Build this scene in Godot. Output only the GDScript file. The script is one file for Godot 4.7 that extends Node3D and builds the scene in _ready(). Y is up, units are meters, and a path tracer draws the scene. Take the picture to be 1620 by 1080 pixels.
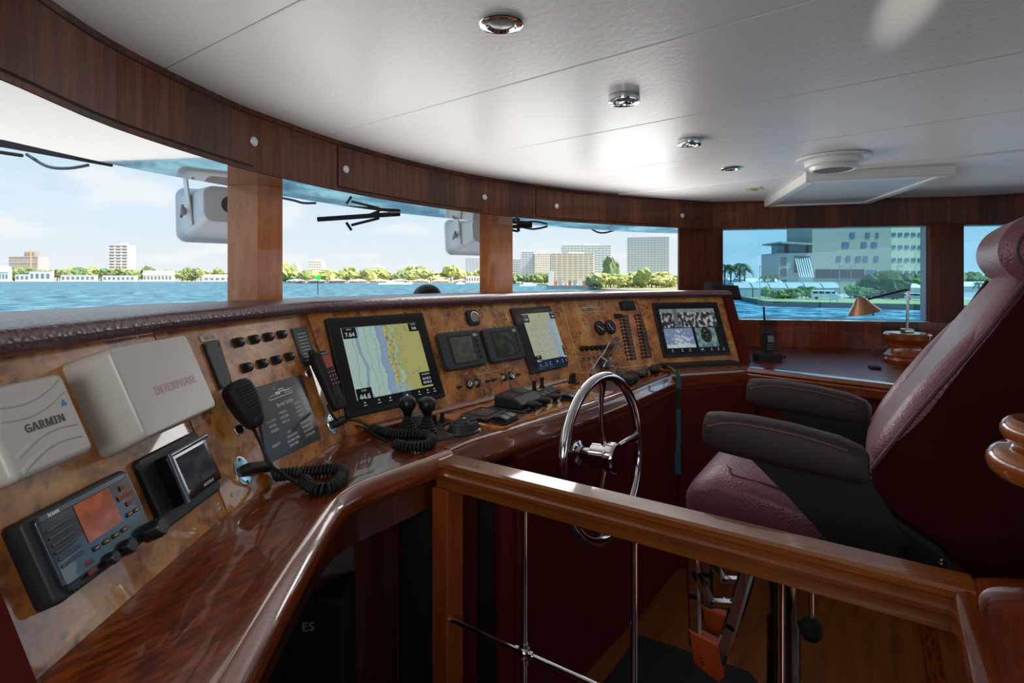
extends Node3D

func _ready() -> void:
	# camera: level, lens shifted so that the horizon lies above the middle of the frame
	var cam := Camera3D.new()
	cam.name = "camera"
	add_child(cam)
	cam.set_frustum(0.05 * 1080.0 / FPX, Vector2(0.0, -0.05 * (540.0 - EYE_Y) / FPX), 0.05, 6000.0)
	cam.transform = Transform3D(Basis(Vector3.UP, -TURN), Vector3(0, EYE_H, 0))
	cam.current = true
	# sky and exposure
	var env := Environment.new()
	env.background_mode = Environment.BG_SKY
	env.sky = Sky.new()
	env.sky.sky_material = make_sky()
	env.tonemap_mode = Environment.TONE_MAPPER_LINEAR
	env.tonemap_exposure = 1.0
	env.ambient_light_source = Environment.AMBIENT_SOURCE_SKY
	env.sdfgi_enabled = true
	env.ssao_enabled = true
	env.ssil_enabled = true
	var we := WorldEnvironment.new()
	we.name = "world"
	we.environment = env
	add_child(we)
	# sun, high over the starboard quarter
	var sun := DirectionalLight3D.new()
	sun.name = "sun"
	sun.light_energy = 2.8
	sun.light_color = Color(1.0, 0.96, 0.9)
	sun.light_angular_distance = 0.6
	sun.shadow_enabled = true
	add_child(sun)
	sun.look_at_from_position(Vector3.ZERO, -Vector3(0.15, 0.8, 0.6))
	# daylight in the window openings of the wheelhouse
	for q in [[0.15, 0.95, 0.42, 0.6, 0.25], [0.62, 1.40, 0.5, 0.55, 0.35], [1.25, 1.66, 0.6, 0.3, 0.7], [2.0, 1.76, 0.75, 0.0, 1.0], [2.75, 1.62, 0.7, -0.25, 1.4], [3.5, 1.32, 0.7, -0.45, 2.0]]:
		daylight("daylight_ahead", W(q[0], 0.15, q[1]), Vector3(q[2], 0.4, 0), Vector3(q[3], 0.5, 1.0), 0.26 * q[2] / 0.6 * q[4])
	daylight("daylight_port", W(-0.85, 0.12, 0.1), Vector3(0.9, 0.5, 0), Vector3(0.78, 0.0, -0.62), 1.0)
	daylight("daylight_astern", W(2.2, 0.0, -2.15), Vector3(3.2, 1.0, 0), Vector3(0, -0.05, -1), 0.35)
	daylight("daylight_starboard", W(4.55, 0.05, -0.4), Vector3(1.8, 0.45, 0), Vector3(-0.95, 0.1, 0.3), 0.2)

	# sun thrown up off the water through the port window: a small patch on the ceiling
	var glint := SpotLight3D.new()
	glint.name = "sun_glint"
	glint.light_energy = 9.0
	glint.light_color = Color(1.0, 0.97, 0.9)
	glint.spot_range = 12.0
	glint.spot_angle = 1.7
	glint.spot_attenuation = 2.0
	glint.shadow_enabled = true
	add_child(glint)
	glint.look_at_from_position(W(-0.93, -0.02, -0.4), on_h(1440, 2, CEIL))

	make_materials()
	build_shell()
	build_outside()
	build_dash()
	build_instruments()
	build_helm()
	build_chair()
	build_side()

func daylight(called: String, p: Vector3, size: Vector3, towards: Vector3, energy: float) -> void:
	var l := AreaLight3D.new()
	l.name = called
	l.area_size = Vector2(size.x, size.y)
	l.light_energy = energy
	l.light_color = Color(1.0, 0.985, 0.965)
	l.area_range = 14.0
	l.area_attenuation = 2.0
	l.shadow_enabled = true
	add_child(l)
	l.look_at_from_position(p, p + towards.normalized())

func make_sky() -> PanoramaSkyMaterial:
	var w := 1024
	var h := 512
	var im := Image.create(w, h, false, Image.FORMAT_RGBF)
	var n := noise(FastNoiseLite.TYPE_SIMPLEX_SMOOTH, 1.6, 77, 5)
	for y in h:
		var el := PI * 0.5 - PI * (y + 0.5) / h
		var s := sin(el)
		var base := ramp([[0.0, Color(0.86, 0.92, 0.95)], [0.12, Color(0.70, 0.86, 0.97)], [0.3, Color(0.48, 0.72, 0.95)], [1.0, Color(0.16, 0.36, 0.72)]], max(s, 0.0))
		for x in w:
			var az := TAU * (x + 0.5) / w
			var d := Vector3(cos(az) * cos(el), s, sin(az) * cos(el))
			var c := base
			if s > 0.0:
				var k := n.get_noise_3d(d.x * 1.2 / (s + 0.25), 3.0, d.z * 1.2 / (s + 0.25))
				c = base.lerp(Color(1.0, 1.0, 1.0), smoothstep(0.02, 0.5, k) * 0.65)
			im.set_pixel(x, y, c)
	var m := PanoramaSkyMaterial.new()
	m.panorama = ImageTexture.create_from_image(im)
	return m

# ---------------------------------------------------------------- mesh building
class M:
	var v := PackedVector3Array()
	var t := PackedVector2Array()
	var uvs := false

	func tri(a: Vector3, b: Vector3, c: Vector3, out: Vector3) -> void:
		if (c - a).cross(b - a).dot(out) < 0.0:
			v.append_array([a, c, b])
		else:
			v.append_array([a, b, c])

	func quad(a: Vector3, b: Vector3, c: Vector3, d: Vector3, out: Vector3) -> void:
		tri(a, b, c, out)
		tri(a, c, d, out)

	func quad_uv(p: Array, q: Array, out: Vector3) -> void:
		uvs = true
		for k in [[0, 1, 2], [0, 2, 3]]:
			var a: Vector3 = p[k[0]]
			var b: Vector3 = p[k[1]]
			var c: Vector3 = p[k[2]]
			var i: Array = [k[0], k[1], k[2]]
			if (c - a).cross(b - a).dot(out) < 0.0:
				i = [k[0], k[2], k[1]]
			for j in i:
				v.append(p[j])
				t.append(q[j])

	# box with chamfered edges, centred on the transform's origin
	func box(x: Transform3D, s: Vector3, bev := 0.003) -> void:
		var h := s * 0.5
		var b: float = min(bev, min(h.x, min(h.y, h.z)) * 0.9)
		if b <= 0.0:
			b = 0.00001
		var n := [Vector3.RIGHT, Vector3.UP, Vector3.BACK]
		for ax in 3:
			for sg in [-1.0, 1.0]:
				var o: Vector3 = n[ax] * sg
				var u: Vector3 = n[(ax + 1) % 3]
				var w: Vector3 = n[(ax + 2) % 3]
				var c: Vector3 = o * h[ax]
				var hu: Vector3 = u * (h[(ax + 1) % 3] - b)
				var hw: Vector3 = w * (h[(ax + 2) % 3] - b)
				quad(x * (c - hu - hw), x * (c + hu - hw), x * (c + hu + hw), x * (c - hu + hw), x.basis * o)
		for ax in 3:
			var u: Vector3 = n[ax]
			var i1 := (ax + 1) % 3
			var i2 := (ax + 2) % 3
			for s1 in [-1.0, 1.0]:
				for s2 in [-1.0, 1.0]:
					var e1: Vector3 = n[i1] * s1
					var e2: Vector3 = n[i2] * s2
					var hu: Vector3 = u * (h[ax] - b)
					var p: Vector3 = e1 * h[i1] + e2 * (h[i2] - b)
					var q: Vector3 = e1 * (h[i1] - b) + e2 * h[i2]
					quad(x * (p - hu), x * (p + hu), x * (q + hu), x * (q - hu), x.basis * (e1 + e2))
		for sx in [-1.0, 1.0]:
			for sy in [-1.0, 1.0]:
				for sz in [-1.0, 1.0]:
					var g := Vector3(sx, sy, sz)
					tri(x * (g * Vector3(h.x, h.y - b, h.z - b)), x * (g * Vector3(h.x - b, h.y, h.z - b)), x * (g * Vector3(h.x - b, h.y - b, h.z)), x.basis * g)

	# surface of revolution about the transform's y axis; prof = [Vector2(radius, y)...]
	func lathe(x: Transform3D, prof: Array, n := 24, arc := TAU) -> void:
		for k in prof.size() - 1:
			var p: Vector2 = prof[k]
			var q: Vector2 = prof[k + 1]
			var d := q - p
			var out := Vector2(d.y, -d.x)
			for i in n:
				var a := arc * i / n
				var b := arc * (i + 1) / n
				var da := Vector3(cos(a), 0, sin(a))
				var db := Vector3(cos(b), 0, sin(b))
				var dm := (da + db) * 0.5
				var o := x.basis * (dm * out.x + Vector3.UP * out.y)
				var pa := x * (da * p.x + Vector3.UP * p.y)
				var pb := x * (db * p.x + Vector3.UP * p.y)
				var qa := x * (da * q.x + Vector3.UP * q.y)
				var qb := x * (db * q.x + Vector3.UP * q.y)
				if p.x > 1e-6:
					tri(pa, pb, qb if q.x > 1e-6 else qa, o)
				if q.x > 1e-6:
					tri(pa, qb, qa, o)

	func rings(rs: Array, closed := false, cap0 := true, cap1 := true) -> void:
		var m: int = rs.size() if closed else rs.size() - 1
		for k in m:
			var a: PackedVector3Array = rs[k]
			var b: PackedVector3Array = rs[(k + 1) % rs.size()]
			var ca := Vector3.ZERO
			for p in a:
				ca += p / a.size()
			var cb := Vector3.ZERO
			for p in b:
				cb += p / b.size()
			for i in a.size():
				var j := (i + 1) % a.size()
				var o := (a[i] + a[j] + b[i] + b[j]) * 0.25 - (ca + cb) * 0.5
				tri(a[i], a[j], b[j], o)
				tri(a[i], b[j], b[i], o)
		if not closed:
			if cap0:
				cap(rs[0], rs[1])
			if cap1:
				cap(rs[-1], rs[-2])

	func cap(r: PackedVector3Array, inner: PackedVector3Array) -> void:
		var c := Vector3.ZERO
		var ci := Vector3.ZERO
		for p in r:
			c += p / r.size()
		for p in inner:
			ci += p / inner.size()
		for i in r.size():
			tri(c, r[i], r[(i + 1) % r.size()], c - ci)

	func tube(pts: Array, rad: float, n := 10, closed := false) -> void:
		var rs := []
		var up := Vector3.UP
		var last := Vector3.ZERO
		for k in pts.size():
			var a: Vector3 = pts[(k - 1 + pts.size()) % pts.size()] if (k > 0 or closed) else pts[0]
			var b: Vector3 = pts[(k + 1) % pts.size()] if (k < pts.size() - 1 or closed) else pts[-1]
			var d := (b - a).normalized()
			if k == 0:
				up = Vector3.UP if abs(d.y) < 0.9 else Vector3.RIGHT
			else:
				var ax := last.cross(d)
				if ax.length() > 1e-6:
					up = up.rotated(ax.normalized(), last.angle_to(d))
			last = d
			var sx := d.cross(up).normalized()
			var sy := sx.cross(d).normalized()
			var r := PackedVector3Array()
			for i in n:
				var w := TAU * i / n
				r.append(pts[k] + (sx * cos(w) + sy * sin(w)) * rad)
			rs.append(r)
		rings(rs, closed)

	# profile (Vector2(across, height), a closed outline) swept along a level path; across points to the right of the path
	func sweep(path: Array, prof: Array, ends := true) -> void:
		var rs := []
		for k in path.size():
			var d0: Vector3 = (path[k] - path[k - 1]).normalized() if k > 0 else (path[1] - path[0]).normalized()
			var d1: Vector3 = (path[k + 1] - path[k]).normalized() if k < path.size() - 1 else d0
			var n0 := d0.cross(Vector3.UP).normalized()
			var n1 := d1.cross(Vector3.UP).normalized()
			var m := (n0 + n1).normalized()
			m /= max(0.4, m.dot(n0))
			var r := PackedVector3Array()
			for p in prof:
				r.append(path[k] + m * p.x + Vector3.UP * p.y)
			rs.append(r)
		for k in rs.size() - 1:
			var c := Vector3.ZERO
			for p in rs[k]:
				c += p
			for p in rs[k + 1]:
				c += p
			c /= rs[k].size() * 2
			for i in prof.size():
				var j := (i + 1) % prof.size()
				var e: Vector2 = prof[j] - prof[i]
				var dd: Vector3 = (path[k + 1] - path[k]).normalized().cross(Vector3.UP)
				var o := dd * e.y - Vector3.UP * e.x
				if area(prof) < 0:
					o = -o
				tri(rs[k][i], rs[k][j], rs[k + 1][j], o)
				tri(rs[k][i], rs[k + 1][j], rs[k + 1][i], o)
		if ends:
			poly_cap(prof, rs[0], path[0] - path[1])
			poly_cap(prof, rs[-1], path[-1] - path[-2])

	func area(p: Array) -> float:
		var s := 0.0
		for i in p.size():
			s += p[i].cross(p[(i + 1) % p.size()])
		return s

	func poly_cap(flat: Array, at: PackedVector3Array, out: Vector3) -> void:
		var ix := Geometry2D.triangulate_polygon(PackedVector2Array(flat))
		for k in range(0, ix.size(), 3):
			tri(at[ix[k]], at[ix[k + 1]], at[ix[k + 2]], out)

	# outline in the transform's xy plane pushed out along z from z0 to z1, with a chamfer on the z1 side
	func prism(x: Transform3D, flat: Array, z0: float, z1: float, bev := 0.0) -> void:
		var pts := PackedVector2Array(flat)
		if area(flat) < 0:
			pts.reverse()
		var top := pts
		if bev > 0.0:
			top = inset(pts, bev)
		var lv := [[pts, z0], [pts, z1 - bev]]
		if bev > 0.0:
			lv.append([top, z1])
		for k in lv.size() - 1:
			for i in pts.size():
				var j := (i + 1) % pts.size()
				var e := pts[j] - pts[i]
				var a: PackedVector2Array = lv[k][0]
				var b: PackedVector2Array = lv[k + 1][0]
				var za: float = lv[k][1]
				var zb: float = lv[k + 1][1]
				quad(x * Vector3(a[i].x, a[i].y, za), x * Vector3(a[j].x, a[j].y, za), x * Vector3(b[j].x, b[j].y, zb), x * Vector3(b[i].x, b[i].y, zb), x.basis * Vector3(e.y, -e.x, 0.01))
		var ix := Geometry2D.triangulate_polygon(pts)
		for k in range(0, ix.size(), 3):
			tri(x * Vector3(top[ix[k]].x, top[ix[k]].y, z1), x * Vector3(top[ix[k + 1]].x, top[ix[k + 1]].y, z1), x * Vector3(top[ix[k + 2]].x, top[ix[k + 2]].y, z1), x.basis * Vector3.BACK)
			tri(x * Vector3(pts[ix[k]].x, pts[ix[k]].y, z0), x * Vector3(pts[ix[k + 1]].x, pts[ix[k + 1]].y, z0), x * Vector3(pts[ix[k + 2]].x, pts[ix[k + 2]].y, z0), x.basis * Vector3.FORWARD)

	func inset(p: PackedVector2Array, d: float) -> PackedVector2Array:
		var r := PackedVector2Array()
		for i in p.size():
			var a := (p[i] - p[i - 1]).normalized()
			var b := (p[(i + 1) % p.size()] - p[i]).normalized()
			var na := Vector2(-a.y, a.x)
			var nb := Vector2(-b.y, b.x)
			var m := (na + nb).normalized()
			r.append(p[i] + m * d / max(0.35, m.dot(na)))
		return r

	# rounded-rectangle housing standing on z = 0, edge rounded by e
	func pad(x: Transform3D, w: float, h: float, d: float, r: float, e: float, z0 := 0.0, bulge := 0.0) -> void:
		var steps := 4
		var rs := []
		rs.append(rrect(x, w, h, r, z0))
		for k in steps + 1:
			var a := PI * 0.5 * k / steps
			var i := e * (1.0 - cos(a))
			rs.append(rrect(x, w - 2 * i, h - 2 * i, max(r - i, 0.0005), d - e + e * sin(a)))
		if bulge > 0.0:
			for f in [0.75, 0.5, 0.25]:
				rs.append(rrect(x, (w - 2 * e) * f, (h - 2 * e) * f, max(r - e, 0.0005) * f, d + bulge * (1.0 - f * f)))
		rings(rs, false, true, true)

	func rrect(x: Transform3D, w: float, h: float, r: float, z: float, q := 5) -> PackedVector3Array:
		var o := PackedVector3Array()
		r = min(r, min(w, h) * 0.499)
		for c in 4:
			var cx: float = (w * 0.5 - r) * [1, -1, -1, 1][c]
			var cy: float = (h * 0.5 - r) * [1, 1, -1, -1][c]
			for k in q:
				var a: float = PI * 0.5 * (c + float(k) / (q - 1))
				o.append(x * Vector3(cx + cos(a) * r, cy + sin(a) * r, z))
		return o

	func ball(x: Transform3D, r: Vector3, n := 16, lo := -0.5, hi := 0.5) -> void:
		var prof := []
		var k := n / 2
		for i in k + 1:
			var a: float = PI * lerp(lo, hi, float(i) / k)
			prof.append(Vector2(max(cos(a), 0.0), sin(a)))
		if lo > -0.49:
			prof.push_front(Vector2(0, prof[0].y))
		lathe(x * Transform3D(Basis.from_scale(r), Vector3.ZERO), prof, n)

	func mesh(deg := 40.0) -> ArrayMesh:
		var nf := v.size() / 3
		var fn := PackedVector3Array()
		fn.resize(nf)
		var at := {}
		for f in nf:
			fn[f] = (v[f * 3 + 2] - v[f * 3]).cross(v[f * 3 + 1] - v[f * 3])
			if deg > 0.0:
				for k in 3:
					var p := v[f * 3 + k]
					var key := Vector3i(roundi(p.x * 30000), roundi(p.y * 30000), roundi(p.z * 30000))
					if at.has(key):
						at[key].append(f)
					else:
						at[key] = [f]
		var nn := PackedVector3Array()
		nn.resize(v.size())
		var lim := cos(deg_to_rad(deg))
		var un := PackedVector3Array()
		un.resize(nf)
		for f in nf:
			un[f] = fn[f].normalized()
		for f in nf:
			for k in 3:
				var s := fn[f]
				if deg > 0.0:
					var p := v[f * 3 + k]
					s = Vector3.ZERO
					for g in at[Vector3i(roundi(p.x * 30000), roundi(p.y * 30000), roundi(p.z * 30000))]:
						if un[g].dot(un[f]) > lim:
							s += fn[g]
				nn[f * 3 + k] = s.normalized() if s.length() > 1e-14 else Vector3.UP
		var a := []
		a.resize(Mesh.ARRAY_MAX)
		a[Mesh.ARRAY_VERTEX] = v
		a[Mesh.ARRAY_NORMAL] = nn
		if uvs:
			t.resize(v.size())
			a[Mesh.ARRAY_TEX_UV] = t
		var am := ArrayMesh.new()
		am.add_surface_from_arrays(Mesh.PRIMITIVE_TRIANGLES, a)
		return am


# ---------------------------------------------------------------- naming and placing
var taken := {}
var mats := {}
var tex := {}

func numbered(n: String) -> String:
	if not taken.has(n):
		taken[n] = 0
		return n
	taken[n] += 1
	return "%s_%03d" % [n, taken[n]]

func tag(o: Node3D, label := "", category := "", group := "", kind := "") -> Node3D:
	if label:
		o.set_meta("label", label)
	if category:
		o.set_meta("category", category)
	if group:
		o.set_meta("group", group)
	if kind:
		o.set_meta("kind", kind)
	return o

func thing(called: String, label: String, category: String, x := Transform3D(), group := "") -> Node3D:
	var o := Node3D.new()
	o.name = numbered(called)
	add_child(o)
	o.transform = x
	return tag(o, label, category, group)

func part(called: String, m: M, material: Material, parent: Node3D, deg := 40.0, label := "") -> MeshInstance3D:
	var o := MeshInstance3D.new()
	o.mesh = m.mesh(deg)
	o.material_override = material
	o.name = called
	parent.add_child(o, true)
	if label:
		o.set_meta("label", label)
	return o

func single(called: String, m: M, material: Material, label: String, category: String, x := Transform3D(), group := "", deg := 40.0) -> MeshInstance3D:
	var o := MeshInstance3D.new()
	o.mesh = m.mesh(deg)
	o.material_override = material
	o.name = numbered(called)
	add_child(o)
	o.transform = x
	tag(o, label, category, group)
	return o

func struct(called: String, m: M, material: Material, deg := 40.0, label := "") -> MeshInstance3D:
	var o := single(called, m, material, label, "", Transform3D(), "", deg)
	o.set_meta("kind", "structure")
	return o

func copy_of(o: Node3D, label: String, x: Transform3D) -> Node3D:
	var c: Node3D = o.duplicate()
	c.name = numbered(String(o.name).trim_suffix("_001"))
	add_child(c)
	c.transform = x
	c.set_meta("label", label)
	return c

func text(s: String, height: float, material: Material, parent: Node3D, x: Transform3D, font := "Droid Sans", bold := false, called := "lettering", depth := 0.0005) -> MeshInstance3D:
	var f := SystemFont.new()
	f.font_names = PackedStringArray([font])
	if bold:
		f.font_weight = 700
	var tm := TextMesh.new()
	tm.text = s
	tm.font = f
	tm.font_size = 32
	tm.pixel_size = height / 23.0
	tm.depth = depth
	tm.curve_step = 2.0
	tm.horizontal_alignment = HORIZONTAL_ALIGNMENT_CENTER
	tm.vertical_alignment = VERTICAL_ALIGNMENT_CENTER
	var o := MeshInstance3D.new()
	o.mesh = tm
	o.material_override = material
	o.name = called
	o.transform = x
	parent.add_child(o, true)
	return o

func at(x: float, y: float, z: float) -> Transform3D:
	return Transform3D(Basis(), Vector3(x, y, z))

func axis_z(p: Vector3) -> Transform3D:   # a transform whose y axis points along +z
	return Transform3D(Basis(Vector3.RIGHT, Vector3.BACK, Vector3.DOWN), p)

func spun(p: Vector3, deg: float) -> Transform3D:
	return Transform3D(Basis(Vector3.UP, deg_to_rad(deg)), p)

# ---------------------------------------------------------------- the boat's own axes: starboard, up (from eye level), forward
const EYE_H := 1.55
const FPX := 860.0
const EYE_Y := 441.0
const TURN := 0.97920   # the camera looks this far to starboard of dead ahead

func W(s: float, u: float, f: float) -> Vector3:
	return Vector3(s, EYE_H + u, -f)

func ray(x: float, y: float) -> Vector3:
	var p := (x - 810.0) / FPX
	return Vector3(p * cos(TURN) + sin(TURN), (EYE_Y - y) / FPX, p * sin(TURN) - cos(TURN))

func on_h(x: float, y: float, u: float) -> Vector3:
	var r := ray(x, y)
	return Vector3(0, EYE_H, 0) + r * (u / r.y)

func far_at(x: float, y: float, z: float) -> Vector3:
	return Vector3(0, EYE_H, 0) + ray(x, y) * z

# the dash: five tilted panels; bottom corners in plan (starboard, forward)
const DASH := [Vector2(0.225, 0.878), Vector2(0.637, 1.172), Vector2(1.165, 1.425), Vector2(2.36, 1.29), Vector2(3.07, 1.065), Vector2(3.52, 0.69)]
const DASH_U := -0.51
const DASH_BACK := 0.17
const DASH_RISE := 0.395

func facet(i: int, a := 0.0, b := 0.0, out := 0.0) -> Transform3D:
	var p: Vector2 = DASH[i]
	var d: Vector2 = (DASH[i + 1] - p).normalized()
	var e := Vector3(d.x, 0, -d.y)
	var nb := Vector2(-d.y, d.x)
	var up := Vector3(nb.x * DASH_BACK, DASH_RISE, -nb.y * DASH_BACK).normalized()
	var n := e.cross(up)
	return Transform3D(Basis(e, up, n), W(p.x, DASH_U, p.y) + e * a + up * b + n * out)

func dash_line(back: float) -> Array:   # the dash's plan line moved back by so much
	var r := []
	for k in DASH.size():
		var d0: Vector2 = (DASH[k] - DASH[k - 1]).normalized() if k > 0 else (DASH[1] - DASH[0]).normalized()
		var d1: Vector2 = (DASH[k + 1] - DASH[k]).normalized() if k < DASH.size() - 1 else d0
		var n0 := Vector2(-d0.y, d0.x)
		var n1 := Vector2(-d1.y, d1.x)
		var m := (n0 + n1).normalized()
		r.append(DASH[k] + m * back / m.dot(n0))
	return r

func smooth(pts: Array, n: int) -> Array:   # Catmull-Rom through points (Vector2 or Vector3)
	var r := []
	for k in pts.size() - 1:
		var p0 = pts[max(k - 1, 0)]
		var p1 = pts[k]
		var p2 = pts[k + 1]
		var p3 = pts[min(k + 2, pts.size() - 1)]
		for i in n:
			var s := float(i) / n
			r.append(p1.cubic_interpolate(p2, p0, p3, s))
	r.append(pts[-1])
	return r

# ---------------------------------------------------------------- materials
func noise(kind: int, freq: float, seed_: int, oct := 4) -> FastNoiseLite:
	var n := FastNoiseLite.new()
	n.noise_type = kind
	n.frequency = freq
	n.seed = seed_
	n.fractal_octaves = oct
	return n

func paint(w: int, h: int, f: Callable) -> ImageTexture:
	var b := PackedByteArray()
	b.resize(w * h * 3)
	var k := 0
	for y in h:
		for x in w:
			var c: Color = f.call(x, y)
			b[k] = clampi(int(c.r * 255.0), 0, 255)
			b[k + 1] = clampi(int(c.g * 255.0), 0, 255)
			b[k + 2] = clampi(int(c.b * 255.0), 0, 255)
			k += 3
	var im := Image.create_from_data(w, h, false, Image.FORMAT_RGB8, b)
	im.generate_mipmaps()
	return ImageTexture.create_from_image(im)

func ramp(stops: Array, x: float) -> Color:
	if x <= stops[0][0]:
		return stops[0][1]
	for k in stops.size() - 1:
		if x < stops[k + 1][0]:
			return stops[k][1].lerp(stops[k + 1][1], (x - stops[k][0]) / (stops[k + 1][0] - stops[k][0]))
	return stops[-1][1]

func plain(c: Color, rough := 0.5, metal := 0.0) -> StandardMaterial3D:
	var m := StandardMaterial3D.new()
	m.albedo_color = c
	m.roughness = rough
	m.metallic = metal
	return m

func varnish(m: StandardMaterial3D, coat := 1.0, cr := 0.03) -> StandardMaterial3D:
	m.clearcoat_enabled = true
	m.clearcoat = coat
	m.clearcoat_roughness = cr
	return m

func tri_tex(m: StandardMaterial3D, t: Texture2D, scale: Vector3, world := false, offset := Vector3.ZERO) -> StandardMaterial3D:
	m.albedo_texture = t
	m.uv1_triplanar = true
	m.uv1_world_triplanar = world
	m.uv1_scale = scale
	m.uv1_offset = offset
	return m

func bump(m: StandardMaterial3D, t: Texture2D, strength: float) -> StandardMaterial3D:
	m.normal_enabled = true
	m.normal_texture = t
	m.normal_scale = strength
	return m

func bump_tex(src: Image, strength: float) -> ImageTexture:
	var im: Image = src.duplicate()
	im.convert(Image.FORMAT_RGBA8)
	im.bump_map_to_normal_map(strength)
	return ImageTexture.create_from_image(im)

func tiled(f: Callable, x: float, y: float, w: float, h: float) -> float:   # noise that meets itself at the tile's edges
	var tx := clampf((x - w * 0.7) / (w * 0.3), 0.0, 1.0)
	var ty := clampf((y - h * 0.7) / (h * 0.3), 0.0, 1.0)
	var a: float = f.call(x, y)
	if tx > 0.0:
		a = lerpf(a, f.call(x - w, y), tx)
	if ty > 0.0:
		var b: float = f.call(x, y - h)
		if tx > 0.0:
			b = lerpf(b, f.call(x - w, y - h), tx)
		a = lerpf(a, b, ty)
	return a

func make_materials() -> void:
	# burl: honey ground, redder clouds, clusters of dark eyes
	var n1 := noise(FastNoiseLite.TYPE_SIMPLEX_SMOOTH, 0.006, 3, 5)
	n1.domain_warp_enabled = true
	n1.domain_warp_amplitude = 60.0
	n1.domain_warp_frequency = 0.012
	var n2 := noise(FastNoiseLite.TYPE_SIMPLEX_SMOOTH, 0.05, 5, 4)
	var n3 := noise(FastNoiseLite.TYPE_CELLULAR, 0.045, 9, 1)
	n3.fractal_type = FastNoiseLite.FRACTAL_NONE
	n3.cellular_return_type = FastNoiseLite.RETURN_DISTANCE
	n3.domain_warp_enabled = true
	n3.domain_warp_amplitude = 14.0
	n3.domain_warp_frequency = 0.05
	var n4 := noise(FastNoiseLite.TYPE_SIMPLEX_SMOOTH, 0.009, 21, 3)
	var i1 := n1.get_seamless_image(768, 768)
	var i2 := n2.get_seamless_image(768, 768)
	var i3 := n3.get_seamless_image(768, 768)
	var i4 := n4.get_seamless_image(768, 768)
	var d1 := i1.get_data()
	var d2 := i2.get_data()
	var d3 := i3.get_data()
	var d4 := i4.get_data()
	var stops := [[0.25, Color8(132, 64, 18)], [0.42, Color8(184, 106, 36)], [0.58, Color8(212, 140, 60)], [0.8, Color8(228, 172, 96)]]
	tex.burl = paint(768, 768, func(x, y):
		var k: int = y * 768 + x
		var c := ramp(stops, d1[k] / 255.0 * 0.75 + d2[k] / 255.0 * 0.25)
		var mask := smoothstep(0.52, 0.64, d4[k] / 255.0)
		var eye := (1.0 - smoothstep(0.15, 0.5, d3[k] / 255.0)) * mask
		var swirl := smoothstep(0.46, 0.5, d1[k] / 255.0) * (1.0 - smoothstep(0.5, 0.56, d1[k] / 255.0)) * 0.25
		return c.lerp(Color8(52, 26, 14), clampf(eye * 0.85 + swirl * mask, 0.0, 0.9)))
	# mahogany veneer: fine upright grain; strips of 0.1 m with tones of their own
	var g1 := noise(FastNoiseLite.TYPE_SIMPLEX_SMOOTH, 0.02, 31, 3)
	var g2 := noise(FastNoiseLite.TYPE_SIMPLEX_SMOOTH, 0.6, 33, 2)
	var rng := RandomNumberGenerator.new()
	rng.seed = 7
	var tones := []
	for k in 12:
		tones.append(rng.randf_range(-1, 1))
	tex.veneer = paint(768, 256, func(x, y):
		var s := int(x / 64.0)
		var g := g2.get_noise_2d(x * 1.2 + s * 300, y * 0.035) * 0.55 + g1.get_noise_2d(x * 2.0 + s * 90, y * 0.3) * 0.45
		var c := Color8(112, 66, 38).lerp(Color8(66, 36, 20), clampf(0.5 + g * 1.1, 0, 1))
		c = c * (1.0 + 0.2 * tones[s])
		return c)
	# plain mahogany for pillars, rail, edges: grain along x of the texture
	tex.wood = paint(512, 512, func(x, y):
		var g := tiled(func(i, j): return g2.get_noise_2d(j * 1.0, i * 0.03) * 0.5 + g1.get_noise_2d(j * 1.5, i * 0.25) * 0.6, x, y, 512, 512)
		return Color8(168, 92, 40).lerp(Color8(104, 48, 18), clampf(0.5 + g * 1.0, 0, 1)))
	tex.upright = paint(512, 512, func(x, y):
		var g := tiled(func(i, j): return g2.get_noise_2d(i * 1.0, j * 0.03) * 0.5 + g1.get_noise_2d(i * 1.5, j * 0.25) * 0.5, x, y, 512, 512)
		return Color8(226, 142, 76).lerp(Color8(182, 102, 48), clampf(0.5 + g * 1.0, 0, 1)))
	# figured shelf top: dark flames across a red-brown ground
	var f1 := noise(FastNoiseLite.TYPE_SIMPLEX_SMOOTH, 0.012, 41, 4)
	f1.domain_warp_enabled = true
	f1.domain_warp_amplitude = 25.0
	f1.domain_warp_frequency = 0.02
	tex.figured = paint(768, 768, func(x, y):
		var g := tiled(func(i, j): return f1.get_noise_2d(i * 0.8, j * 3.2), x, y, 768, 768)
		var h := g2.get_noise_2d(x * 0.05, y * 0.9) * 0.3
		return Color8(172, 94, 40).lerp(Color8(78, 36, 14), clampf(0.38 + g * 0.9 + h, 0, 1)))
	# teak floor
	tex.teak = paint(512, 512, func(x, y):
		var g := tiled(func(i, j): return g2.get_noise_2d(j * 0.7, i * 0.02) * 0.5 + g1.get_noise_2d(j * 1.1, i * 0.12) * 0.6, x, y, 512, 512)
		return Color8(178, 108, 52).lerp(Color8(122, 66, 28), clampf(0.5 + g, 0, 1)))
	# ostrich hide: raised quills; and a finer grain for hide, vinyl
	var q := Image.create(512, 512, false, Image.FORMAT_RGB8)
	q.fill(Color(0.4, 0.4, 0.4))
	var hide := noise(FastNoiseLite.TYPE_CELLULAR, 0.045, 51, 1)
	hide.fractal_type = FastNoiseLite.FRACTAL_NONE
	hide.cellular_return_type = FastNoiseLite.RETURN_DISTANCE
	var hi := hide.get_seamless_image(512, 512)
	var hd := hi.get_data()
	for y in 512:
		for x in 512:
			var e := 1.0 - smoothstep(0.05, 0.5, hd[y * 512 + x] / 255.0)
			q.set_pixel(x, y, Color(e, e, e))
	tex.quill = bump_tex(q, 3.0)
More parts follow.
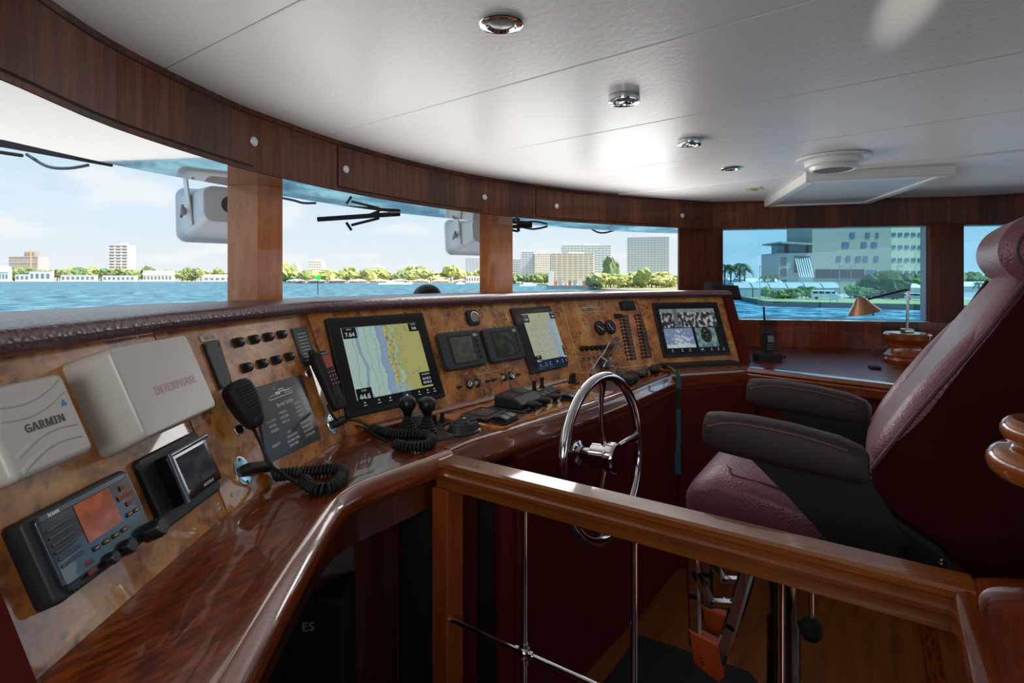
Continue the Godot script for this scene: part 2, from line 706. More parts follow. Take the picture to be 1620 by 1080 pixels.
	tex.grain = bump_tex(noise(FastNoiseLite.TYPE_SIMPLEX_SMOOTH, 0.12, 61, 4).get_seamless_image(512, 512), 3.0)
	tex.soft = bump_tex(noise(FastNoiseLite.TYPE_SIMPLEX_SMOOTH, 0.03, 63, 4).get_seamless_image(512, 512), 6.0)

	mats.burl = varnish(tri_tex(plain(Color.WHITE, 0.35), tex.burl, Vector3(1.55, 1.55, 1.55)))
	mats.veneer = varnish(plain(Color(1.0, 0.92, 0.84), 0.4), 0.3, 0.06)
	mats.veneer.metallic_specular = 0.25
	mats.veneer.albedo_texture = tex.veneer
	mats.wood_up = varnish(tri_tex(plain(Color.WHITE, 0.3), tex.wood, Vector3(2, 2, 2)))   # grain along x and z
	mats.figured = varnish(tri_tex(plain(Color(0.84, 0.7, 0.58), 0.3), tex.figured, Vector3(1.9, 1.9, 1.9)))
	mats.teak = varnish(tri_tex(plain(Color(0.78, 0.74, 0.68), 0.35), tex.teak, Vector3(1.4, 1.4, 1.4)), 0.6, 0.12)
	var up_grain := plain(Color.WHITE, 0.3)
	up_grain.albedo_texture = tex.veneer
	up_grain.uv1_triplanar = true
	up_grain.uv1_scale = Vector3(0.9, 0.9, 0.9)
	mats.veneer_tri = varnish(up_grain)
	mats.pillar = varnish(plain(Color(1.0, 1.0, 1.0), 0.25), 0.6)
	mats.pillar.albedo_texture = tex.upright
	mats.pillar.uv1_triplanar = true
	mats.pillar.uv1_scale = Vector3(1.6, 1.6, 1.6)
	mats.boards = []
	for c in [Color(1, 1, 1), Color(0.82, 0.78, 0.76), Color(1.18, 1.12, 1.05)]:
		var b := varnish(plain(c * Color(1.1, 0.84, 0.7), 0.4), 0.4, 0.05)
		b.metallic_specular = 0.3
		b.albedo_texture = tex.veneer
		b.uv1_triplanar = true
		b.uv1_scale = Vector3(0.16, 0.8, 0.16)
		mats.boards.append(b)
	mats.edge = varnish(tri_tex(plain(Color(0.85, 0.74, 0.68), 0.22), tex.wood, Vector3(1.3, 2.2, 1.3)), 1.0, 0.04)
	mats.rail = varnish(tri_tex(plain(Color(0.84, 0.79, 0.70), 0.25), tex.teak, Vector3(1.3, 2.2, 1.3)), 1.0, 0.05)
	mats.counter = varnish(tri_tex(plain(Color(0.72, 0.56, 0.5), 0.25), tex.wood, Vector3(1.2, 2.0, 1.2)), 0.15, 0.12)
	mats.counter.metallic_specular = 0.25
	mats.counter.roughness = 0.35
	mats.veneer_dark = varnish(plain(Color(0.85, 0.72, 0.66), 0.3), 0.8, 0.06)
	mats.veneer_dark.albedo_texture = tex.veneer
	mats.veneer_dark.uv1_triplanar = true
	mats.veneer_dark.uv1_scale = Vector3(0.9, 0.9, 0.9)
	mats.burl_flat = varnish(tri_tex(plain(Color(1.0, 0.95, 0.9), 0.3), tex.burl, Vector3(2.4, 2.4, 2.4)))
	mats.honey = varnish(tri_tex(plain(Color(1, 0.9, 0.66), 0.25), tex.teak, Vector3(2.5, 4, 2.5)), 1.0, 0.05)
	mats.drum = varnish(tri_tex(plain(Color(0.9, 0.68, 0.5), 0.25), tex.teak, Vector3(2, 3, 2)), 1.0, 0.05)
	mats.tread = varnish(tri_tex(plain(Color(0.9, 0.62, 0.5), 0.3), tex.upright, Vector3(2, 2, 2)), 0.7, 0.1)
	mats.table = varnish(tri_tex(plain(Color(0.9, 0.72, 0.6), 0.4), tex.wood, Vector3(1.2, 1.2, 1.2)), 0.3, 0.12)
	mats.post = varnish(plain(Color(0.72, 0.58, 0.5), 0.3), 0.5)
	mats.post.albedo_texture = tex.upright
	mats.post.uv1_triplanar = true
	mats.post.uv1_scale = Vector3(1.6, 1.6, 1.6)
	mats.veneer_matte = varnish(plain(Color(1.0, 0.78, 0.66), 0.5), 0.15, 0.2)
	mats.veneer_matte.metallic_specular = 0.2
	mats.veneer_matte.albedo_texture = tex.veneer
	mats.veneer_matte.uv1_triplanar = true
	mats.veneer_matte.uv1_scale = Vector3(0.9, 0.9, 0.9)
	mats.hide = bump(plain(Color8(118, 70, 80), 0.38), tex.quill, 0.8)
	mats.hide.rim_enabled = true
	mats.hide.rim = 0.4
	mats.hide.rim_tint = 0.3
	mats.hide.uv1_triplanar = true
	mats.hide.uv1_scale = Vector3(5.5, 5.5, 5.5)
	mats.hide_flat = bump(plain(Color8(84, 26, 22), 0.6), tex.grain, 0.35)
	mats.hide_flat.metallic_specular = 0.18
	mats.hide_flat.uv1_triplanar = true
	mats.hide_flat.uv1_scale = Vector3(7, 7, 7)
	mats.hide_brow = bump(plain(Color8(92, 54, 60), 0.3), tex.quill, 0.7)
	mats.hide_brow.metallic_specular = 0.7
	mats.hide_brow.uv1_triplanar = true
	mats.hide_brow.uv1_scale = Vector3(4.0, 4.0, 4.0)
	mats.hide_dark = bump(plain(Color8(54, 15, 11), 0.65), tex.grain, 0.35)
	mats.hide_dark.metallic_specular = 0.15
	mats.hide_dark.uv1_triplanar = true
	mats.hide_dark.uv1_scale = Vector3(7, 7, 7)
	mats.arm = bump(plain(Color8(46, 29, 31), 0.6), tex.grain, 0.25)
	mats.arm.uv1_triplanar = true
	mats.arm.uv1_scale = Vector3(8, 8, 8)
	mats.vinyl = bump(plain(Color8(226, 226, 226), 0.36), tex.soft, 0.1)
	mats.vinyl.uv1_triplanar = true
	mats.vinyl.uv1_scale = Vector3(2.2, 2.2, 2.2)
	mats.white = plain(Color8(225, 225, 222), 0.3)
	mats.cover = bump(plain(Color8(196, 192, 184), 0.32), tex.grain, 0.05)
	mats.cover.uv1_triplanar = true
	mats.cover.uv1_scale = Vector3(3, 3, 3)
	mats.black = plain(Color8(22, 23, 25), 0.35)
	mats.satin = plain(Color8(34, 36, 39), 0.5)
	mats.matte = plain(Color8(16, 16, 17), 0.75)
	mats.grey = plain(Color8(58, 62, 68), 0.45)
	mats.chrome = plain(Color8(215, 215, 218), 0.07, 1.0)
	mats.steel = plain(Color8(170, 168, 165), 0.28, 1.0)
	mats.rubber = plain(Color8(18, 18, 19), 0.6)
	mats.ink = plain(Color8(244, 245, 247), 0.5)
	mats.pale_ink = plain(Color8(240, 226, 204), 0.5)
	mats.logo = plain(Color8(70, 72, 76), 0.5)
	mats.pink = plain(Color8(196, 150, 176), 0.5)
	mats.blue = plain(Color8(30, 130, 180), 0.4)
	mats.gloss_dark = plain(Color8(10, 11, 13), 0.08)
	mats.dark_blue = varnish(plain(Color8(30, 42, 54), 0.3))
	mats.groove = plain(Color8(24, 12, 8), 0.7)
	mats.soffit = varnish(plain(Color8(150, 92, 40), 0.05), 1.0, 0.02)
	mats.soffit.metallic_specular = 1.0
	var glass := plain(Color(0.94, 0.97, 1.0, 0.02), 0.02)
	glass.metallic_specular = 0.3
	glass.transparency = BaseMaterial3D.TRANSPARENCY_ALPHA
	mats.glass = glass
	var tint := plain(Color(0.62, 0.86, 0.97, 0.0), 0.0)
	tint.transparency = BaseMaterial3D.TRANSPARENCY_ALPHA
	tint.refraction_enabled = true
	tint.refraction_scale = 0.05
	tint.metallic_specular = 0.3
	mats.tinted = tint

func glow(c: Color, e: float) -> StandardMaterial3D:
	var m := plain(Color(0.02, 0.02, 0.02), 0.1)
	m.emission_enabled = true
	m.emission = c
	m.emission_energy_multiplier = e
	return m

# ---------------------------------------------------------------- the wheelhouse shell
const VAL_BOT := 0.38
const CEIL := 0.60
const BROW := -0.075
var val_line: Array      # plan curve of the valance's inner face (starboard, forward), from aft port round the bow to aft starboard
var glass_line: Array

func strip_uv(m: M, line: Array, u0: float, u1: float, off: float, inward: bool, s0 := 0.0, vscale := 1.0) -> float:
	var s := s0
	for k in line.size() - 1:
		var a: Vector2 = line[k]
		var b: Vector2 = line[k + 1]
		var l := a.distance_to(b)
		var d := (b - a).normalized()
		var o := Vector2(d.y, -d.x) * (1.0 if inward else -1.0)
		var pa := a + o * off
		var pb := b + o * off
		m.quad_uv([W(pa.x, u0, pa.y), W(pb.x, u0, pb.y), W(pb.x, u1, pb.y), W(pa.x, u1, pa.y)],
			[Vector2(s / 1.2, u0 * vscale), Vector2((s + l) / 1.2, u0 * vscale), Vector2((s + l) / 1.2, u1 * vscale), Vector2(s / 1.2, u1 * vscale)], Vector3(o.x, 0, -o.y))
		s += l
	return s

func band_between(m: M, a: Array, b: Array, ua: float, ub: float, out: Vector3) -> void:
	for k in a.size() - 1:
		m.quad(W(a[k].x, ua, a[k].y), W(a[k + 1].x, ua, a[k + 1].y), W(b[k + 1].x, ub, b[k + 1].y), W(b[k].x, ub, b[k].y), out)

func sub_line(line: Array, p: Vector2, q: Vector2) -> Array:   # the stretch of a plan curve between the points nearest to p and q
	var i := 0
	var j := 0
	for k in line.size():
		if line[k].distance_to(p) < line[i].distance_to(p):
			i = k
		if line[k].distance_to(q) < line[j].distance_to(q):
			j = k
	return line.slice(min(i, j), max(i, j) + 1)

func plan(v: Vector3) -> Vector2:
	return Vector2(v.x, -v.z)

func push(line: Array, off: float) -> Array:   # move a plan line to its right-hand side (inboard for lines run port to starboard)
	var r := []
	for k in line.size():
		var d: Vector2 = (line[min(k + 1, line.size() - 1)] - line[max(k - 1, 0)]).normalized()
		r.append(line[k] + Vector2(d.y, -d.x) * off)
	return r

func solid_strip(m: M, line: Array, u0: float, u1: float, back: float, front: float) -> void:
	var f := push(line, front)
	var b := push(line, back)
	strip_uv(m, line, u0, u1, front, true)
	for k in line.size() - 1:
		var lo := [W(f[k].x, u0, f[k].y), W(f[k + 1].x, u0, f[k + 1].y), W(b[k + 1].x, u0, b[k + 1].y), W(b[k].x, u0, b[k].y)]
		var hi := [W(f[k].x, u1, f[k].y), W(f[k + 1].x, u1, f[k + 1].y), W(b[k + 1].x, u1, b[k + 1].y), W(b[k].x, u1, b[k].y)]
		var z := [Vector2(0.1, 0), Vector2(0.12, 0), Vector2(0.12, 0.02), Vector2(0.1, 0.02)]
		m.quad_uv(lo, z, Vector3.DOWN)
		m.quad_uv(hi, z, Vector3.UP)
		m.quad_uv([lo[3], lo[2], hi[2], hi[3]], z, lo[3] - lo[0])
	for e in [0, line.size() - 1]:
		var z := [Vector2(0.1, 0), Vector2(0.12, 0), Vector2(0.12, 0.2), Vector2(0.1, 0.2)]
		var o: Vector2 = line[e] - line[1 if e == 0 else e - 1]
		m.quad_uv([W(f[e].x, u0, f[e].y), W(b[e].x, u0, b[e].y), W(b[e].x, u1, b[e].y), W(f[e].x, u1, f[e].y)], z, Vector3(o.x, 0, -o.y))

func build_shell() -> void:
	var pts := [Vector2(-0.95, -2.2), Vector2(-0.8, -0.6), Vector2(-0.62, 0.4), Vector2(-0.25, 1.0), Vector2(0.02, 1.19), Vector2(0.31, 1.385), Vector2(0.58, 1.6), Vector2(0.98, 1.80), Vector2(1.22, 1.87),
		Vector2(1.53, 1.935), Vector2(1.96, 1.966), Vector2(2.53, 1.92), Vector2(3.23, 1.71), Vector2(3.71, 1.456), Vector2(4.12, 1.19), Vector2(4.33, 1.05)]
	val_line = smooth(pts, 5)
	var side := [Vector2(4.33, 1.05), Vector2(4.47, 0.75), Vector2(4.66, 0.35), Vector2(4.95, -0.31), Vector2(5.08, -0.75), Vector2(5.15, -2.2)]
	val_line.append_array(smooth(side, 4).slice(1))
	var gp := [Vector2(-0.95, 0.9), Vector2(-0.5, 1.35), Vector2(0.1, 1.80), Vector2(0.767, 2.11), Vector2(1.18, 2.20), Vector2(1.51, 2.27), Vector2(2.12, 2.31), Vector2(2.86, 2.18), Vector2(3.12, 2.09), Vector2(3.99, 1.75), Vector2(4.55, 1.42), Vector2(4.75, 1.25)]
	glass_line = smooth(gp, 5)

	# valance: one veneered band with locker doors let into it
	var m := M.new()
	solid_strip(m, val_line, VAL_BOT + 0.002, CEIL + 0.03, -0.03, 0.0)
	var val := struct("wall_front", m, mats.veneer, 30.0, "curved mahogany valance above the windscreen")
	# a dark shadow line just under the ceiling
	m = M.new()
	solid_strip(m, val_line, CEIL - 0.022, CEIL - 0.018, -0.002, 0.0015)
	part("shadow_gap", m, mats.groove, val, 30.0)
	# locker doors (ends as they meet the valance, in plan) and their push latches
	var doors := [[on_h(-180, 100, 0.40), on_h(412, 262, 0.40)], [on_h(537, 292, 0.40), on_h(772, 330, 0.40)], [on_h(872, 340, 0.40), on_h(1087, 350, 0.40)]]
	var pushers := [[400, 224], [546, 268], [766, 312], [880, 326], [1079, 341]]
	var host := [0, 1, 1, 2, 2]
	var dn := []
	for d in doors:
		var l := sub_line(val_line, plan(d[0]), plan(d[1]))
		if l.size() < 2:
			continue
		m = M.new()
		solid_strip(m, l, VAL_BOT + 0.022, CEIL - 0.026, -0.002, 0.004)
		var o := part("locker_door", m, mats.veneer, val, 30.0)
		m = M.new()   # the dark joint round the door
		solid_strip(m, l, VAL_BOT + 0.017, VAL_BOT + 0.021, -0.002, 0.0012)
		for e in [0, l.size() - 2]:
			var a: Vector2 = l[e]
			var b: Vector2 = l[e + 1]
			var dd := (b - a).normalized() * 0.004
			var c: Vector2 = a if e == 0 else b
			solid_strip(m, [c - dd, c + dd], VAL_BOT + 0.017, CEIL - 0.02, -0.002, 0.0012)
		part("door_joint", m, mats.groove, o, 30.0)
		dn.append(o)
	for k in pushers.size():
		# the latch sits on the valance face: walk the pixel's ray to the curve
		var best := Vector2.ZERO
		var bd := 1e9
		var r := ray(pushers[k][0], pushers[k][1])
		for p in val_line:
			var across: float = abs(Vector2(r.x, -r.z).normalized().cross(p))
			if across < bd and p.dot(Vector2(r.x, -r.z)) > 0:
				bd = across
				best = p
		# refine along the neighbouring segments
		var rd := Vector2(r.x, -r.z).normalized()
		var dir := Vector2.RIGHT
		for j in val_line.size() - 1:
			var hit = Geometry2D.segment_intersects_segment(Vector2.ZERO, rd * 8.0, val_line[j], val_line[j + 1])
			if hit != null:
				best = hit
				dir = (val_line[j + 1] - val_line[j]).normalized()
		var inb := Vector3(dir.y, 0, dir.x)
		var dist := best.length() / Vector2(r.x, r.z).length()
		var p := W(best.x, r.y * dist, best.y) + inb * 0.004
		var xf := Transform3D(Basis(inb.cross(Vector3.UP), inb, Vector3.UP), p)
		m = M.new()
		m.lathe(xf, [Vector2(0.0, 0.0), Vector2(0.017, 0.0), Vector2(0.017, 0.002), Vector2(0.0155, 0.004), Vector2(0.012, 0.004), Vector2(0.0115, 0.002)], 20)
		m.lathe(xf, [Vector2(0.0115, 0.0015), Vector2(0.0105, 0.0045), Vector2(0.004, 0.0052), Vector2(0.0, 0.0052)], 20)
		part("push_latch", m, plain(Color8(215, 215, 218), 0.25, 0.3), dn[host[k]], 40.0)

	# ceiling: a deck with soft white panels between fore-and-aft seams
	m = M.new()
	var room := PackedVector2Array(push(val_line, -0.01))
	var roof := PackedVector2Array(push(val_line, -0.9))
	m.prism(Transform3D(Basis(Vector3.RIGHT, Vector3.FORWARD, Vector3.UP), Vector3(0, EYE_H, 0)), Array(roof), CEIL + 0.012, CEIL + 0.11)
	var ceil_ := struct("ceiling", m, mats.white, 20.0, "white ceiling of soft panels")
	var seams := [[on_h(264, 108, CEIL), on_h(477, 0, CEIL)], [on_h(502, 218.5, CEIL), on_h(1128, 44.4, CEIL)], [on_h(672, 262, CEIL), on_h(1380, 127.8, CEIL)], [on_h(846, 288, CEIL), on_h(1261, 226, CEIL)], [on_h(964, 308, CEIL), on_h(1258, 276, CEIL)]]
	var lines := []
	for s in seams:
		var a := plan(s[0])
		var b := plan(s[1])
		var d := (b - a).normalized()
		lines.append([a - d * 1.5, a + d * 6.0])
	lines.push_front([lines[0][0] - Vector2(2.6, 0), lines[0][1] - Vector2(2.6, 0)])
	lines.append([lines[-1][0] + Vector2(2.4, 0), lines[-1][1] + Vector2(2.4, 0)])
	for k in lines.size() - 1:
		var q := PackedVector2Array([lines[k][0] + Vector2(0.002, 0), lines[k][1] + Vector2(0.002, 0), lines[k + 1][1] - Vector2(0.002, 0), lines[k + 1][0] - Vector2(0.002, 0)])
		for g in Geometry2D.intersect_polygons(q, room):
			m = M.new()
			var drop := 0.007 if k == 5 else 0.0
			var fl := []
			for p in g:
				fl.append(p)
			var xf := Transform3D(Basis(Vector3.RIGHT, Vector3.FORWARD, Vector3.DOWN), Vector3(0, EYE_H + CEIL + 0.012, 0))
			m.prism(xf, fl, 0.0005, 0.012 + drop, 0.0025)
			part("ceiling_panel", m, mats.vinyl, ceil_, 20.0)

	# floor: teak, with a hatch frame let in near the chair
	m = M.new()
	m.box(at(2.1, -0.05, 0.0), Vector3(6.6, 0.1, 4.7), 0.0)
	var fl := struct("floor", m, mats.teak, 20.0, "varnished teak floor")
	m = M.new()
	m.box(at(2.88, 0.002, 0.19), Vector3(0.9, 0.006, 0.06), 0.002)
	part("hatch_frame", m, mats.figured, fl, 20.0)
	m = M.new()
	m.box(at(2.1, 0.002, 0.28), Vector3(0.6, 0.006, 0.06), 0.002)
	part("hatch_frame", m, mats.figured, fl, 20.0)
	# port side and after bulkhead with openings; below and above the windows
	m = M.new()
	m.box(at(-1.0, 0.5, 0.35), Vector3(0.08, 1.1, 3.8), 0.002)
	m.box(at(-1.0, 2.0, 0.35), Vector3(0.08, 0.35, 3.8), 0.002)
	m.box(at(-1.0, 1.5, 2.1), Vector3(0.08, 1.2, 0.3), 0.002)
	m.box(at(-1.0, 1.5, -0.95), Vector3(0.08, 1.2, 0.9), 0.002)
	struct("wall_port", m, mats.veneer_tri, 20.0)
	m = M.new()
	m.box(at(2.1, 0.45, 2.28), Vector3(6.6, 1.1, 0.08), 0.002)
	m.box(at(2.1, 2.08, 2.28), Vector3(6.6, 0.3, 0.08), 0.002)
	m.box(at(-0.4, 1.5, 2.28), Vector3(1.3, 1.2, 0.08), 0.002)
	m.box(at(4.7, 1.5, 2.28), Vector3(1.2, 1.2, 0.08), 0.002)
	struct("wall_aft", m, mats.veneer_tri, 20.0)

	# soffit between the valance and the glass: varnished wood
	m = M.new()
	var n := 60
	var inner := sub_line(val_line, Vector2(-0.62, 0.4), Vector2(4.33, 1.05))
	for k in n:
		var p := [resample(inner, float(k) / n), resample(inner, float(k + 1) / n), resample(glass_line, float(k + 1) / n), resample(glass_line, float(k) / n)]
		var o := []
		for q in p:
			o.append(q)
		m.quad(W(o[0].x, VAL_BOT, o[0].y), W(o[1].x, VAL_BOT, o[1].y), W(o[2].x, VAL_BOT, o[2].y), W(o[3].x, VAL_BOT, o[3].y), Vector3.DOWN)
		m.quad(W(o[0].x, VAL_BOT + 0.25, o[0].y), W(o[1].x, VAL_BOT + 0.25, o[1].y), W(o[2].x, VAL_BOT + 0.25, o[2].y), W(o[3].x, VAL_BOT + 0.25, o[3].y), Vector3.UP)
		m.quad(W(o[3].x, VAL_BOT, o[3].y), W(o[2].x, VAL_BOT, o[2].y), W(o[2].x, VAL_BOT + 0.25, o[2].y), W(o[3].x, VAL_BOT + 0.25, o[3].y), W(o[3].x - o[0].x, 0, o[3].y - o[0].y) - W(0, 0, 0))
	struct("trim_1", m, mats.soffit, 30.0, "varnished soffit over the windscreen")

	# white foredeck outside, below the sight line over the brow
	m = M.new()
	var dk := [Vector2(-1.6, 2.45), Vector2(-1.6, 7.0), Vector2(-0.6, 10.0), Vector2(1.2, 11.2), Vector2(3.2, 10.4), Vector2(4.5, 7.6), Vector2(5.3, 4.4), Vector2(5.6, 2.45)]
	m.prism(Transform3D(Basis(Vector3.RIGHT, Vector3.FORWARD, Vector3.UP), Vector3(0, EYE_H, 0)), dk, -1.25, -1.05, 0.0)
	struct("foredeck", m, plain(Color8(206, 206, 202), 0.6), 20.0, "white foredeck outside the windscreen")

	# wooden window posts
	var posts := [[Vector2(407.5, 291), Vector2(360, 293), Vector2(447, 298)], [Vector2(781, 348.4), Vector2(759, 348), Vector2(811, 350)], [Vector2(1098, 366.6), Vector2(1084, 370), Vector2(1130, 366)]]
	var k2 := 2
	var cuts := [0.0]
	for q in posts:
		var a := plan(on_h(q[0].x, q[0].y, VAL_BOT))
		var b := plan(on_h(q[1].x, q[1].y, VAL_BOT))
		var c := plan(on_h(q[2].x, q[2].y, VAL_BOT))
		m = M.new()
		m.prism(Transform3D(Basis(Vector3.RIGHT, Vector3.FORWARD, Vector3.UP), Vector3(0, EYE_H, 0)), [a, b, b + c - a, c], -0.35, VAL_BOT - 0.0005, 0.0)
		struct("trim_%d" % k2, m, mats.pillar, 20.0, "varnished wooden window post")
		k2 += 1

	# glass of the windscreen, in four panes that lean outward a little
	var ends := [-1.0, -0.02, 0.0, 0.0]
	var pane_ends := [Vector2(-0.95, 0.9), plan(on_h(384, 290, VAL_BOT)), plan(on_h(785, 346, VAL_BOT)), plan(on_h(1108, 362, VAL_BOT))]
	for k in 3:
		var g := sub_line(glass_line, pane_ends[k], pane_ends[k + 1] * 1.06)
		m = M.new()
		var lo := push(g, 0.06)
		band_between(m, g, lo, VAL_BOT + 0.01, -0.3, Vector3(0, 0, 1))
		struct("window_%d" % (k + 1), m, mats.glass, 30.0)

	# starboard side: veneered wall below and between tinted windows
	var w0 := Vector2(4.33, 1.05)
	var w1 := Vector2(5.08, -0.75)
	var dirw := (w1 - w0).normalized()
	var wb := Transform3D(Basis(Vector3(dirw.x, 0, -dirw.y), Vector3.UP, Vector3(dirw.x, 0, -dirw.y).cross(Vector3.UP)), W(w0.x, 0, w0.y))
	# local x runs aft along the wall, y is height over eye level, z points inboard
	var win := [[0.075, 1.475, -0.305, 0.385], [1.69, 3.2, -0.305, 0.385]]
	m = M.new()
	m.box(wb * at(1.7, -0.95, -0.055), Vector3(3.9, 1.2, 0.09), 0.0)
	var right := struct("wall_starboard", m, mats.groove, 20.0, "mahogany panelled starboard side under the tinted windows")
	# upright veneer boards under the windows, each its own piece
	var rng := RandomNumberGenerator.new()
	rng.seed = 12
	var bx := -0.25
	while bx < 3.3:
		var bw := 0.118
		m = M.new()
		m.box(wb * at(bx + bw * 0.5, -0.655, -0.003), Vector3(bw - 0.0008, 0.69, 0.012), 0.0006)
		part("veneer_board", m, mats.boards[rng.randi() % 3], right, 20.0)
		bx += bw
	for px in [[-0.25, 0.075], [1.475, 1.69]]:
		m = M.new()
		m.box(wb * at((px[0] + px[1]) * 0.5, 0.04, -0.048), Vector3(px[1] - px[0], 0.70, 0.1), 0.003)
		part("window_mullion", m, mats.veneer_matte, right, 20.0)
	var kk := 4
	for q in win:
		var cx: float = (q[0] + q[1]) * 0.5
		var ww: float = q[1] - q[0]
		var cy: float = (q[2] + q[3]) * 0.5
		var hh: float = q[3] - q[2]
		m = M.new()
		var d := 0.075
		m.box(wb * at(cx, q[3] - 0.003, -0.04 - d * 0.5), Vector3(ww, 0.006, d), 0.0)
		m.box(wb * at(cx, q[2] + 0.003, -0.04 - d * 0.5), Vector3(ww, 0.006, d), 0.0)
		m.box(wb * at(q[0] + 0.003, cy, -0.04 - d * 0.5), Vector3(0.006, hh, d), 0.0)
		m.box(wb * at(q[1] - 0.003, cy, -0.04 - d * 0.5), Vector3(0.006, hh, d), 0.0)
		var wn := struct("window_%d" % kk, m, plain(Color8(170, 185, 200), 0.3), 20.0)
		m = M.new()
		m.box(wb * at(cx, cy, -0.11), Vector3(ww - 0.004, hh - 0.004, 0.006), 0.0)
		part("pane", m, mats.tinted, wn, 20.0, "blue tinted glass")
		kk += 1

	# ceiling fittings
	var lab := ["recessed chrome downlight with a clear lens nearest to us", "chrome ring downlight with a reddish lens, second from the left", "chrome ring downlight with an orange lens, third from the left", "small chrome downlight nearest to the round ceiling speaker"]
	var spots := [[793, 37], [987, 153], [1091, 222], [1156, 266]]
	for k in 4:
		var p := on_h(spots[k][0], spots[k][1], CEIL - 0.002)
		var xf := Transform3D(Basis(Vector3.RIGHT, Vector3.DOWN, Vector3.BACK), p)
		var t := thing("downlight", lab[k], "ceiling light", xf, "downlights in a row across the ceiling")
		m = M.new()
		var thick := 0.006 if k in [0, 3] else 0.02
		m.lathe(Transform3D(), [Vector2(0.05, 0.0), Vector2(0.052, thick * 0.6), Vector2(0.049, thick), Vector2(0.036, thick + 0.002), Vector2(0.033, thick - 0.002), Vector2(0.031, 0.001)], 32)
		part("bezel", m, mats.chrome, t)
		m = M.new()
		m.lathe(Transform3D(), [Vector2(0.032, 0.002), Vector2(0.02, 0.0045), Vector2(0.0, 0.005)], 24)
		part("lens", m, [plain(Color8(120, 118, 116), 0.2), plain(Color8(220, 170, 160), 0.2), plain(Color8(226, 140, 110), 0.2), plain(Color8(150, 150, 150), 0.2)][k], t)
	# round ceiling speaker on a wider plate
	var sp := on_h(1318, 250, CEIL - 0.002)
	var st := thing("ceiling_speaker", "round white ceiling speaker with a perforated grille beside the hatch", "speaker", Transform3D(Basis(Vector3.RIGHT, Vector3.DOWN, Vector3.BACK), sp))
	m = M.new()
	m.lathe(Transform3D(), [Vector2(0.164, 0.0), Vector2(0.164, 0.01), Vector2(0.156, 0.014), Vector2(0.128, 0.014)], 40)
	part("plate", m, mats.white, st)
	m = M.new()
	m.lathe(Transform3D(), [Vector2(0.128, 0.012), Vector2(0.126, 0.034), Vector2(0.118, 0.042), Vector2(0.108, 0.044), Vector2(0.100, 0.06), Vector2(0.090, 0.062), Vector2(0.086, 0.056)], 40)
	part("rim", m, mats.white, st)
	m = M.new()
	m.lathe(Transform3D(), [Vector2(0.088, 0.056), Vector2(0.048, 0.05), Vector2(0.024, 0.05), Vector2(0.022, 0.058), Vector2(0.000, 0.058)], 40)
	for i in 11:
		m.box(Transform3D(Basis(), Vector3(-0.07 + i * 0.014, 0.059, 0)), Vector3(0.004, 0.004, 2.0 * sqrt(0.0066 - pow(-0.07 + i * 0.014, 2))), 0.0)
	part("grille", m, plain(Color8(120, 122, 128), 0.5), st)
	# hatch cover
	var hp := [on_h(1208, 328, CEIL - 0.055), on_h(1275, 287, CEIL - 0.055), on_h(1512, 276, CEIL - 0.055), on_h(1395, 323, CEIL - 0.055)]
	var hx := plan(hp[2]) - plan(hp[1])
	var hy := plan(hp[0]) - plan(hp[1])
	var ho := plan(hp[1])
	var flat := [ho, ho + hx, ho + hx + hy, ho + hy]
	var ht := thing("ceiling_hatch", "large white framed hatch hanging below the ceiling panels", "hatch")
	m = M.new()
	var hxf := Transform3D(Basis(Vector3.RIGHT, Vector3.FORWARD, Vector3.DOWN), Vector3(0, EYE_H + CEIL - 0.001, 0))
	var outer := PackedVector2Array(flat)
	if m.area(flat) < 0:
		outer.reverse()
	var inn := m.inset(outer, 0.06)
	for i in 4:
		var j := (i + 1) % 4
		m.prism(hxf, [outer[i], outer[j], inn[j], inn[i]], 0.0, 0.055, 0.006)
	part("frame", m, mats.white, ht, 30.0)
	m = M.new()
	m.prism(hxf, Array(m.inset(outer, 0.055)), 0.0, 0.047, 0.004)
	part("lid", m, plain(Color8(205, 212, 212), 0.3), ht, 30.0)
	# small ivory switch plate by the hatch
	m = M.new()
	var pp := on_h(1193, 298, CEIL - 0.006)
	m.box(Transform3D(Basis(Vector3.UP, deg_to_rad(0)), pp), Vector3(0.15, 0.012, 0.1), 0.004)
	var pl := single("ceiling_vent", m, plain(Color8(205, 196, 160), 0.4), "small ivory plate with a slot on the ceiling near the valance", "vent")
	m = M.new()
	m.box(at(pp.x, pp.y - 0.007, pp.z), Vector3(0.1, 0.004, 0.03), 0.001)
	part("slot", m, plain(Color8(150, 140, 100), 0.5), pl)

func resample(line: Array, f: float) -> Vector2:
	var total := 0.0
	for k in line.size() - 1:
		total += line[k].distance_to(line[k + 1])
	var want := total * f
	for k in line.size() - 1:
		var l: float = line[k].distance_to(line[k + 1])
		if want <= l or k == line.size() - 2:
			return line[k].lerp(line[k + 1], clampf(want / l, 0, 1))
		want -= l
	return line[-1]

# ---------------------------------------------------------------- sea, shores and what stands on them
const SEA := -4.05
const LAND := -3.15

func on_ground(x: float, z: float, y := LAND) -> Vector3:
	var p := far_at(x, EYE_Y, z)
	return Vector3(p.x, y, p.z)

func facing(p: Vector3) -> Transform3D:   # x to the right and z towards the boat
	var d := Vector3(p.x, 0, p.z).normalized()
	return Transform3D(Basis(Vector3(-d.z, 0, d.x), Vector3.UP, -d), p)

func high_at(y: float, z: float) -> float:
	return EYE_H + (EYE_Y - y) / FPX * z

# a block placed by where its sides, top and foot lie, z metres off: returns [transform at its foot, width, height]
func plot(x0: float, x1: float, ytop: float, z: float, base := LAND) -> Array:
	var p := on_ground((x0 + x1) * 0.5, z, base)
	var xf := Transform3D(Basis(Vector3.UP, -TURN), p)
	return [xf, (x1 - x0) / FPX * z, high_at(ytop, z) - base]

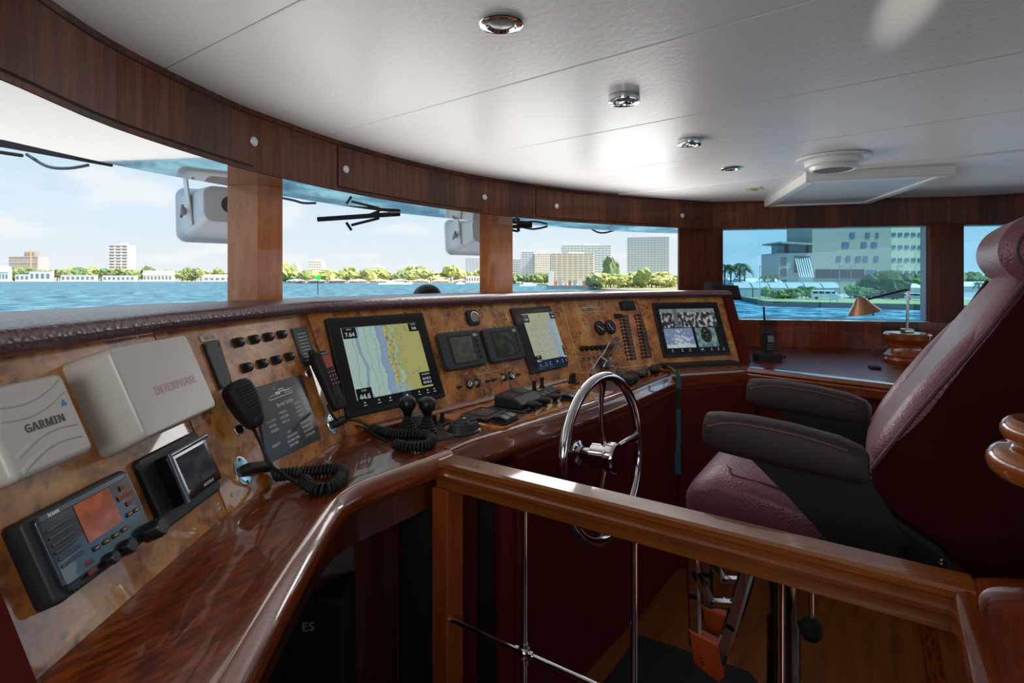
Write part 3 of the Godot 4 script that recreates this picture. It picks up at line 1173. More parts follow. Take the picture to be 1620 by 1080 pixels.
func tower(called: String, label: String, x0: float, x1: float, ytop: float, z: float, floors: int, bays: int, wall: Color, glass: Color, deep := 20.0, group := "", turn := 0.0) -> Node3D:
	var a := plot(x0, x1, ytop, z)
	var xf: Transform3D = a[0]
	xf.basis = xf.basis * Basis(Vector3.UP, deg_to_rad(turn))
	var t := thing(called, label, "building", xf, group)
	var w: float = a[1]
	var h: float = a[2]
	var m := M.new()
	m.box(at(0, h * 0.5, -deep * 0.5), Vector3(w, h, deep), 0.0)
	part("wall", m, plain(wall, 0.8), t, 0.0)
	m = M.new()
	var fh := h / floors
	for f in floors:
		for b in bays:
			var bw := w / bays
			m.box(at(-w * 0.5 + (b + 0.5) * bw, (f + 0.52) * fh, 0.02), Vector3(bw * 0.68, fh * 0.55, 0.5), 0.0)
		for b in 3:
			m.box(at(-w * 0.5 - 0.02, (f + 0.52) * fh, -deep * (b + 0.5) / 3.0), Vector3(0.5, fh * 0.55, deep * 0.22), 0.0)
	var o := part("windows", m, plain(glass.lightened(0.3), 0.3), t, 0.0)
	o.set_meta("kind", "stuff")
	m = M.new()
	for f in floors + 1:
		m.box(at(0, f * fh, 0.3), Vector3(w + 0.4, fh * 0.12, 1.4), 0.0)
	o = part("balcony_slabs", m, plain(wall.lightened(0.15), 0.8), t, 0.0)
	o.set_meta("kind", "stuff")
	m = M.new()
	m.box(at(w * 0.1, h + fh * 0.4, -deep * 0.5), Vector3(w * 0.35, fh * 0.8, deep * 0.5), 0.0)
	part("roof_house", m, plain(wall.darkened(0.1), 0.8), t, 0.0)
	return t

func crown_mesh(seed_: int, lumps: int, flat: float) -> M:
	var rng := RandomNumberGenerator.new()
	rng.seed = seed_
	var n := noise(FastNoiseLite.TYPE_SIMPLEX_SMOOTH, 2.2, seed_, 3)
	var m := M.new()
	for k in lumps:
		var a := rng.randf() * TAU
		var d := rng.randf_range(0.0, 0.38)
		var c := Vector3(cos(a) * d, rng.randf_range(0.38, 0.74), sin(a) * d)
		var r := rng.randf_range(0.2, 0.34)
		var q := M.new()
		q.ball(at(c.x, c.y, c.z), Vector3(r, r * flat, r), 12)
		for i in q.v.size():
			var p := q.v[i]
			q.v[i] = c + (p - c) * (1.0 + 0.75 * n.get_noise_3d(p.x * 3, p.y * 3, p.z * 3) + 0.5 * n.get_noise_3d(p.x * 9, p.y * 9, p.z * 9))
		m.v.append_array(q.v)
	return m

var tree_meshes := []
var leafy := []

const ORD := ["first", "second", "third", "fourth", "fifth", "sixth", "seventh", "eighth", "ninth", "tenth", "eleventh", "twelfth", "thirteenth", "fourteenth", "fifteenth", "sixteenth", "seventeenth", "eighteenth", "nineteenth"]

func nth(k: int) -> String:
	if k < 19:
		return ORD[k]
	var tens: String = ["twent", "thirt", "fort"][int((k + 1) / 10.0) - 2]
	return tens + "ieth" if (k + 1) % 10 == 0 else tens + "y-" + ORD[(k + 1) % 10 - 1]

func tree(label: String, group: String, p: Vector3, h: float, wide: float, kind: int, tone: int) -> void:
	var t := thing("tree", label, "tree", Transform3D(Basis(Vector3.UP, p.x * 7.0).scaled(Vector3(wide, h, wide)), p), group)
	for q in tree_meshes[kind]:
		var o := MeshInstance3D.new()
		o.name = q[0]
		o.mesh = q[1]
		o.material_override = leafy[tone] if q[0] == "crown" or q[0] == "frond" else mats.bark
		t.add_child(o, true)

func palm(label: String, group: String, p: Vector3, h: float, seed_: int, tone: int) -> void:
	var rng := RandomNumberGenerator.new()
	rng.seed = seed_
	var t := thing("palm_tree", label, "palm tree", Transform3D(Basis(), p), group)
	var m := M.new()
	var lean := rng.randf_range(-0.1, 0.1)
	m.tube([Vector3.ZERO, Vector3(lean * h * 0.3, h * 0.4, 0), Vector3(lean * h, h * 0.82, 0)], h * 0.022, 6)
	part("trunk", m, mats.bark, t)
	var top := Vector3(lean * h, h * 0.82, 0)
	for k in 13:
		var a := TAU * k / 13.0 + rng.randf() * 0.3
		var up := rng.randf_range(-0.15, 0.7)
		var d := Vector3(cos(a), 0, sin(a))
		var side := Vector3(-d.z, 0, d.x)
		m = M.new()
		var l := h * rng.randf_range(0.26, 0.34)
		for s in 7:
			var f0 := s / 7.0
			var f1 := (s + 1) / 7.0
			var c0 := top + d * l * f0 + Vector3.UP * l * (up * f0 - 0.9 * f0 * f0)
			var c1 := top + d * l * f1 + Vector3.UP * l * (up * f1 - 0.9 * f1 * f1)
			var w := l * 0.3 * sin(PI * (0.12 + 0.8 * f1))
			for sg in [-1.0, 1.0]:
				m.tri(c0, c1, c1 + side * sg * w + d * w * 0.7 - Vector3.UP * w * 0.6, Vector3.UP)
				m.tri(c0.lerp(c1, 0.5), c1, c0.lerp(c1, 0.5) + side * sg * w + d * w * 0.7 - Vector3.UP * w * 0.7, Vector3.UP)
		part("frond", m, leafy[tone], t, 0.0)

func house(label: String, x0: float, x1: float, ytop: float, z: float, wall: Color, roof: Color, flat: bool, wins: int, group := "") -> void:
	var a := plot(x0, x1, ytop, z)
	var w: float = a[1]
	var h: float = a[2]
	var t := thing("house", label, "house", a[0], group)
	var m := M.new()
	var hw := h if flat else h * 0.62
	m.box(at(0, hw * 0.5, -4.0), Vector3(w, hw, 8.0), 0.0)
	part("wall", m, plain(wall, 0.8), t, 0.0)
	m = M.new()
	if flat:
		m.box(at(0, h + 0.2, -4.0), Vector3(w * 1.03, 0.5, 8.6), 0.0)
	else:
		var xx := w * 0.53
		m.prism(Transform3D(Basis(Vector3.BACK, Vector3.UP, Vector3.LEFT), Vector3(xx, hw, -4.0)), [Vector2(-4.8, 0), Vector2(4.8, 0), Vector2(0, h - hw)], 0.0, 2.0 * xx, 0.0)
	part("roof", m, plain(roof, 0.8), t, 0.0)
	for k in wins:
		m = M.new()
		m.box(at(-w * 0.5 + w * (k + 0.5) / wins, hw * 0.5, 0.02), Vector3(w / wins * 0.6, hw * 0.5, 0.3), 0.0)
		part("window", m, plain(Color8(110, 140, 165), 0.3), t, 0.0)

func build_outside() -> void:
	mats.bark = plain(Color8(120, 104, 84), 0.9)
	for c in [Color8(132, 150, 96), Color8(160, 170, 106), Color8(112, 134, 90), Color8(180, 184, 126), Color8(88, 118, 58), Color8(112, 136, 68), Color8(60, 92, 54), Color8(136, 150, 82)]:
		var lm := plain(c, 0.85)
		lm.backlight_enabled = true
		lm.backlight = Color(0.15, 0.2, 0.08)
		leafy.append(lm)
	for k in 4:
		var tr := M.new()
		tr.tube([Vector3(0, 0, 0), Vector3(0.02, 0.5, 0)], 0.03, 6)
		var lo := M.new()
		lo.ball(at(0, 0.3, 0), Vector3(0.3, 0.2, 0.3), 8)
		tree_meshes.append([["trunk", tr.mesh(40.0)], ["crown", crown_mesh(100 + k, 9, [0.8, 0.65, 1.0, 0.55][k]).mesh(50.0)]])

	# the sea
	var sea := MeshInstance3D.new()
	sea.name = "sea"
	var pm := PlaneMesh.new()
	pm.size = Vector2(9000, 9000)
	pm.subdivide_depth = 20
	pm.subdivide_width = 20
	sea.mesh = pm
	var wn := noise(FastNoiseLite.TYPE_SIMPLEX_SMOOTH, 0.03, 71, 5)
	wn.domain_warp_enabled = true
	wn.domain_warp_amplitude = 12.0
	var wim := wn.get_seamless_image(512, 512)
	var wd := wim.get_data()
	tex.sea = paint(512, 512, func(x, y):
		var g: float = wd[y * 512 + x] / 255.0
		return Color8(36, 90, 114).lerp(Color8(108, 156, 170), smoothstep(0.3, 0.75, g)))
	var sm := tri_tex(plain(Color.WHITE, 0.42), tex.sea, Vector3(0.007, 0.007, 0.011), true)
	sm.metallic_specular = 0.25
	bump(sm, bump_tex(wim, 10.0), 1.0)
	sea.material_override = sm
	sea.position = Vector3(0, SEA, 0)
	add_child(sea)
	tag(sea, "blue-green choppy water around the boat", "sea", "", "stuff")

	# ------------------------------------------------ far shore, ahead to port
	var rng := RandomNumberGenerator.new()
	rng.seed = 5
	var m := M.new()
	m.prism(Transform3D(Basis(Vector3.RIGHT, Vector3.FORWARD, Vector3.UP), Vector3.ZERO), [plan(on_ground(-420, 1040)), plan(on_ground(460, 1000)), plan(on_ground(470, 700)), plan(on_ground(800, 660)), plan(on_ground(800, 1600)), plan(on_ground(-420, 1600))], SEA - 1.0, LAND, 0.0)
	struct("land_ahead", m, plain(Color8(214, 196, 164), 0.9), 0.0, "low sandy far shore with a pale seawall")
	for k in 42:
		var x := 2.0 + k * 8.6 + rng.randf_range(-3.5, 3.5)
		var z := 1060.0 + rng.randf_range(0, 60)
		tree("broad green far shore tree, %s counting right from the left edge" % nth(k), "trees on the far left shore", on_ground(x, z), rng.randf_range(19, 31), rng.randf_range(20, 32), rng.randi() % 4, rng.randi() % 3)
	for k in 14:
		palm("tall palm over the far left shore trees, %s counting from the left edge" % nth(k), "palms on the far left shore", on_ground(75 + k * 21 + rng.randf_range(-6, 6), 1055), rng.randf_range(19, 26), k + 3, 2)
	house("white gabled house at the left edge of the far shore", -8, 13, 421, 1030, Color8(240, 238, 234), Color8(226, 222, 214), false, 4)
	house("white modern villa with blue windows on the far shore", 46, 80, 429, 1030, Color8(242, 242, 240), Color8(235, 235, 235), true, 4)
	house("low white flat house beside the modern villa on the far shore", 24, 46, 434, 1028, Color8(240, 240, 238), Color8(235, 235, 235), true, 3)
	house("low white house with a wide flat roof left of the tower", 96, 150, 435, 1030, Color8(236, 236, 232), Color8(240, 240, 236), true, 7)
	house("long white boathouse right below the dark balconied tower", 162, 213, 436, 1028, Color8(240, 240, 240), Color8(244, 244, 240), true, 7)
	house("white two storey mansion with a hipped roof on the far shore", 226, 272, 428, 1034, Color8(240, 238, 232), Color8(222, 214, 204), false, 8)
	house("small white house nearest the wooden post on the far shore", 322, 366, 434, 1030, Color8(240, 240, 238), Color8(235, 232, 226), false, 5)
	tower("apartment_tower", "white apartment tower with dark balconies on both sides, left shore", 173, 201, 388, 1150, 12, 3, Color8(236, 232, 228), Color8(96, 90, 100), 30.0, "", 8.0)
	tower("unfinished_block", "grey unfinished concrete block beside the crane", 14, 60, 406, 1300, 4, 6, Color8(168, 166, 166), Color8(120, 116, 116), 30.0)
	var c := plot(50, 50, 394, 1290)
	var ct := thing("tower_crane", "thin tower crane above the unfinished grey block", "crane", c[0])
	m = M.new()
	m.box(at(0, c[2] * 0.5, 2), Vector3(1.6, c[2], 1.6), 0.0)
	part("mast", m, plain(Color8(220, 170, 110), 0.8), ct, 0.0)
	m = M.new()
	m.box(at(6, c[2] * 0.93, 2), Vector3(36, 1.2, 1.2), 0.0)
	part("jib", m, plain(Color8(220, 170, 110), 0.8), ct, 0.0)

	# ------------------------------------------------ middle window: pavilions, trees, low blocks, channel marker
	for k in 9:
		var a := plot(452 + k * 33, 452 + k * 33 + 29, 441.5, 690)
		var t := thing("pavilion", "white peaked canopy on the middle shore, %s right of the first wooden post" % nth(k), "canopy", a[0], "white canopies on the middle shore")
		m = M.new()
		var w: float = a[1]
		var y0: float = a[2] * 0.55
		for q in [[-1, -1, 1, -1], [1, -1, 1, 1], [1, 1, -1, 1], [-1, 1, -1, -1]]:
			m.tri(Vector3(q[0] * w * 0.5, y0, -5 + q[1] * 5), Vector3(q[2] * w * 0.5, y0, -5 + q[3] * 5), Vector3(0, a[2] * 1.15, -5), Vector3(q[0] + q[2], 2, q[1] + q[3]))
		part("canopy", m, plain(Color8(248, 246, 244), 0.7), t, 0.0)
		m = M.new()
		for q in [-1, 1]:
			m.box(at(q * w * 0.45, y0 * 0.5, 0), Vector3(0.5, y0, 0.5), 0.0)
		m.box(at(0, y0 * 0.35, -5), Vector3(w * 0.9, y0 * 0.7, 6), 0.0)
		part("post", m, plain(Color8(190, 176, 160), 0.8), t, 0.0)
	for k in 38:
		var x := 448.0 + k * 8.6 + rng.randf_range(-3.5, 3.5)
		tree("round green tree behind the canopies, %s right of the first wooden post" % nth(k), "trees on the middle shore", on_ground(x, 720.0 + rng.randf_range(0, 40)), rng.randf_range(12, 21) * (1.3 if k % 6 < 2 else 0.95), rng.randf_range(17, 26), rng.randi() % 4, [0, 1, 3, 1][rng.randi() % 4])
	var pl := 0
	for q in [[513, 424], [536, 430], [684, 429], [691, 429], [741, 430]]:
		pl += 1
		palm("tall palm above the middle shore trees, %s right of the first wooden post" % nth(pl - 1), "palms on the middle shore", on_ground(q[0], 730), high_at(q[1], 730) - LAND, q[0], 2)
	house("white beach house with many windows at the right of the middle shore", 737, 766, 437, 690, Color8(240, 238, 234), Color8(230, 226, 220), true, 7)
	tower("hotel_block", "pale low hotel nearest the left wooden post, middle window", 454, 470, 420, 1100, 6, 4, Color8(206, 206, 214), Color8(168, 172, 184), 20.0)
	tower("hotel_block", "stepped white hotel above the trees left of the green marker", 488, 509, 413, 1100, 8, 5, Color8(236, 230, 226), Color8(190, 186, 190), 20.0)
	tower("hotel_block", "small white block over the trees in mid window", 585, 604, 422, 1100, 5, 5, Color8(232, 230, 230), Color8(190, 194, 204), 20.0)
	tower("hotel_block", "white hotel with two wings right of mid window", 636, 664, 422, 1100, 5, 7, Color8(238, 234, 230), Color8(196, 190, 190), 20.0)
	tower("apartment_tower", "blue glass tower partly behind the second wooden post", 736, 762, 408, 900, 12, 5, Color8(214, 222, 232), Color8(140, 166, 196), 22.0)
	# channel marker
	var mk := on_ground(503, 190, SEA)
	var mt := thing("channel_marker", "bright green square channel marker on a dark pile in the water", "sea marker", facing(mk))
	m = M.new()
	m.tube([Vector3(0, -1, 0), Vector3(0, 5.2, 0)], 0.16, 8)
	part("pile", m, plain(Color8(60, 74, 70), 0.8), mt)
	m = M.new()
	m.box(at(0, high_at(439.5, 190) - SEA, 0.2), Vector3(1.8, 1.5, 0.08), 0.0)
	part("board", m, plain(Color8(40, 220, 70), 0.5), mt, 0.0, "bright green board")
	# boats
	for q in [[600, 655, 449.5, 560, "long white motor yacht crossing in front of the canopies"], [722, 736, 450, 560, "small white launch left of the second wooden post"], [822, 850, 452, 420, "white cabin boat moored by the apartment towers"]]:
		var bp := on_ground((q[0] + q[1]) * 0.5, q[3], SEA)
		var bw: float = (q[1] - q[0]) / FPX * q[3]
		var bt := thing("motor_yacht", q[4], "boat", facing(bp))
		m = M.new()
		m.prism(Transform3D(Basis(Vector3.RIGHT, Vector3.UP, Vector3.BACK), Vector3(0, 0, -2)), [Vector2(-bw * 0.5, 0), Vector2(bw * 0.42, 0), Vector2(bw * 0.5, 1.8), Vector2(-bw * 0.5, 1.4)], 0.0, 4.0, 0.0)
		part("hull", m, plain(Color8(246, 246, 246), 0.5), bt, 0.0)
		m = M.new()
		m.box(at(-bw * 0.05, 2.2, 0), Vector3(bw * 0.5, 1.4, 3), 0.0)
		part("cabin", m, plain(Color8(230, 232, 236), 0.4), bt, 0.0)

	# ------------------------------------------------ right-hand windscreen pane: apartment towers, barge, mangroves
	m = M.new()
	m.prism(Transform3D(Basis(Vector3.RIGHT, Vector3.FORWARD, Vector3.UP), Vector3.ZERO), [plan(on_ground(800, 660)), plan(on_ground(866, 480)), plan(on_ground(870, 330)), plan(on_ground(940, 300)), plan(on_ground(960, 250)), plan(on_ground(1110, 200)), plan(on_ground(1130, 900)), plan(on_ground(800, 900))], SEA - 1.0, LAND, 0.0)
	struct("land_bow", m, plain(Color8(170, 168, 130), 0.9), 0.0, "green spit and quay below the apartment towers")
	tower("apartment_tower", "narrow pale tower just right of the second wooden post", 806, 825, 410, 800, 10, 4, Color8(222, 224, 226), Color8(160, 176, 186), 20.0)
	tower("apartment_tower", "slender blue-white tower with bays, left of the beige block", 825, 846, 398, 760, 14, 4, Color8(222, 226, 232), Color8(150, 172, 196), 20.0)
	tower("apartment_tower", "white slab tower between the slender tower and the beige block", 846, 870, 401, 750, 13, 6, Color8(240, 236, 232), Color8(206, 190, 180), 20.0)
	tower("apartment_tower", "beige balconied apartment block in front of the grey slab", 872, 940, 401, 560, 13, 8, Color8(232, 226, 214), Color8(160, 152, 146), 20.0)
	tower("apartment_tower", "wide grey gridded slab behind the beige block", 891, 967, 388, 820, 16, 14, Color8(222, 226, 230), Color8(150, 166, 182), 26.0)
	tower("apartment_tower", "tallest pale grid tower standing alone on the right", 993, 1058, 375, 640, 20, 13, Color8(224, 228, 230), Color8(148, 166, 182), 26.0, "", -14.0)
	var bg := on_ground(902, 300, SEA)
	var bgt := thing("work_barge", "cluttered work barge with white deckhouses at the quay", "barge", facing(bg))
	m = M.new()
	m.box(at(0, 0.8, 0), Vector3(26, 2.4, 8), 0.0)
	part("hull", m, plain(Color8(120, 138, 142), 0.7), bgt, 0.0)
	for k in 9:
		m = M.new()
		var hh := rng.randf_range(1.5, 4.2)
		m.box(at(-11 + k * 2.7, 2.0 + hh * 0.5, rng.randf_range(-2, 2)), Vector3(rng.randf_range(1.5, 2.6), hh, 2.4), 0.0)
		part("deckhouse", m, plain([Color8(230, 226, 220), Color8(190, 120, 110), Color8(176, 182, 184)][k % 3], 0.7), bgt, 0.0)
	m = M.new()
	m.box(at(-10.5, 6.0, 0), Vector3(2.8, 8.0, 3.0), 0.0)
	part("wheelhouse", m, plain(Color8(236, 236, 232), 0.6), bgt, 0.0)
	for k in 34:
		var x := 944.0 + k * 4.6 + rng.randf_range(-2, 2)
		var z := 262.0 + rng.randf_range(0, 90)
		tree("bushy light green mangrove on the spit, %s counting from the barge" % nth(k), "mangroves on the spit", on_ground(x, z), rng.randf_range(6.0, 10.5), rng.randf_range(8, 13), rng.randi() % 4, [1, 3, 0, 3][rng.randi() % 4])
	for k in 10:
		tree("green tree at the towers' foot, %s right of the second wooden post" % nth(k), "trees below the apartment towers", on_ground(806 + k * 7.0, 560), rng.randf_range(7, 12), rng.randf_range(9, 14), rng.randi() % 4, rng.randi() % 3)
	tree("dark tall tree right of the grey slab", "", on_ground(967, 420), 22, 14, 2, 2)
	build_basin(rng)
	build_deck()

# ---------------------------------------------------------------- the near shore seen through the tinted side windows
func build_basin(rng: RandomNumberGenerator) -> void:
	var z0 := 112.0
	var flatb := Transform3D(Basis(Vector3.RIGHT, Vector3.FORWARD, Vector3.UP), Vector3.ZERO)
	var edge := [plan(on_ground(1165, 150)), plan(on_ground(1215, 112)), plan(on_ground(1460, 98)), plan(on_ground(1900, 80))]
	var m := M.new()
	m.prism(flatb, edge + [plan(on_ground(1900, 260)), plan(on_ground(1130, 300))], SEA - 1.0, LAND, 0.0)
	var land := struct("land_starboard", m, plain(Color8(150, 158, 96), 0.9), 0.0, "grass bank behind a grey seawall")
	m = M.new()
	var wall := []
	for p in edge:
		wall.append(Vector3(p.x, 0, -p.y))
	m.sweep(wall, [Vector2(-0.3, SEA - 0.5), Vector2(0.4, SEA - 0.5), Vector2(0.4, LAND + 0.12), Vector2(-0.3, LAND + 0.12)])
	part("seawall", m, plain(Color8(96, 98, 96), 0.85), land, 0.0)
	m = M.new()
	m.prism(flatb, [plan(on_ground(1240, 128)), plan(on_ground(1700, 112)), plan(on_ground(1700, 180)), plan(on_ground(1240, 180))], LAND - 0.1, LAND + 0.04, 0.0)
	part("parking_strip", m, plain(Color8(176, 172, 160), 0.9), land, 0.0)

	# large office building
	var a := plot(1285, 1410, 300, 172)
	var xf: Transform3D = a[0]
	var w: float = a[1]
	var h: float = a[2]
	var t := thing("office_building", "large beige office building with rows of blue windows behind the car park", "building", xf)
	m = M.new()
	m.box(at(0, h * 0.5, -8), Vector3(w, h, 16), 0.0)
	part("wall", m, plain(Color8(168, 162, 146), 0.8), t, 0.0)
	m = M.new()
	m.box(at(w * 0.5 + 7.5, h * 0.5, -9.5), Vector3(15, h, 16), 0.0)
	part("wall", m, plain(Color8(206, 198, 172), 0.8), t, 0.0, "lighter right wing")
	var gl := plain(Color8(92, 116, 140), 0.2)
	for row in [[387, [1333, 1343], [1363, 1371], [1379, 1387]], [409, [1324, 1330], [1339, 1345], [1354, 1362], [1366, 1373], [1383, 1389]], [431, [1353, 1364], [1371, 1386]], [372, [1345, 1352], [1370, 1376], [1386, 1390]]]:
		for k in range(1, row.size()):
			var q: Array = row[k]
			m = M.new()
			var lx: float = ((q[0] + q[1]) * 0.5 - 1347.5) / FPX * 172.0
			var ly: float = high_at(row[0], 172) - LAND
			m.box(at(lx, ly, 0.02), Vector3((q[1] - q[0]) / FPX * 172.0, 1.7, 0.3), 0.0)
			part("window", m, gl, t, 0.0)
	for r in 4:
		for k in 6:
			m = M.new()
			m.box(at(w * 0.5 + 1.8 + k * 2.1, high_at(393 + r * 20 - 22, 174) - LAND, -1.48), Vector3(1.2, 1.1, 0.3), 0.0)
			part("window", m, gl, t, 0.0)
	for k in 3:
		m = M.new()
		m.box(at(-w * 0.5 + 1.5 + k * 5.2 + 2.0, high_at(433, 172) - LAND, 0.1), Vector3(4.8, 2.8, 0.4), 0.0)
		part("glazing", m, plain(Color8(50, 62, 74), 0.15), t, 0.0)
	# low wing with a flying roof
	a = plot(1232, 1286, 400, 172)
	t = thing("office_wing", "low grey wing with a flying canopy roof left of the office building", "building", a[0])
	w = a[1]
	h = a[2]
	m = M.new()
	m.box(at(0, h * 0.5, -6), Vector3(w, h, 12), 0.0)
	part("wall", m, plain(Color8(150, 160, 160), 0.8), t, 0.0)
	m = M.new()
	m.box(Transform3D(Basis(Vector3.BACK, deg_to_rad(-3)), Vector3(0.2, high_at(385, 172) - LAND, -5)), Vector3(w * 1.02, 0.5, 13), 0.0)
	part("canopy_roof", m, plain(Color8(160, 168, 170), 0.7), t, 0.0)
	for k in 2:
		m = M.new()
		m.box(at(-w * 0.35 + k * w * 0.5, (h + high_at(386, 172) - LAND) * 0.5, -4), Vector3(w * (0.2 if k == 0 else 0.5), high_at(386, 172) - LAND - h, 4), 0.0)
		part("roof_wall", m, plain(Color8(120, 134, 140), 0.7), t, 0.0)
	for k in 3:
		m = M.new()
		m.box(at(-w * 0.36, h - 2.6 - k * 3.6, 0.05), Vector3(w * 0.16, 2.6, 0.3), 0.0)
		part("window", m, plain(Color8(66, 78, 88), 0.2), t, 0.0)
	m = M.new()
	m.box(at(w * 0.18, h - 3.6, 0.05), Vector3(w * 0.46, 5.2, 0.3), 0.0)
	part("glazing", m, plain(Color8(44, 56, 66), 0.15), t, 0.0)
	for k in 7:
		m = M.new()
		m.box(Transform3D(Basis(Vector3.RIGHT, deg_to_rad(-24)), Vector3(-w * 0.02 + k * w * 0.065, h - 4.6, 1.4)), Vector3(0.28, 6.8, 0.3), 0.0)
		part("sunshade_fin", m, plain(Color8(196, 204, 206), 0.6), t, 0.0)

	# white sheds, fence and storage tents in the middle distance
	for q in [[1160, 1240, 441, 150, "long low white shed under the palms"], [1412, 1466, 449, 140, "pale grey shed with a ridge roof behind the parked cars"], [1512, 1640, 446, 138, "wide grey shed seen in the aft side window"]]:
		a = plot(q[0], q[1], q[2], q[3])
		t = thing("shed", q[4], "shed", a[0])
		w = a[1]
		h = a[2]
		m = M.new()
		m.box(at(0, h * 0.36, -4), Vector3(w, h * 0.72, 8), 0.0)
		part("wall", m, plain(Color8(196, 202, 204), 0.8), t, 0.0)
		m = M.new()
		m.prism(Transform3D(Basis(Vector3.BACK, Vector3.UP, Vector3.LEFT), Vector3(w * 0.51, h * 0.72, -4)), [Vector2(-4.4, 0), Vector2(4.4, 0), Vector2(0, h * 0.3)], 0.0, w * 1.02, 0.0)
		part("roof", m, plain(Color8(222, 226, 228), 0.7), t, 0.0)
	for k in 6:
		a = plot(1164 + k * 28, 1164 + k * 28 + 26, 446.5, 140)
		t = thing("storage_tent", "white curved storage tent behind the fence, %s from the left window edge" % nth(k), "tent", a[0], "white storage tents behind the fence")
		w = a[1]
		h = a[2]
		m = M.new()
		m.prism(Transform3D(Basis(Vector3.BACK, Vector3.UP, Vector3.LEFT), Vector3(w * 0.5, 0, -3)), [Vector2(-3, 0), Vector2(3, 0), Vector2(3, h * 0.6), Vector2(1.6, h * 0.92), Vector2(0, h), Vector2(-1.6, h * 0.92), Vector2(-3, h * 0.6)], 0.0, w, 0.0)
		part("cover", m, plain(Color8(160, 168, 172), 0.7), t, 0.0)
		m = M.new()
		m.box(at(0, h * 0.62, 0.05), Vector3(w, 0.08, 0.06), 0.0)
		part("hem", m, plain(Color8(150, 160, 166), 0.7), t, 0.0)
	var fp := [on_ground(1180, 132), on_ground(1400, 124)]
	var ft := thing("wire_fence", "grey wire fence running along the top of the grass", "fence")
	for k in 19:
		m = M.new()
		var p: Vector3 = fp[0].lerp(fp[1], k / 18.0)
		m.tube([p, p + Vector3(0, 2.1, 0)], 0.04, 6)
		part("post", m, mats.fence if mats.has("fence") else plain(Color8(150, 156, 158), 0.6), ft)
	m = M.new()
	for y in [0.1, 1.05, 2.05]:
		m.tube([fp[0] + Vector3(0, y, 0), fp[1] + Vector3(0, y, 0)], 0.025, 5)
	part("rail", m, plain(Color8(150, 156, 158), 0.6), ft)
	var ln := 0
	for q in [1202, 1328, 1346, 1420]:
		ln += 1
		var lp := on_ground(q, 136)
		var lt := thing("light_pole", "thin grey lamp post near the car park, %s from the left window edge" % nth(ln - 1), "lamp post", facing(lp), "lamp posts in the car park")
		m = M.new()
		var lh := high_at(421, 136) - LAND
		m.tube([Vector3.ZERO, Vector3(0, lh, 0)], 0.09, 6)
		part("pole", m, plain(Color8(160, 164, 168), 0.5), lt)
		m = M.new()
		m.box(at(0.5, lh, 0), Vector3(1.4, 0.14, 0.4), 0.0)
		part("lamp_head", m, plain(Color8(160, 164, 168), 0.5), lt, 0.0)

	# trees
	ln = 0
	for q in [[1146, 413, 150, 4], [1156, 416, 150, 5], [1170, 410, 148, 6], [1178, 420, 152, 7]]:
		ln += 1
		palm("feathery palm in the clump left of the office, %s from the left" % nth(ln - 1), "palm clump left of the office", on_ground(q[0], q[2]), high_at(q[1], q[2]) - LAND + 0.6, q[3], 6)
	for q in [[1210, 429, 150, 8], [1224, 428, 150, 9]]:
		palm("low palm %s the grey office wing" % ("farther left of" if q[0] == 1210 else "touching the left side of"), "low palms beside the office wing", on_ground(q[0], q[2]), high_at(q[1], q[2]) - LAND, q[3], 6)
	palm("single young palm in front of the grey shed, aft window", "", on_ground(1549, 120), high_at(441, 120) - LAND, 14, 6)
	ln = 0
	for q in [[1376, 444, 6.0], [1385, 438, 8.0], [1397, 434, 9.0], [1412, 434, 8.0]]:
		ln += 1
		tree("grey-green rounded tree behind the parked cars, %s from the left" % nth(ln - 1), "trees behind the parked cars", on_ground(q[0], 133), high_at(q[1], 133) - LAND + 1.0, q[2], 2, 6)
	for k in 5:
		tree("bright green tree beyond the sheds, %s counting from the office building" % nth(k), "trees beyond the sheds", on_ground(1425 + k * 9.0, 165), high_at(437, 165) - LAND + rng.randf_range(-0.5, 1.0), 9.0, k % 4, 4)
	for k in 8:
		tree("leafy tree behind the aft window's shed, %s right of the mullion" % nth(k), "trees behind the aft shed", on_ground(1512 + k * 14.0, 175), high_at(433, 175) - LAND + rng.randf_range(-0.8, 1.2), 9.0, k % 4, [4, 6, 4][k % 3])
	for k in 12:
		tree("low bush along the wire fence, %s from the left" % nth(k), "bushes along the wire fence", on_ground(1212 + k * 7.0 + rng.randf_range(-2, 2), 129), rng.randf_range(1.5, 3.2), rng.randf_range(2, 3.5), k % 4, [5, 7, 4][k % 3])
	for k in 5:
		tree("flowering bush, %s to the right of the white van" % nth(k), "bushes right of the van", on_ground(1345 + k * 8.0, 130), rng.randf_range(2.5, 4.0), 3.2, k % 4, 4)

	# vehicles
	var vx := facing(on_ground(1307, 124))
	var van := thing("passenger_van", "white passenger van with dark windows parked on the grass", "van", vx)
	m = M.new()
	m.prism(at(0, 0, -1), [Vector2(-2.9, 0.35), Vector2(2.9, 0.35), Vector2(2.95, 1.0), Vector2(2.2, 1.2), Vector2(1.5, 2.0), Vector2(-2.8, 2.1), Vector2(-2.95, 1.2)], 0.0, 2.0, 0.08)
	part("body", m, plain(Color8(225, 228, 232), 0.3), van, 30.0)
	for q in [[-2.1, 1.0], [-0.9, 1.0], [0.35, 1.0], [1.45, 0.7]]:
		m = M.new()
		m.box(at(q[0], 1.6, 1.01), Vector3(q[1], 0.5, 0.04), 0.01)
		part("window", m, mats.gloss_dark, van)
	for x in [-1.9, 1.9]:
		m = M.new()
		m.lathe(axis_z(Vector3(x, 0.36, 0.9)), [Vector2(0, -0.1), Vector2(0.36, -0.1), Vector2(0.36, 0.12), Vector2(0, 0.12)], 14)
		part("wheel", m, mats.rubber, van)
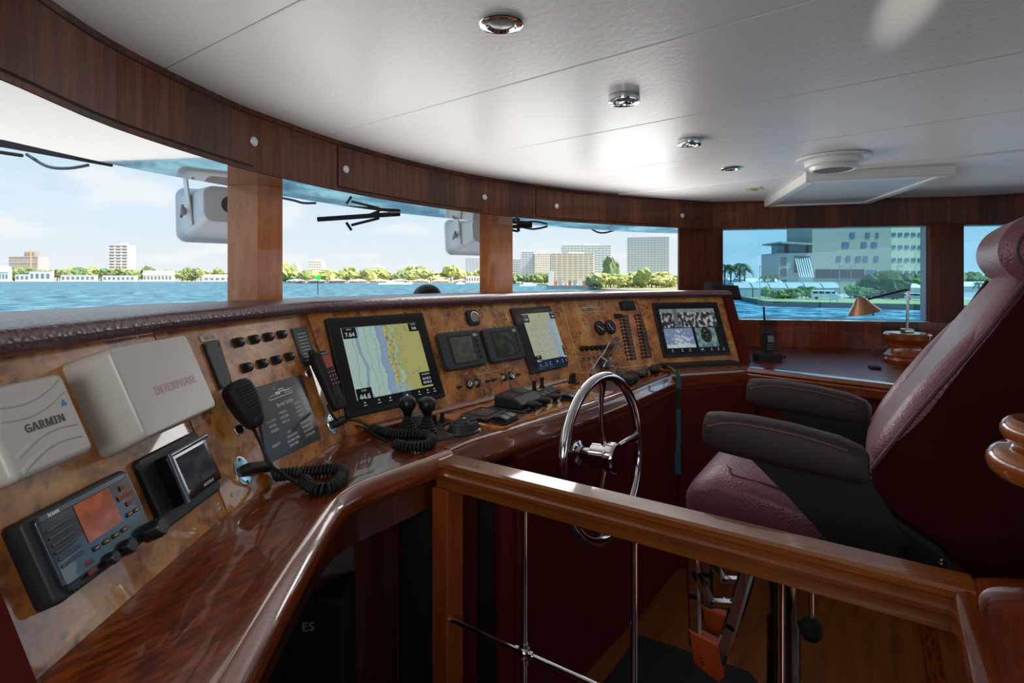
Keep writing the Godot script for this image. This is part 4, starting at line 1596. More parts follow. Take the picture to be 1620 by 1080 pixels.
	for q in [[1424, 122, Color8(40, 44, 52), "dark pickup parked by the grey shed"], [1450, 120, Color8(190, 198, 208), "silver car parked at the right of the tinted window"], [1362, 138, Color8(205, 205, 205), "pale car half hidden behind the flowering bush"], [1408, 126, Color8(54, 58, 66), "dark car at the left of the pickup"]]:
		var cx := facing(on_ground(q[0], q[1]))
		var car := thing("car", q[3], "car", cx)
		m = M.new()
		m.prism(at(0, 0, -0.9), [Vector2(-2.2, 0.3), Vector2(2.2, 0.3), Vector2(2.25, 0.85), Vector2(1.3, 0.98), Vector2(0.7, 1.5), Vector2(-1.1, 1.52), Vector2(-1.7, 1.0), Vector2(-2.25, 0.9)], 0.0, 1.8, 0.08)
		part("body", m, plain(q[2], 0.25), car, 30.0)
		m = M.new()
		m.box(at(-0.3, 1.22, 0.9), Vector3(1.7, 0.36, 0.03), 0.01)
		part("window", m, mats.gloss_dark, car)
		for x in [-1.35, 1.35]:
			m = M.new()
			m.lathe(axis_z(Vector3(x, 0.33, 0.8)), [Vector2(0, -0.1), Vector2(0.33, -0.1), Vector2(0.33, 0.12), Vector2(0, 0.12)], 14)
			part("wheel", m, mats.rubber, car)
	var sg := facing(on_ground(1319, 108))
	var st := thing("notice_board", "small white notice board on two legs in the grass", "sign", sg)
	m = M.new()
	m.box(at(0, 1.1, 0), Vector3(1.5, 1.0, 0.08), 0.0)
	part("board", m, plain(Color8(216, 226, 234), 0.6), st, 0.0)
	for x in [-0.6, 0.6]:
		m = M.new()
		m.box(at(x, 0.5, -0.05), Vector3(0.09, 1.0, 0.09), 0.0)
		part("leg", m, plain(Color8(110, 110, 110), 0.6), st, 0.0)

# ---------------------------------------------------------------- fittings on the outside of the windscreen
func build_deck() -> void:
	# loudhailers hung under the brow outside the glass
	for q in [[Vector2(352, 334), 2.75, "grey loudhailer hanging outside the first windscreen pane, cable in its back", 0], [Vector2(752, 371), 4.1, "white loudhailer hanging outside the second pane, louvred back", 1]]:
		var z: float = q[1]
		var c := far_at(q[0].x, q[0].y, z)
		var t := thing("loudhailer", q[2], "loudspeaker", Transform3D(Basis(Vector3.UP, -TURN + (0.72 if q[3] == 0 else 0.6)) * Basis(Vector3.RIGHT, -0.1), c))
		var m := M.new()
		var s := 0.155 if q[3] == 0 else 0.15
		# horn body: narrow rounded back widening to a flared mouth that faces forward
		var rs := []
		for k in [[0.16, 0.72, 0.66], [0.155, 0.80, 0.74], [0.0, 0.92, 0.90], [-0.12, 1.05, 1.04], [-0.15, 1.2, 1.2], [-0.17, 1.2, 1.2]]:
			rs.append(m.rrect(Transform3D(), s * 1.9 * k[1], s * 1.5 * k[2], 0.045, k[0], 5))
		m.rings(rs)
		part("body", m, plain(Color8(232, 234, 236), 0.4), t, 35.0)
		m = M.new()
		if q[3] == 0:
			m.lathe(axis_z(Vector3(0.0, 0, 0.158)), [Vector2(0.0, 0.006), Vector2(0.04, 0.006), Vector2(0.045, 0.0)], 24)
			part("back_plug", m, plain(Color8(70, 62, 60), 0.6), t)
			m = M.new()
			m.tube([Vector3(0, 0, 0.16), Vector3(0.03, 0.0, 0.19), Vector3(0.1, 0.02, 0.2), Vector3(0.16, 0.03, 0.18)], 0.006, 8)
			part("cable", m, mats.white, t)
		else:
			for i in 5:
				m.box(at(0.02 - 0.024 + i * 0.012, 0.01, 0.162), Vector3(0.006, 0.07, 0.006), 0.0)
			part("louvre", m, mats.matte, t)
		m = M.new()
		m.box(Transform3D(Basis(Vector3.BACK, 0.08), Vector3(-s * 0.98, 0.09, -0.02)), Vector3(0.008, 0.34, 0.075), 0.002)
		m.box(Transform3D(Basis(Vector3.BACK, -0.08), Vector3(s * 0.98, 0.09, -0.02)), Vector3(0.008, 0.34, 0.075), 0.002)
		m.box(at(0, 0.255, -0.02), Vector3(s * 2.0, 0.008, 0.075), 0.002)
		part("bracket", m, mats.white, t)
		m = M.new()
		for sx in [-1.0, 1.0]:
			m.ball(at(sx * (s + 0.012), -0.01, -0.02), Vector3(0.016, 0.022, 0.022), 8)
			m.box(Transform3D(Basis(Vector3.RIGHT, 0.7), Vector3(sx * (s + 0.02), -0.01, -0.02)), Vector3(0.012, 0.07, 0.016), 0.003)
		part("wing_nut", m, plain(Color8(150, 150, 150), 0.5), t)
	# wipers
	var wip := [
		["black windscreen wiper outside the first pane", 2.35, [Vector2(-120, 205), Vector2(178, 258)], [[Vector2(-60, 250), Vector2(75, 205)], [Vector2(-60, 232), Vector2(35, 246)]], [Vector2(42, 244), Vector2(75, 263), Vector2(108, 266), Vector2(140, 261)]],
		["black windscreen wiper outside the middle pane", 3.12, [Vector2(502, 347), Vector2(633, 338)], [[Vector2(584, 340), Vector2(600, 334)], [Vector2(556, 356), Vector2(600, 345)], [Vector2(548, 352), Vector2(556, 364)]], [Vector2(446, 313), Vector2(465, 317), Vector2(480, 321), Vector2(500, 321)]],
		["black windscreen wiper showing at the left of the third pane", 3.8, [Vector2(775, 360), Vector2(842, 357)], [[Vector2(800, 362), Vector2(820, 366)]], [Vector2(822, 358), Vector2(840, 362), Vector2(853, 361), Vector2(866, 358)]],
	]
	for q in wip:
		var t := thing("windscreen_wiper", q[0], "wiper")
		var z: float = q[1]
		var m := M.new()
		var a := far_at(q[2][0].x, q[2][0].y, z)
		var b := far_at(q[2][1].x, q[2][1].y, z)
		var d := (b - a).normalized()
		m.box(Transform3D(Basis(d, d.cross(Vector3(d.z, 0, -d.x)).normalized(), Vector3(d.z, 0, -d.x).normalized()).orthonormalized(), (a + b) * 0.5), Vector3(a.distance_to(b), 0.032 if z < 2.5 else 0.026, 0.016), 0.003)
		part("blade", m, mats.matte, t)
		for l in q[3]:
			m = M.new()
			m.tube([far_at(l[0].x, l[0].y, z + 0.03), far_at(l[1].x, l[1].y, z + 0.03)], 0.008, 8)
			part("arm", m, mats.matte, t)
		m = M.new()
		var top: Vector3 = far_at(q[3][0][1].x, q[3][0][1].y, z + 0.03)
		m.tube([top, Vector3(top.x, EYE_H + 0.612, top.z)], 0.012, 8)
		part("pivot", m, mats.matte, t)
		m = M.new()
		var hose := []
		for p in smooth(q[4], 5):
			hose.append(far_at(p.x, p.y, z + 0.05))
		m.tube(hose, 0.007, 8)
		part("washer_hose", m, plain(Color8(70, 84, 94), 0.5), t)
	# wiper motor box above the middle pane
	var mo := M.new()
	var mp := far_at(626, 330, 3.12)
	mo.box(Transform3D(Basis(Vector3.UP, -TURN), mp), Vector3(0.07, 0.05, 0.06), 0.006)
	single("wiper_motor", mo, mats.white, "small white wiper motor box above the middle pane", "motor")
	# loop of hose at the top of the third pane
	mo = M.new()
	var lp := []
	for p in smooth([Vector2(934, 361), Vector2(945, 367), Vector2(957, 368), Vector2(972, 364)], 5):
		lp.append(far_at(p.x, p.y, 4.4))
	mo.tube(lp, 0.007, 8)
	single("washer_hose", mo, plain(Color8(80, 92, 100), 0.5), "loop of grey hose hanging at the top of the third pane", "hose")
	# searchlight dome just outside the middle pane
	var dp := far_at(676, 472, 3.5)
	var dt := thing("searchlight", "glossy black searchlight dome just outside the middle pane", "searchlight", Transform3D(Basis(Vector3.UP, -TURN), dp))
	var dm := M.new()
	dm.ball(at(0, 0, 0), Vector3(0.101, 0.094, 0.101), 28, -0.3, 0.5)
	part("dome", dm, mats.gloss_dark, dt, 60.0)
	dm = M.new()
	dm.box(at(-0.095, 0.0, 0), Vector3(0.03, 0.05, 0.05), 0.006)
	part("hinge", dm, mats.matte, dt)
	dm = M.new()
	dm.lathe(Transform3D(), [Vector2(0.1, -0.05), Vector2(0.1, -0.3), Vector2(0.13, -0.34)], 24)
	part("pedestal", dm, mats.matte, dt)
	# black hood on the brow beside the starboard window
	var hp := far_at(1150, 462, 4.0)
	dm = M.new()
	dm.prism(Transform3D(Basis(Vector3.UP, -TURN), hp + Vector3(0, -0.05, -0.05)), [Vector2(-0.12, 0), Vector2(0.1, 0), Vector2(0.075, 0.10), Vector2(-0.03, 0.105), Vector2(-0.06, 0.125), Vector2(-0.12, 0.125)], 0.0, 0.16, 0.012)
	single("instrument_hood", dm, mats.matte, "black hood on the dash top beside the starboard window", "hood")

# ---------------------------------------------------------------- the dash: tilted burl panels, padded brow, shelf
const SHELF := -0.51
var edge_line: Array

func dash_pt(q: Vector2, u: float) -> Vector3:
	return W(q.x, u, q.y)

func build_dash() -> void:
	var bot := DASH
	var top := dash_line(DASH_BACK)
	var slant := sqrt(DASH_BACK * DASH_BACK + DASH_RISE * DASH_RISE)
	var dash := thing("dash_console", "long burl walnut dash of tilted panels under a padded leather brow", "console")
	for i in 5:
		# each burl panel is its own slab, mitred to its neighbours, with a hairline joint
		var f := facet(i)
		var wd: float = DASH[i].distance_to(DASH[i + 1])
		var tl := f.affine_inverse() * W(top[i].x, DASH_U + DASH_RISE, top[i].y)
		var tr := f.affine_inverse() * W(top[i + 1].x, DASH_U + DASH_RISE, top[i + 1].y)
		var m := M.new()
		m.prism(f, [Vector2(0.0015, 0), Vector2(wd - 0.0015, 0), Vector2(tr.x - 0.0015, slant), Vector2(tl.x + 0.0015, slant)], -0.018, 0.0, 0.0012)
		part("burl_panel", m, mats.burl, dash, 20.0)
		m = M.new()
		m.prism(f, [Vector2(-0.01, 0.0), Vector2(wd + 0.01, 0), Vector2(tr.x + 0.01, slant), Vector2(tl.x - 0.01, slant)], -0.03, -0.012, 0.0)
		part("backing", m, mats.groove, dash, 20.0)
	# corner screws of the port panels
	for q in [[0, 0.462, 0.425], [1, 0.02, 0.425], [1, 0.03, 0.03], [0, 0.487, 0.03], [0, 0.487, 0.02], [2, -0.02, 0.015], [2, 0.005, 0.015], [2, 1.17, 0.03]]:
		var m := M.new()
		m.lathe(facet(q[0], q[1], q[2]) * axis_z(Vector3.ZERO), [Vector2(0.0045, 0.0), Vector2(0.004, 0.0015), Vector2(0.0, 0.002)], 10)
		part("screw", m, mats.steel, dash)
	# engraved hairline round the switch panel
	var f3 := facet(3)
	var m := M.new()
	var rim := [Vector2(0.155, 0.42), Vector2(0.84, 0.42), Vector2(0.742, 0.022), Vector2(0.151, 0.031)]
	for k in 4:
		var a: Vector2 = rim[k]
		var b: Vector2 = rim[(k + 1) % 4]
		var d := (b - a).normalized()
		m.box(f3 * Transform3D(Basis(Vector3.BACK, d.angle()), Vector3((a.x + b.x) * 0.5, (a.y + b.y) * 0.5, 0.0002)), Vector3(a.distance_to(b), 0.0016, 0.0012), 0.0)
	part("inlay_line", m, mats.pale_ink, dash)

	# padded brow: a rolled front edge over the panels and a flat top back to the windscreen
	var line := []
	var full := [top[0] + (top[0] - top[1]).normalized() * 1.2]
	full.append_array(top)
	full.append(top[5] + (top[5] - top[4]).normalized() * 0.05)
	for q in full:
		line.append(dash_pt(q, 0.0))
	m = M.new()
	var lo := -0.118
	m.sweep(line, [Vector2(-0.14, lo), Vector2(0.012, lo), Vector2(0.026, lo + 0.007), Vector2(0.031, lo + 0.02), Vector2(0.026, lo + 0.034), Vector2(0.012, lo + 0.041), Vector2(-0.02, lo + 0.043), Vector2(-0.14, lo + 0.043)])
	var brow := thing("dash_brow", "padded burgundy leather brow running along the top of the dash", "padding")
	part("roll", m, mats.hide_brow, brow, 50.0)
	m = M.new()
	m.sweep(line, [Vector2(0.026, lo + 0.019), Vector2(0.0335, lo + 0.019), Vector2(0.0335, lo + 0.0215), Vector2(0.026, lo + 0.0215)])
	part("stitched_seam", m, plain(Color8(60, 34, 40), 0.6), brow, 30.0)
	m = M.new()
	var inner := []
	for k in 41:
		inner.append(resample(full, k / 40.0))
	var outer := []
	var gl := push(sub_line(glass_line, glass_line[0], Vector2(4.2, 1.6)), 0.03)
	for k in 41:
		outer.append(resample(gl, k / 40.0))
	var back := push(inner, -0.1)
	for k in 40:
		m.quad(dash_pt(back[k], lo + 0.0425), dash_pt(back[k + 1], lo + 0.0425), dash_pt(outer[k + 1], lo + 0.03), dash_pt(outer[k], lo + 0.03), Vector3.UP)
		m.quad(dash_pt(outer[k], lo + 0.03), dash_pt(outer[k + 1], lo + 0.03), dash_pt(outer[k + 1], -0.7), dash_pt(outer[k], -0.7), W(outer[k].x, 0, outer[k].y) - W(1.9, 0, 0.5))
	part("deck", m, mats.hide_brow, brow, 30.0)

	# leather end caps of the dash
	for e in [0, 1]:
		var f := facet(0) if e == 0 else facet(4, DASH[4].distance_to(DASH[5]))
		var s := -1.0 if e == 0 else 1.0
		var prof := [Vector2(0.006, -0.02), Vector2(0.012, 0.1), Vector2(0.012, slant + 0.02), Vector2(-0.25, slant + 0.02), Vector2(-0.25, -0.02)]
		m = M.new()
		var xf := f * Transform3D(Basis(Vector3.BACK * -1.0, Vector3.UP, Vector3.RIGHT), Vector3.ZERO)
		m.prism(xf, [Vector2(-0.016, -0.01), Vector2(-0.02, 0.1), Vector2(-0.02, slant), Vector2(0.25, slant), Vector2(0.25, -0.01)], 0.002 if e == 1 else -0.075, 0.07 if e == 1 else -0.002, 0.012 if e == 1 else 0.0)
		part("end_cap", m, mats.hide_flat, dash, 30.0)

	# shelf: figured top with a thick rounded nosing in two runs
	var wing := [Vector2(0.10, 0.45), Vector2(0.43, 0.735), Vector2(0.67, 0.93), Vector2(0.79, 1.022), Vector2(0.845, 1.05), Vector2(0.91, 1.063), Vector2(1.0, 1.06), Vector2(1.16, 1.052), Vector2(1.235, 1.05)]
	var helm := [Vector2(1.245, 1.05), Vector2(1.33, 1.052), Vector2(1.40, 1.046), Vector2(1.48, 1.03), Vector2(1.85, 0.985), Vector2(2.376, 0.94), Vector2(2.90, 0.925)]
	var right := [Vector2(2.90, 0.925), Vector2(3.33, 0.615)]
	var aft := [Vector2(3.33, 0.615), Vector2(3.25, 0.24), Vector2(3.17, -0.13), Vector2(3.07, -0.6), Vector2(3.0, -0.9)]
	edge_line = smooth(wing, 3)
	var shelf := thing("shelf_top", "varnished figured mahogany shelf with a thick rounded nosing below the dash", "shelf")
	var poly := []
	poly.append_array(edge_line)
	poly.append_array(helm)
	poly.append(Vector2(3.32, 0.62))
	for k in range(5, -1, -1):
		poly.append(DASH[k] + (dash_line(0.02)[k] - DASH[k]))
	poly.append(Vector2(-0.12, 0.62))
	m = M.new()
	var flat := Transform3D(Basis(Vector3.RIGHT, Vector3.FORWARD, Vector3.UP), Vector3(0, EYE_H, 0))
	m.prism(flat, poly, SHELF - 0.035, SHELF, 0.0)
	part("top_board", m, mats.figured, shelf, 20.0)
	var nose := [Vector2(-0.05, 0.002), Vector2(-0.012, 0.004), Vector2(0.006, 0.001), Vector2(0.02, -0.012), Vector2(0.026, -0.03), Vector2(0.02, -0.05), Vector2(0.006, -0.062), Vector2(-0.012, -0.066), Vector2(-0.05, -0.066)]
	var run := []
	for q in edge_line:
		run.append(dash_pt(q, SHELF))
	m = M.new()
	m.sweep(run, nose)
	part("nosing", m, mats.edge, shelf, 50.0)
	run = []
	for q in smooth(helm, 3):
		run.append(dash_pt(q, SHELF))
	m = M.new()
	m.sweep(run, [Vector2(-0.05, 0.002), Vector2(-0.014, 0.003), Vector2(0.0, -0.002), Vector2(0.009, -0.014), Vector2(0.012, -0.03), Vector2(0.026, -0.04), Vector2(0.03, -0.055), Vector2(0.024, -0.075), Vector2(0.008, -0.085), Vector2(-0.05, -0.085)])
	part("nosing", m, mats.edge, shelf, 50.0)
	run = []
	for q in right:
		run.append(dash_pt(q, SHELF))
	m = M.new()
	m.sweep(run, [Vector2(-0.3, 0.008), Vector2(-0.005, 0.008), Vector2(0.004, 0.0), Vector2(0.008, -0.02), Vector2(0.006, -0.07), Vector2(0.0, -0.078), Vector2(-0.1, -0.078), Vector2(-0.3, -0.05)])
	part("nosing", m, mats.edge, shelf, 40.0)
	# starboard counter
	run = []
	for q in aft:
		run.append(dash_pt(q, SHELF))
	var counter := thing("side_counter", "glossy mahogany side counter under the tinted window, carrying the lamp", "counter")
	m = M.new()
	m.prism(flat, [Vector2(3.335, 0.62), Vector2(3.25, 0.24), Vector2(3.17, -0.13), Vector2(3.07, -0.6), Vector2(3.0, -0.9), Vector2(5.08, -0.78), Vector2(4.95, -0.45), Vector2(4.32, 1.04), Vector2(3.9, 1.1), Vector2(3.53, 0.72)], SHELF - 0.04, SHELF, 0.0)
	part("top_board", m, mats.counter, counter, 20.0)
	m = M.new()
	m.sweep(run, [Vector2(-0.06, 0.003), Vector2(-0.004, 0.003), Vector2(0.008, -0.004), Vector2(0.014, -0.016), Vector2(0.01, -0.028), Vector2(0.016, -0.034), Vector2(0.016, -0.07), Vector2(0.008, -0.078), Vector2(-0.06, -0.078)])
	part("nosing", m, mats.edge, counter, 40.0)

	# fascia and cabinets under the port wing
	var under := thing("wing_cabinet", "dark varnished cabinet front under the port end of the shelf", "cabinet")
	run = []
	for q in edge_line:
		run.append(dash_pt(q, SHELF))
	m = M.new()
	m.sweep(run, [Vector2(-0.05, -0.066), Vector2(-0.018, -0.066), Vector2(-0.018, -0.15), Vector2(-0.05, -0.15)])
	part("fascia", m, mats.veneer_dark, under, 30.0)
	m = M.new()
	m.box(Transform3D(Basis(Vector3.UP, 0.0), W(1.01, -1.1, 1.215)), Vector3(0.33, 0.9, 0.03), 0.002)
	part("door", m, mats.veneer_dark, under, 30.0)
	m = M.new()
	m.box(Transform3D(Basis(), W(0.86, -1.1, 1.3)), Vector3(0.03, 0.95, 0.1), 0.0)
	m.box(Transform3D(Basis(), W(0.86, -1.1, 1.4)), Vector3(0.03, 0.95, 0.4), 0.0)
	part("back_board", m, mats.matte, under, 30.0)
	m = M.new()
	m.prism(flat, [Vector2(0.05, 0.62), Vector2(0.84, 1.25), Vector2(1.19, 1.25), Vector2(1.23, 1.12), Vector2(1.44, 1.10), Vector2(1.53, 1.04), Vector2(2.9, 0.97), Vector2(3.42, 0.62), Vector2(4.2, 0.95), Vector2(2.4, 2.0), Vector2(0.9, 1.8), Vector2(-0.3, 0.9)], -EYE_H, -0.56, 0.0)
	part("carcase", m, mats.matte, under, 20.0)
	# a black box with white lettering in the knee space
	var bx := thing("stowed_case", "black case with worn white lettering in the dark knee space under the wing", "case", Transform3D(Basis(Vector3.UP, -TURN + 0.1), far_at(480, 985, 1.35)))
	m = M.new()
	m.box(at(0, -0.26, -0.08), Vector3(0.2, 0.62, 0.16), 0.01)
	part("shell", m, mats.matte, bx)
	text("ES", 0.022, plain(Color8(150, 150, 152), 0.6), bx, at(0.012, -0.01, 0.001), "Droid Sans", true)

	# upholstered helm front below the shelf
	var front := thing("helm_cabinet", "dark burgundy leather panelled front below the wheel shelf", "panelling")
	var segs := [[Vector2(1.24, 1.085), Vector2(1.405, 1.072)], [Vector2(1.50, 0.985), Vector2(2.39, 0.905)], [Vector2(2.395, 0.905), Vector2(2.905, 0.885)], [Vector2(2.91, 0.88), Vector2(3.34, 0.572)], [Vector2(3.345, 0.565), Vector2(3.18, -0.15)], [Vector2(3.178, -0.155), Vector2(3.02, -0.88)]]
	for s in segs:
		var a: Vector2 = s[0]
		var b: Vector2 = s[1]
		var d := (b - a).normalized()
		var e := Vector3(d.x, 0, -d.y)
		var n := e.cross(Vector3.UP)
		m = M.new()
		m.box(Transform3D(Basis(e, Vector3.UP, n), W((a.x + b.x) * 0.5, (-0.585 - EYE_H) * 0.5, (a.y + b.y) * 0.5) - n * 0.03), Vector3(a.distance_to(b) - 0.004, EYE_H - 0.585, 0.06), 0.008)
		part("leather_panel", m, mats.hide_flat, front, 30.0)
	m = M.new()
	m.lathe(Transform3D(Basis(), W(1.475, -EYE_H, 1.02)), [Vector2(0.035, 0.0), Vector2(0.035, EYE_H - 0.6)], 20)
	part("leather_roll", m, mats.hide_flat, front, 60.0)

# ---------------------------------------------------------------- instruments on the dash panels
func screen_mat(t: Texture2D, e: float) -> StandardMaterial3D:
	var m := plain(Color(0.03, 0.03, 0.03), 0.12)
	m.emission_enabled = true
	m.emission = Color.WHITE
	m.emission_operator = BaseMaterial3D.EMISSION_OP_MULTIPLY
	m.emission_texture = t
	m.emission_energy_multiplier = e
	return m

func chart_a() -> ImageTexture:
	var n := noise(FastNoiseLite.TYPE_SIMPLEX_SMOOTH, 0.012, 201, 3)
	var n2 := noise(FastNoiseLite.TYPE_SIMPLEX_SMOOTH, 0.05, 203, 3)
	return paint(400, 300, func(x, y):
		var shore: float = 205.0 + y * 0.0 + n.get_noise_2d(0, y) * 14.0
		var wig := n2.get_noise_2d(x, y)
		var c := Color8(184, 212, 204)
		if x > shore:
			c = Color8(182, 182, 112)
			if x < shore + 9:
				c = Color8(206, 206, 80)
			var creek: float = shore + 36 + n.get_noise_2d(50, y * 1.5) * 26.0
			if abs(x - creek) < 3.5 + (12.0 if y > 210 else 0.0) * (0.5 + wig):
				c = Color8(178, 206, 200)
			elif abs(x - creek) < 34 and wig > 0.18:
				c = Color8(150, 168, 150)
			if x < shore + 30 and wig > 0.42:
				c = Color8(170, 70, 70)
			if n.get_noise_2d(x * 2.0 + 300, y * 0.9) > 0.46:
				c = Color8(150, 160, 110)
			if y > 262 + n.get_noise_2d(x, 90) * 26.0 and x < shore + 80 and wig > -0.1:
				c = Color8(160, 186, 200)
		else:
			if x > shore - 42.0:
				c = Color8(150, 176, 206)
			for k in 5:
				var l: float = 40.0 + k * 34 + n.get_noise_2d(k * 90, y * 0.7) * 18.0
				if abs(x - l) < 1.0:
					c = Color8(120, 160, 164)
				if k == 1 and abs(x - l) < 7.0:
					c = Color8(140, 176, 186)
			if n2.get_noise_2d(x * 4.0, y * 4.0 + 900) > 0.5:
				c = Color8(96, 120, 130)
		if y < 3 or y > 296:
			c = c.darkened(0.1)
		return c)

func chart_b() -> ImageTexture:
	var n := noise(FastNoiseLite.TYPE_SIMPLEX_SMOOTH, 0.012, 211, 3)
	var n2 := noise(FastNoiseLite.TYPE_SIMPLEX_SMOOTH, 0.06, 213, 3)
	return paint(360, 270, func(x, y):
		var shore: float = 255.0 + n.get_noise_2d(0, y) * 16.0 + (20.0 if y < 60 else 0.0)
		var wig := n2.get_noise_2d(x, y)
		var c := Color8(198, 200, 168)
		if x > shore:
			c = Color8(172, 194, 214) if x < shore + 46 else Color8(186, 206, 204)
		elif n2.get_noise_2d(x * 0.6, y * 3.2) > 0.34 and x > 30:
			c = Color8(150, 160, 142)
		elif x > 110 and x < shore - 10 and wig > 0.12 and y > 90:
			c = Color8(196, 214, 214)
		if int(y) % 44 == 0 and wig > -0.3:
			c = Color8(160, 166, 148)
		return c)

func cameras() -> ImageTexture:
	var n := noise(FastNoiseLite.TYPE_SIMPLEX_SMOOTH, 0.026, 221, 5)
	var n2 := noise(FastNoiseLite.TYPE_CELLULAR, 0.05, 223, 2)
	return paint(400, 260, func(x, y):
		if y < 126:
			var g := 0.5 + n.get_noise_2d(x * 1.3, y * 0.9) * 0.9 + n2.get_noise_2d(x, y) * 0.4
			var v: float = clampf(0.16 + 0.62 * smoothstep(0.25, 0.85, g + 0.22), 0, 0.85)
			if y < 26:
				v = 0.55 + 0.1 * n.get_noise_2d(x, 3)
			if x > 96 and x < 122:
				v = 0.42 + 0.1 * n.get_noise_2d(x * 4, y)
			return Color(v * 0.94, v, v * 1.02)
		if y < 131:
			return Color(0.02, 0.02, 0.03)
		if x < 205:
			var d := Vector2(x - 110, y - 215).length()
			var foam := n.get_noise_2d(x * 1.2, y * 1.2) + 0.6 - d * 0.008
			return Color8(122, 146, 180).lerp(Color8(214, 226, 226), clampf(smoothstep(0.0, 0.7, foam) + (0.8 if y > 236 else 0.0), 0, 1))
		if x < 224:
			return Color(0.02, 0.02, 0.03)
		if x > 372:
			return Color(0.03, 0.03, 0.03)
		var q := Vector2((x - 298) / 38.0, (y - 180) / 52.0)
		if q.length() < 1.0:
			return Color8(22, 24, 28) if n.get_noise_2d(x, y * 2) < 0.25 else Color8(120, 110, 90)
		return Color8(150, 172, 170).lerp(Color8(60, 104, 112), clampf(0.5 + n.get_noise_2d(x * 0.8, y * 0.8), 0, 1)))

func lcd_tex(seed_: int, a: Color, b: Color) -> ImageTexture:
	var n := noise(FastNoiseLite.TYPE_SIMPLEX_SMOOTH, 0.02, seed_, 3)
	return paint(96, 96, func(x, y): return a.lerp(b, clampf(0.5 + n.get_noise_2d(x, y) * 1.2 + (y - 48) * 0.004, 0, 1)))

func display(i: int, label: String, a0: float, a1: float, b0: float, b1: float, scr: Array, t: Texture2D, e: float, boxes: Array, bar: Color, strip: Color) -> Node3D:
	var w := a1 - a0
	var h := b1 - b0
	var cx := (a0 + a1) * 0.5
	var cy := (b0 + b1) * 0.5
	var o := thing("chart_display", label, "display", facet(i, cx, cy))
	var m := M.new()
	m.pad(Transform3D(), w, h, 0.014, 0.006, 0.004)
	part("bezel", m, mats.black, o, 30.0)
	m = M.new()
	m.pad(at(0, 0.002, 0), w - 0.018, h - 0.03, 0.0148, 0.003, 0.0006)
	part("glass_front", m, mats.gloss_dark, o, 30.0)
	var sw: float = scr[1] - scr[0]
	var sh: float = scr[3] - scr[2]
	var sx: float = (scr[0] + scr[1]) * 0.5 - cx
	var sy: float = (scr[2] + scr[3]) * 0.5 - cy
	m = M.new()
	var z := 0.0151
	m.quad_uv([Vector3(sx - sw / 2, sy + sh / 2, z), Vector3(sx + sw / 2, sy + sh / 2, z), Vector3(sx + sw / 2, sy - sh / 2, z), Vector3(sx - sw / 2, sy - sh / 2, z)], [Vector2(0, 0), Vector2(1, 0), Vector2(1, 1), Vector2(0, 1)], Vector3.BACK)
	var s := part("screen", m, screen_mat(t, e), o, 0.0, "lit screen")
	if strip.a > 0.0:
		m = M.new()
		m.box(at(strip.b * 0.0 + sx - sw * 0.08, sy - sh * 0.5 - 0.017, z), Vector3(sw * 0.86, 0.044, 0.0003), 0.0)
		part("status_strip", m, glow(Color(0.03, 0.16, 0.28), 0.55), s, 0.0)
	for q in boxes:   # data boxes: [x, y, w, h, big text, small text]
		m = M.new()
		m.box(at(sx + q[0] * sw, sy + q[1] * sh, z + 0.0003), Vector3(q[2], q[3], 0.0004), 0.0)
		part("data_box", m, glow(bar, 0.25), s, 0.0)
		var ink := glow(Color(0.8, 0.82, 0.84), 0.6)
		text(q[4], q[3] * q[6], ink, s, at(sx + q[0] * sw, sy + q[1] * sh - q[3] * 0.14, z + 0.0007), "Droid Sans", true, "reading", 0.0002)
		text(q[5], q[3] * 0.12, ink, s, at(sx + q[0] * sw, sy + q[1] * sh + q[3] * 0.32, z + 0.0007), "Droid Sans", false, "caption", 0.0002)
	# menu icons along the foot
	for fx in [-0.42, -0.25, -0.11, 0.28, 0.40, 0.5]:
		m = M.new()
		m.lathe(axis_z(Vector3(sx + fx * sw, sy - sh * 0.5 - 0.011, z + 0.0003)), [Vector2(0.0035, 0.0), Vector2(0.0, 0.0004)], 8)
		m.box(at(sx + fx * sw, sy - sh * 0.5 - 0.021, z + 0.0002), Vector3(0.014, 0.0022, 0.0003), 0.0)
		part("menu_icon", m, glow(Color(0.75, 0.78, 0.8), 0.55), o, 0.0)
	m = M.new()
	m.box(at(sx + 0.11 * sw, sy - sh * 0.5 - 0.014, z), Vector3(0.034, 0.022, 0.0005), 0.0)
	part("home_key", m, glow(Color(0.12, 0.2, 0.32), 0.6), o, 0.0)
	m = M.new()
	m.prism(at(sx + 0.11 * sw, sy - sh * 0.5 - 0.014, z + 0.0002), [Vector2(-0.004, -0.004), Vector2(0.004, -0.004), Vector2(0.004, 0.001), Vector2(0.0, 0.005), Vector2(-0.004, 0.001)], 0.0, 0.0004)
	part("home_icon", m, glow(Color(0.8, 0.85, 0.9), 0.6), o, 0.0)
	text("GARMIN", 0.006, mats.logo, o, at(sx + 0.11 * sw, -h * 0.5 + 0.03, 0.0151), "Droid Sans", true, "maker_name", 0.0003)
	return o

func knob(m: M, x: Transform3D, r: float, h: float, ribs := 0) -> void:
	m.lathe(x, [Vector2(r * 1.08, 0.0), Vector2(r * 1.05, h * 0.25), Vector2(r, h * 0.3), Vector2(r * 0.94, h * 0.9), Vector2(r * 0.84, h), Vector2(0.0, h)], 20)
	for k in ribs:
		var a := TAU * k / ribs
		m.box(x * Transform3D(Basis(Vector3.UP, -a), Vector3(cos(a), 0, sin(a)) * r * 1.0 + Vector3.UP * h * 0.6), Vector3(r * 0.16, h * 0.6, r * 0.16), 0.0)

func dotted(m: M, c: Vector3, n: int, w: float, h: float, gap: float) -> void:
	for k in n:
		m.box(at(c.x, c.y - k * gap, c.z), Vector3(w, h, 0.0004), 0.0)

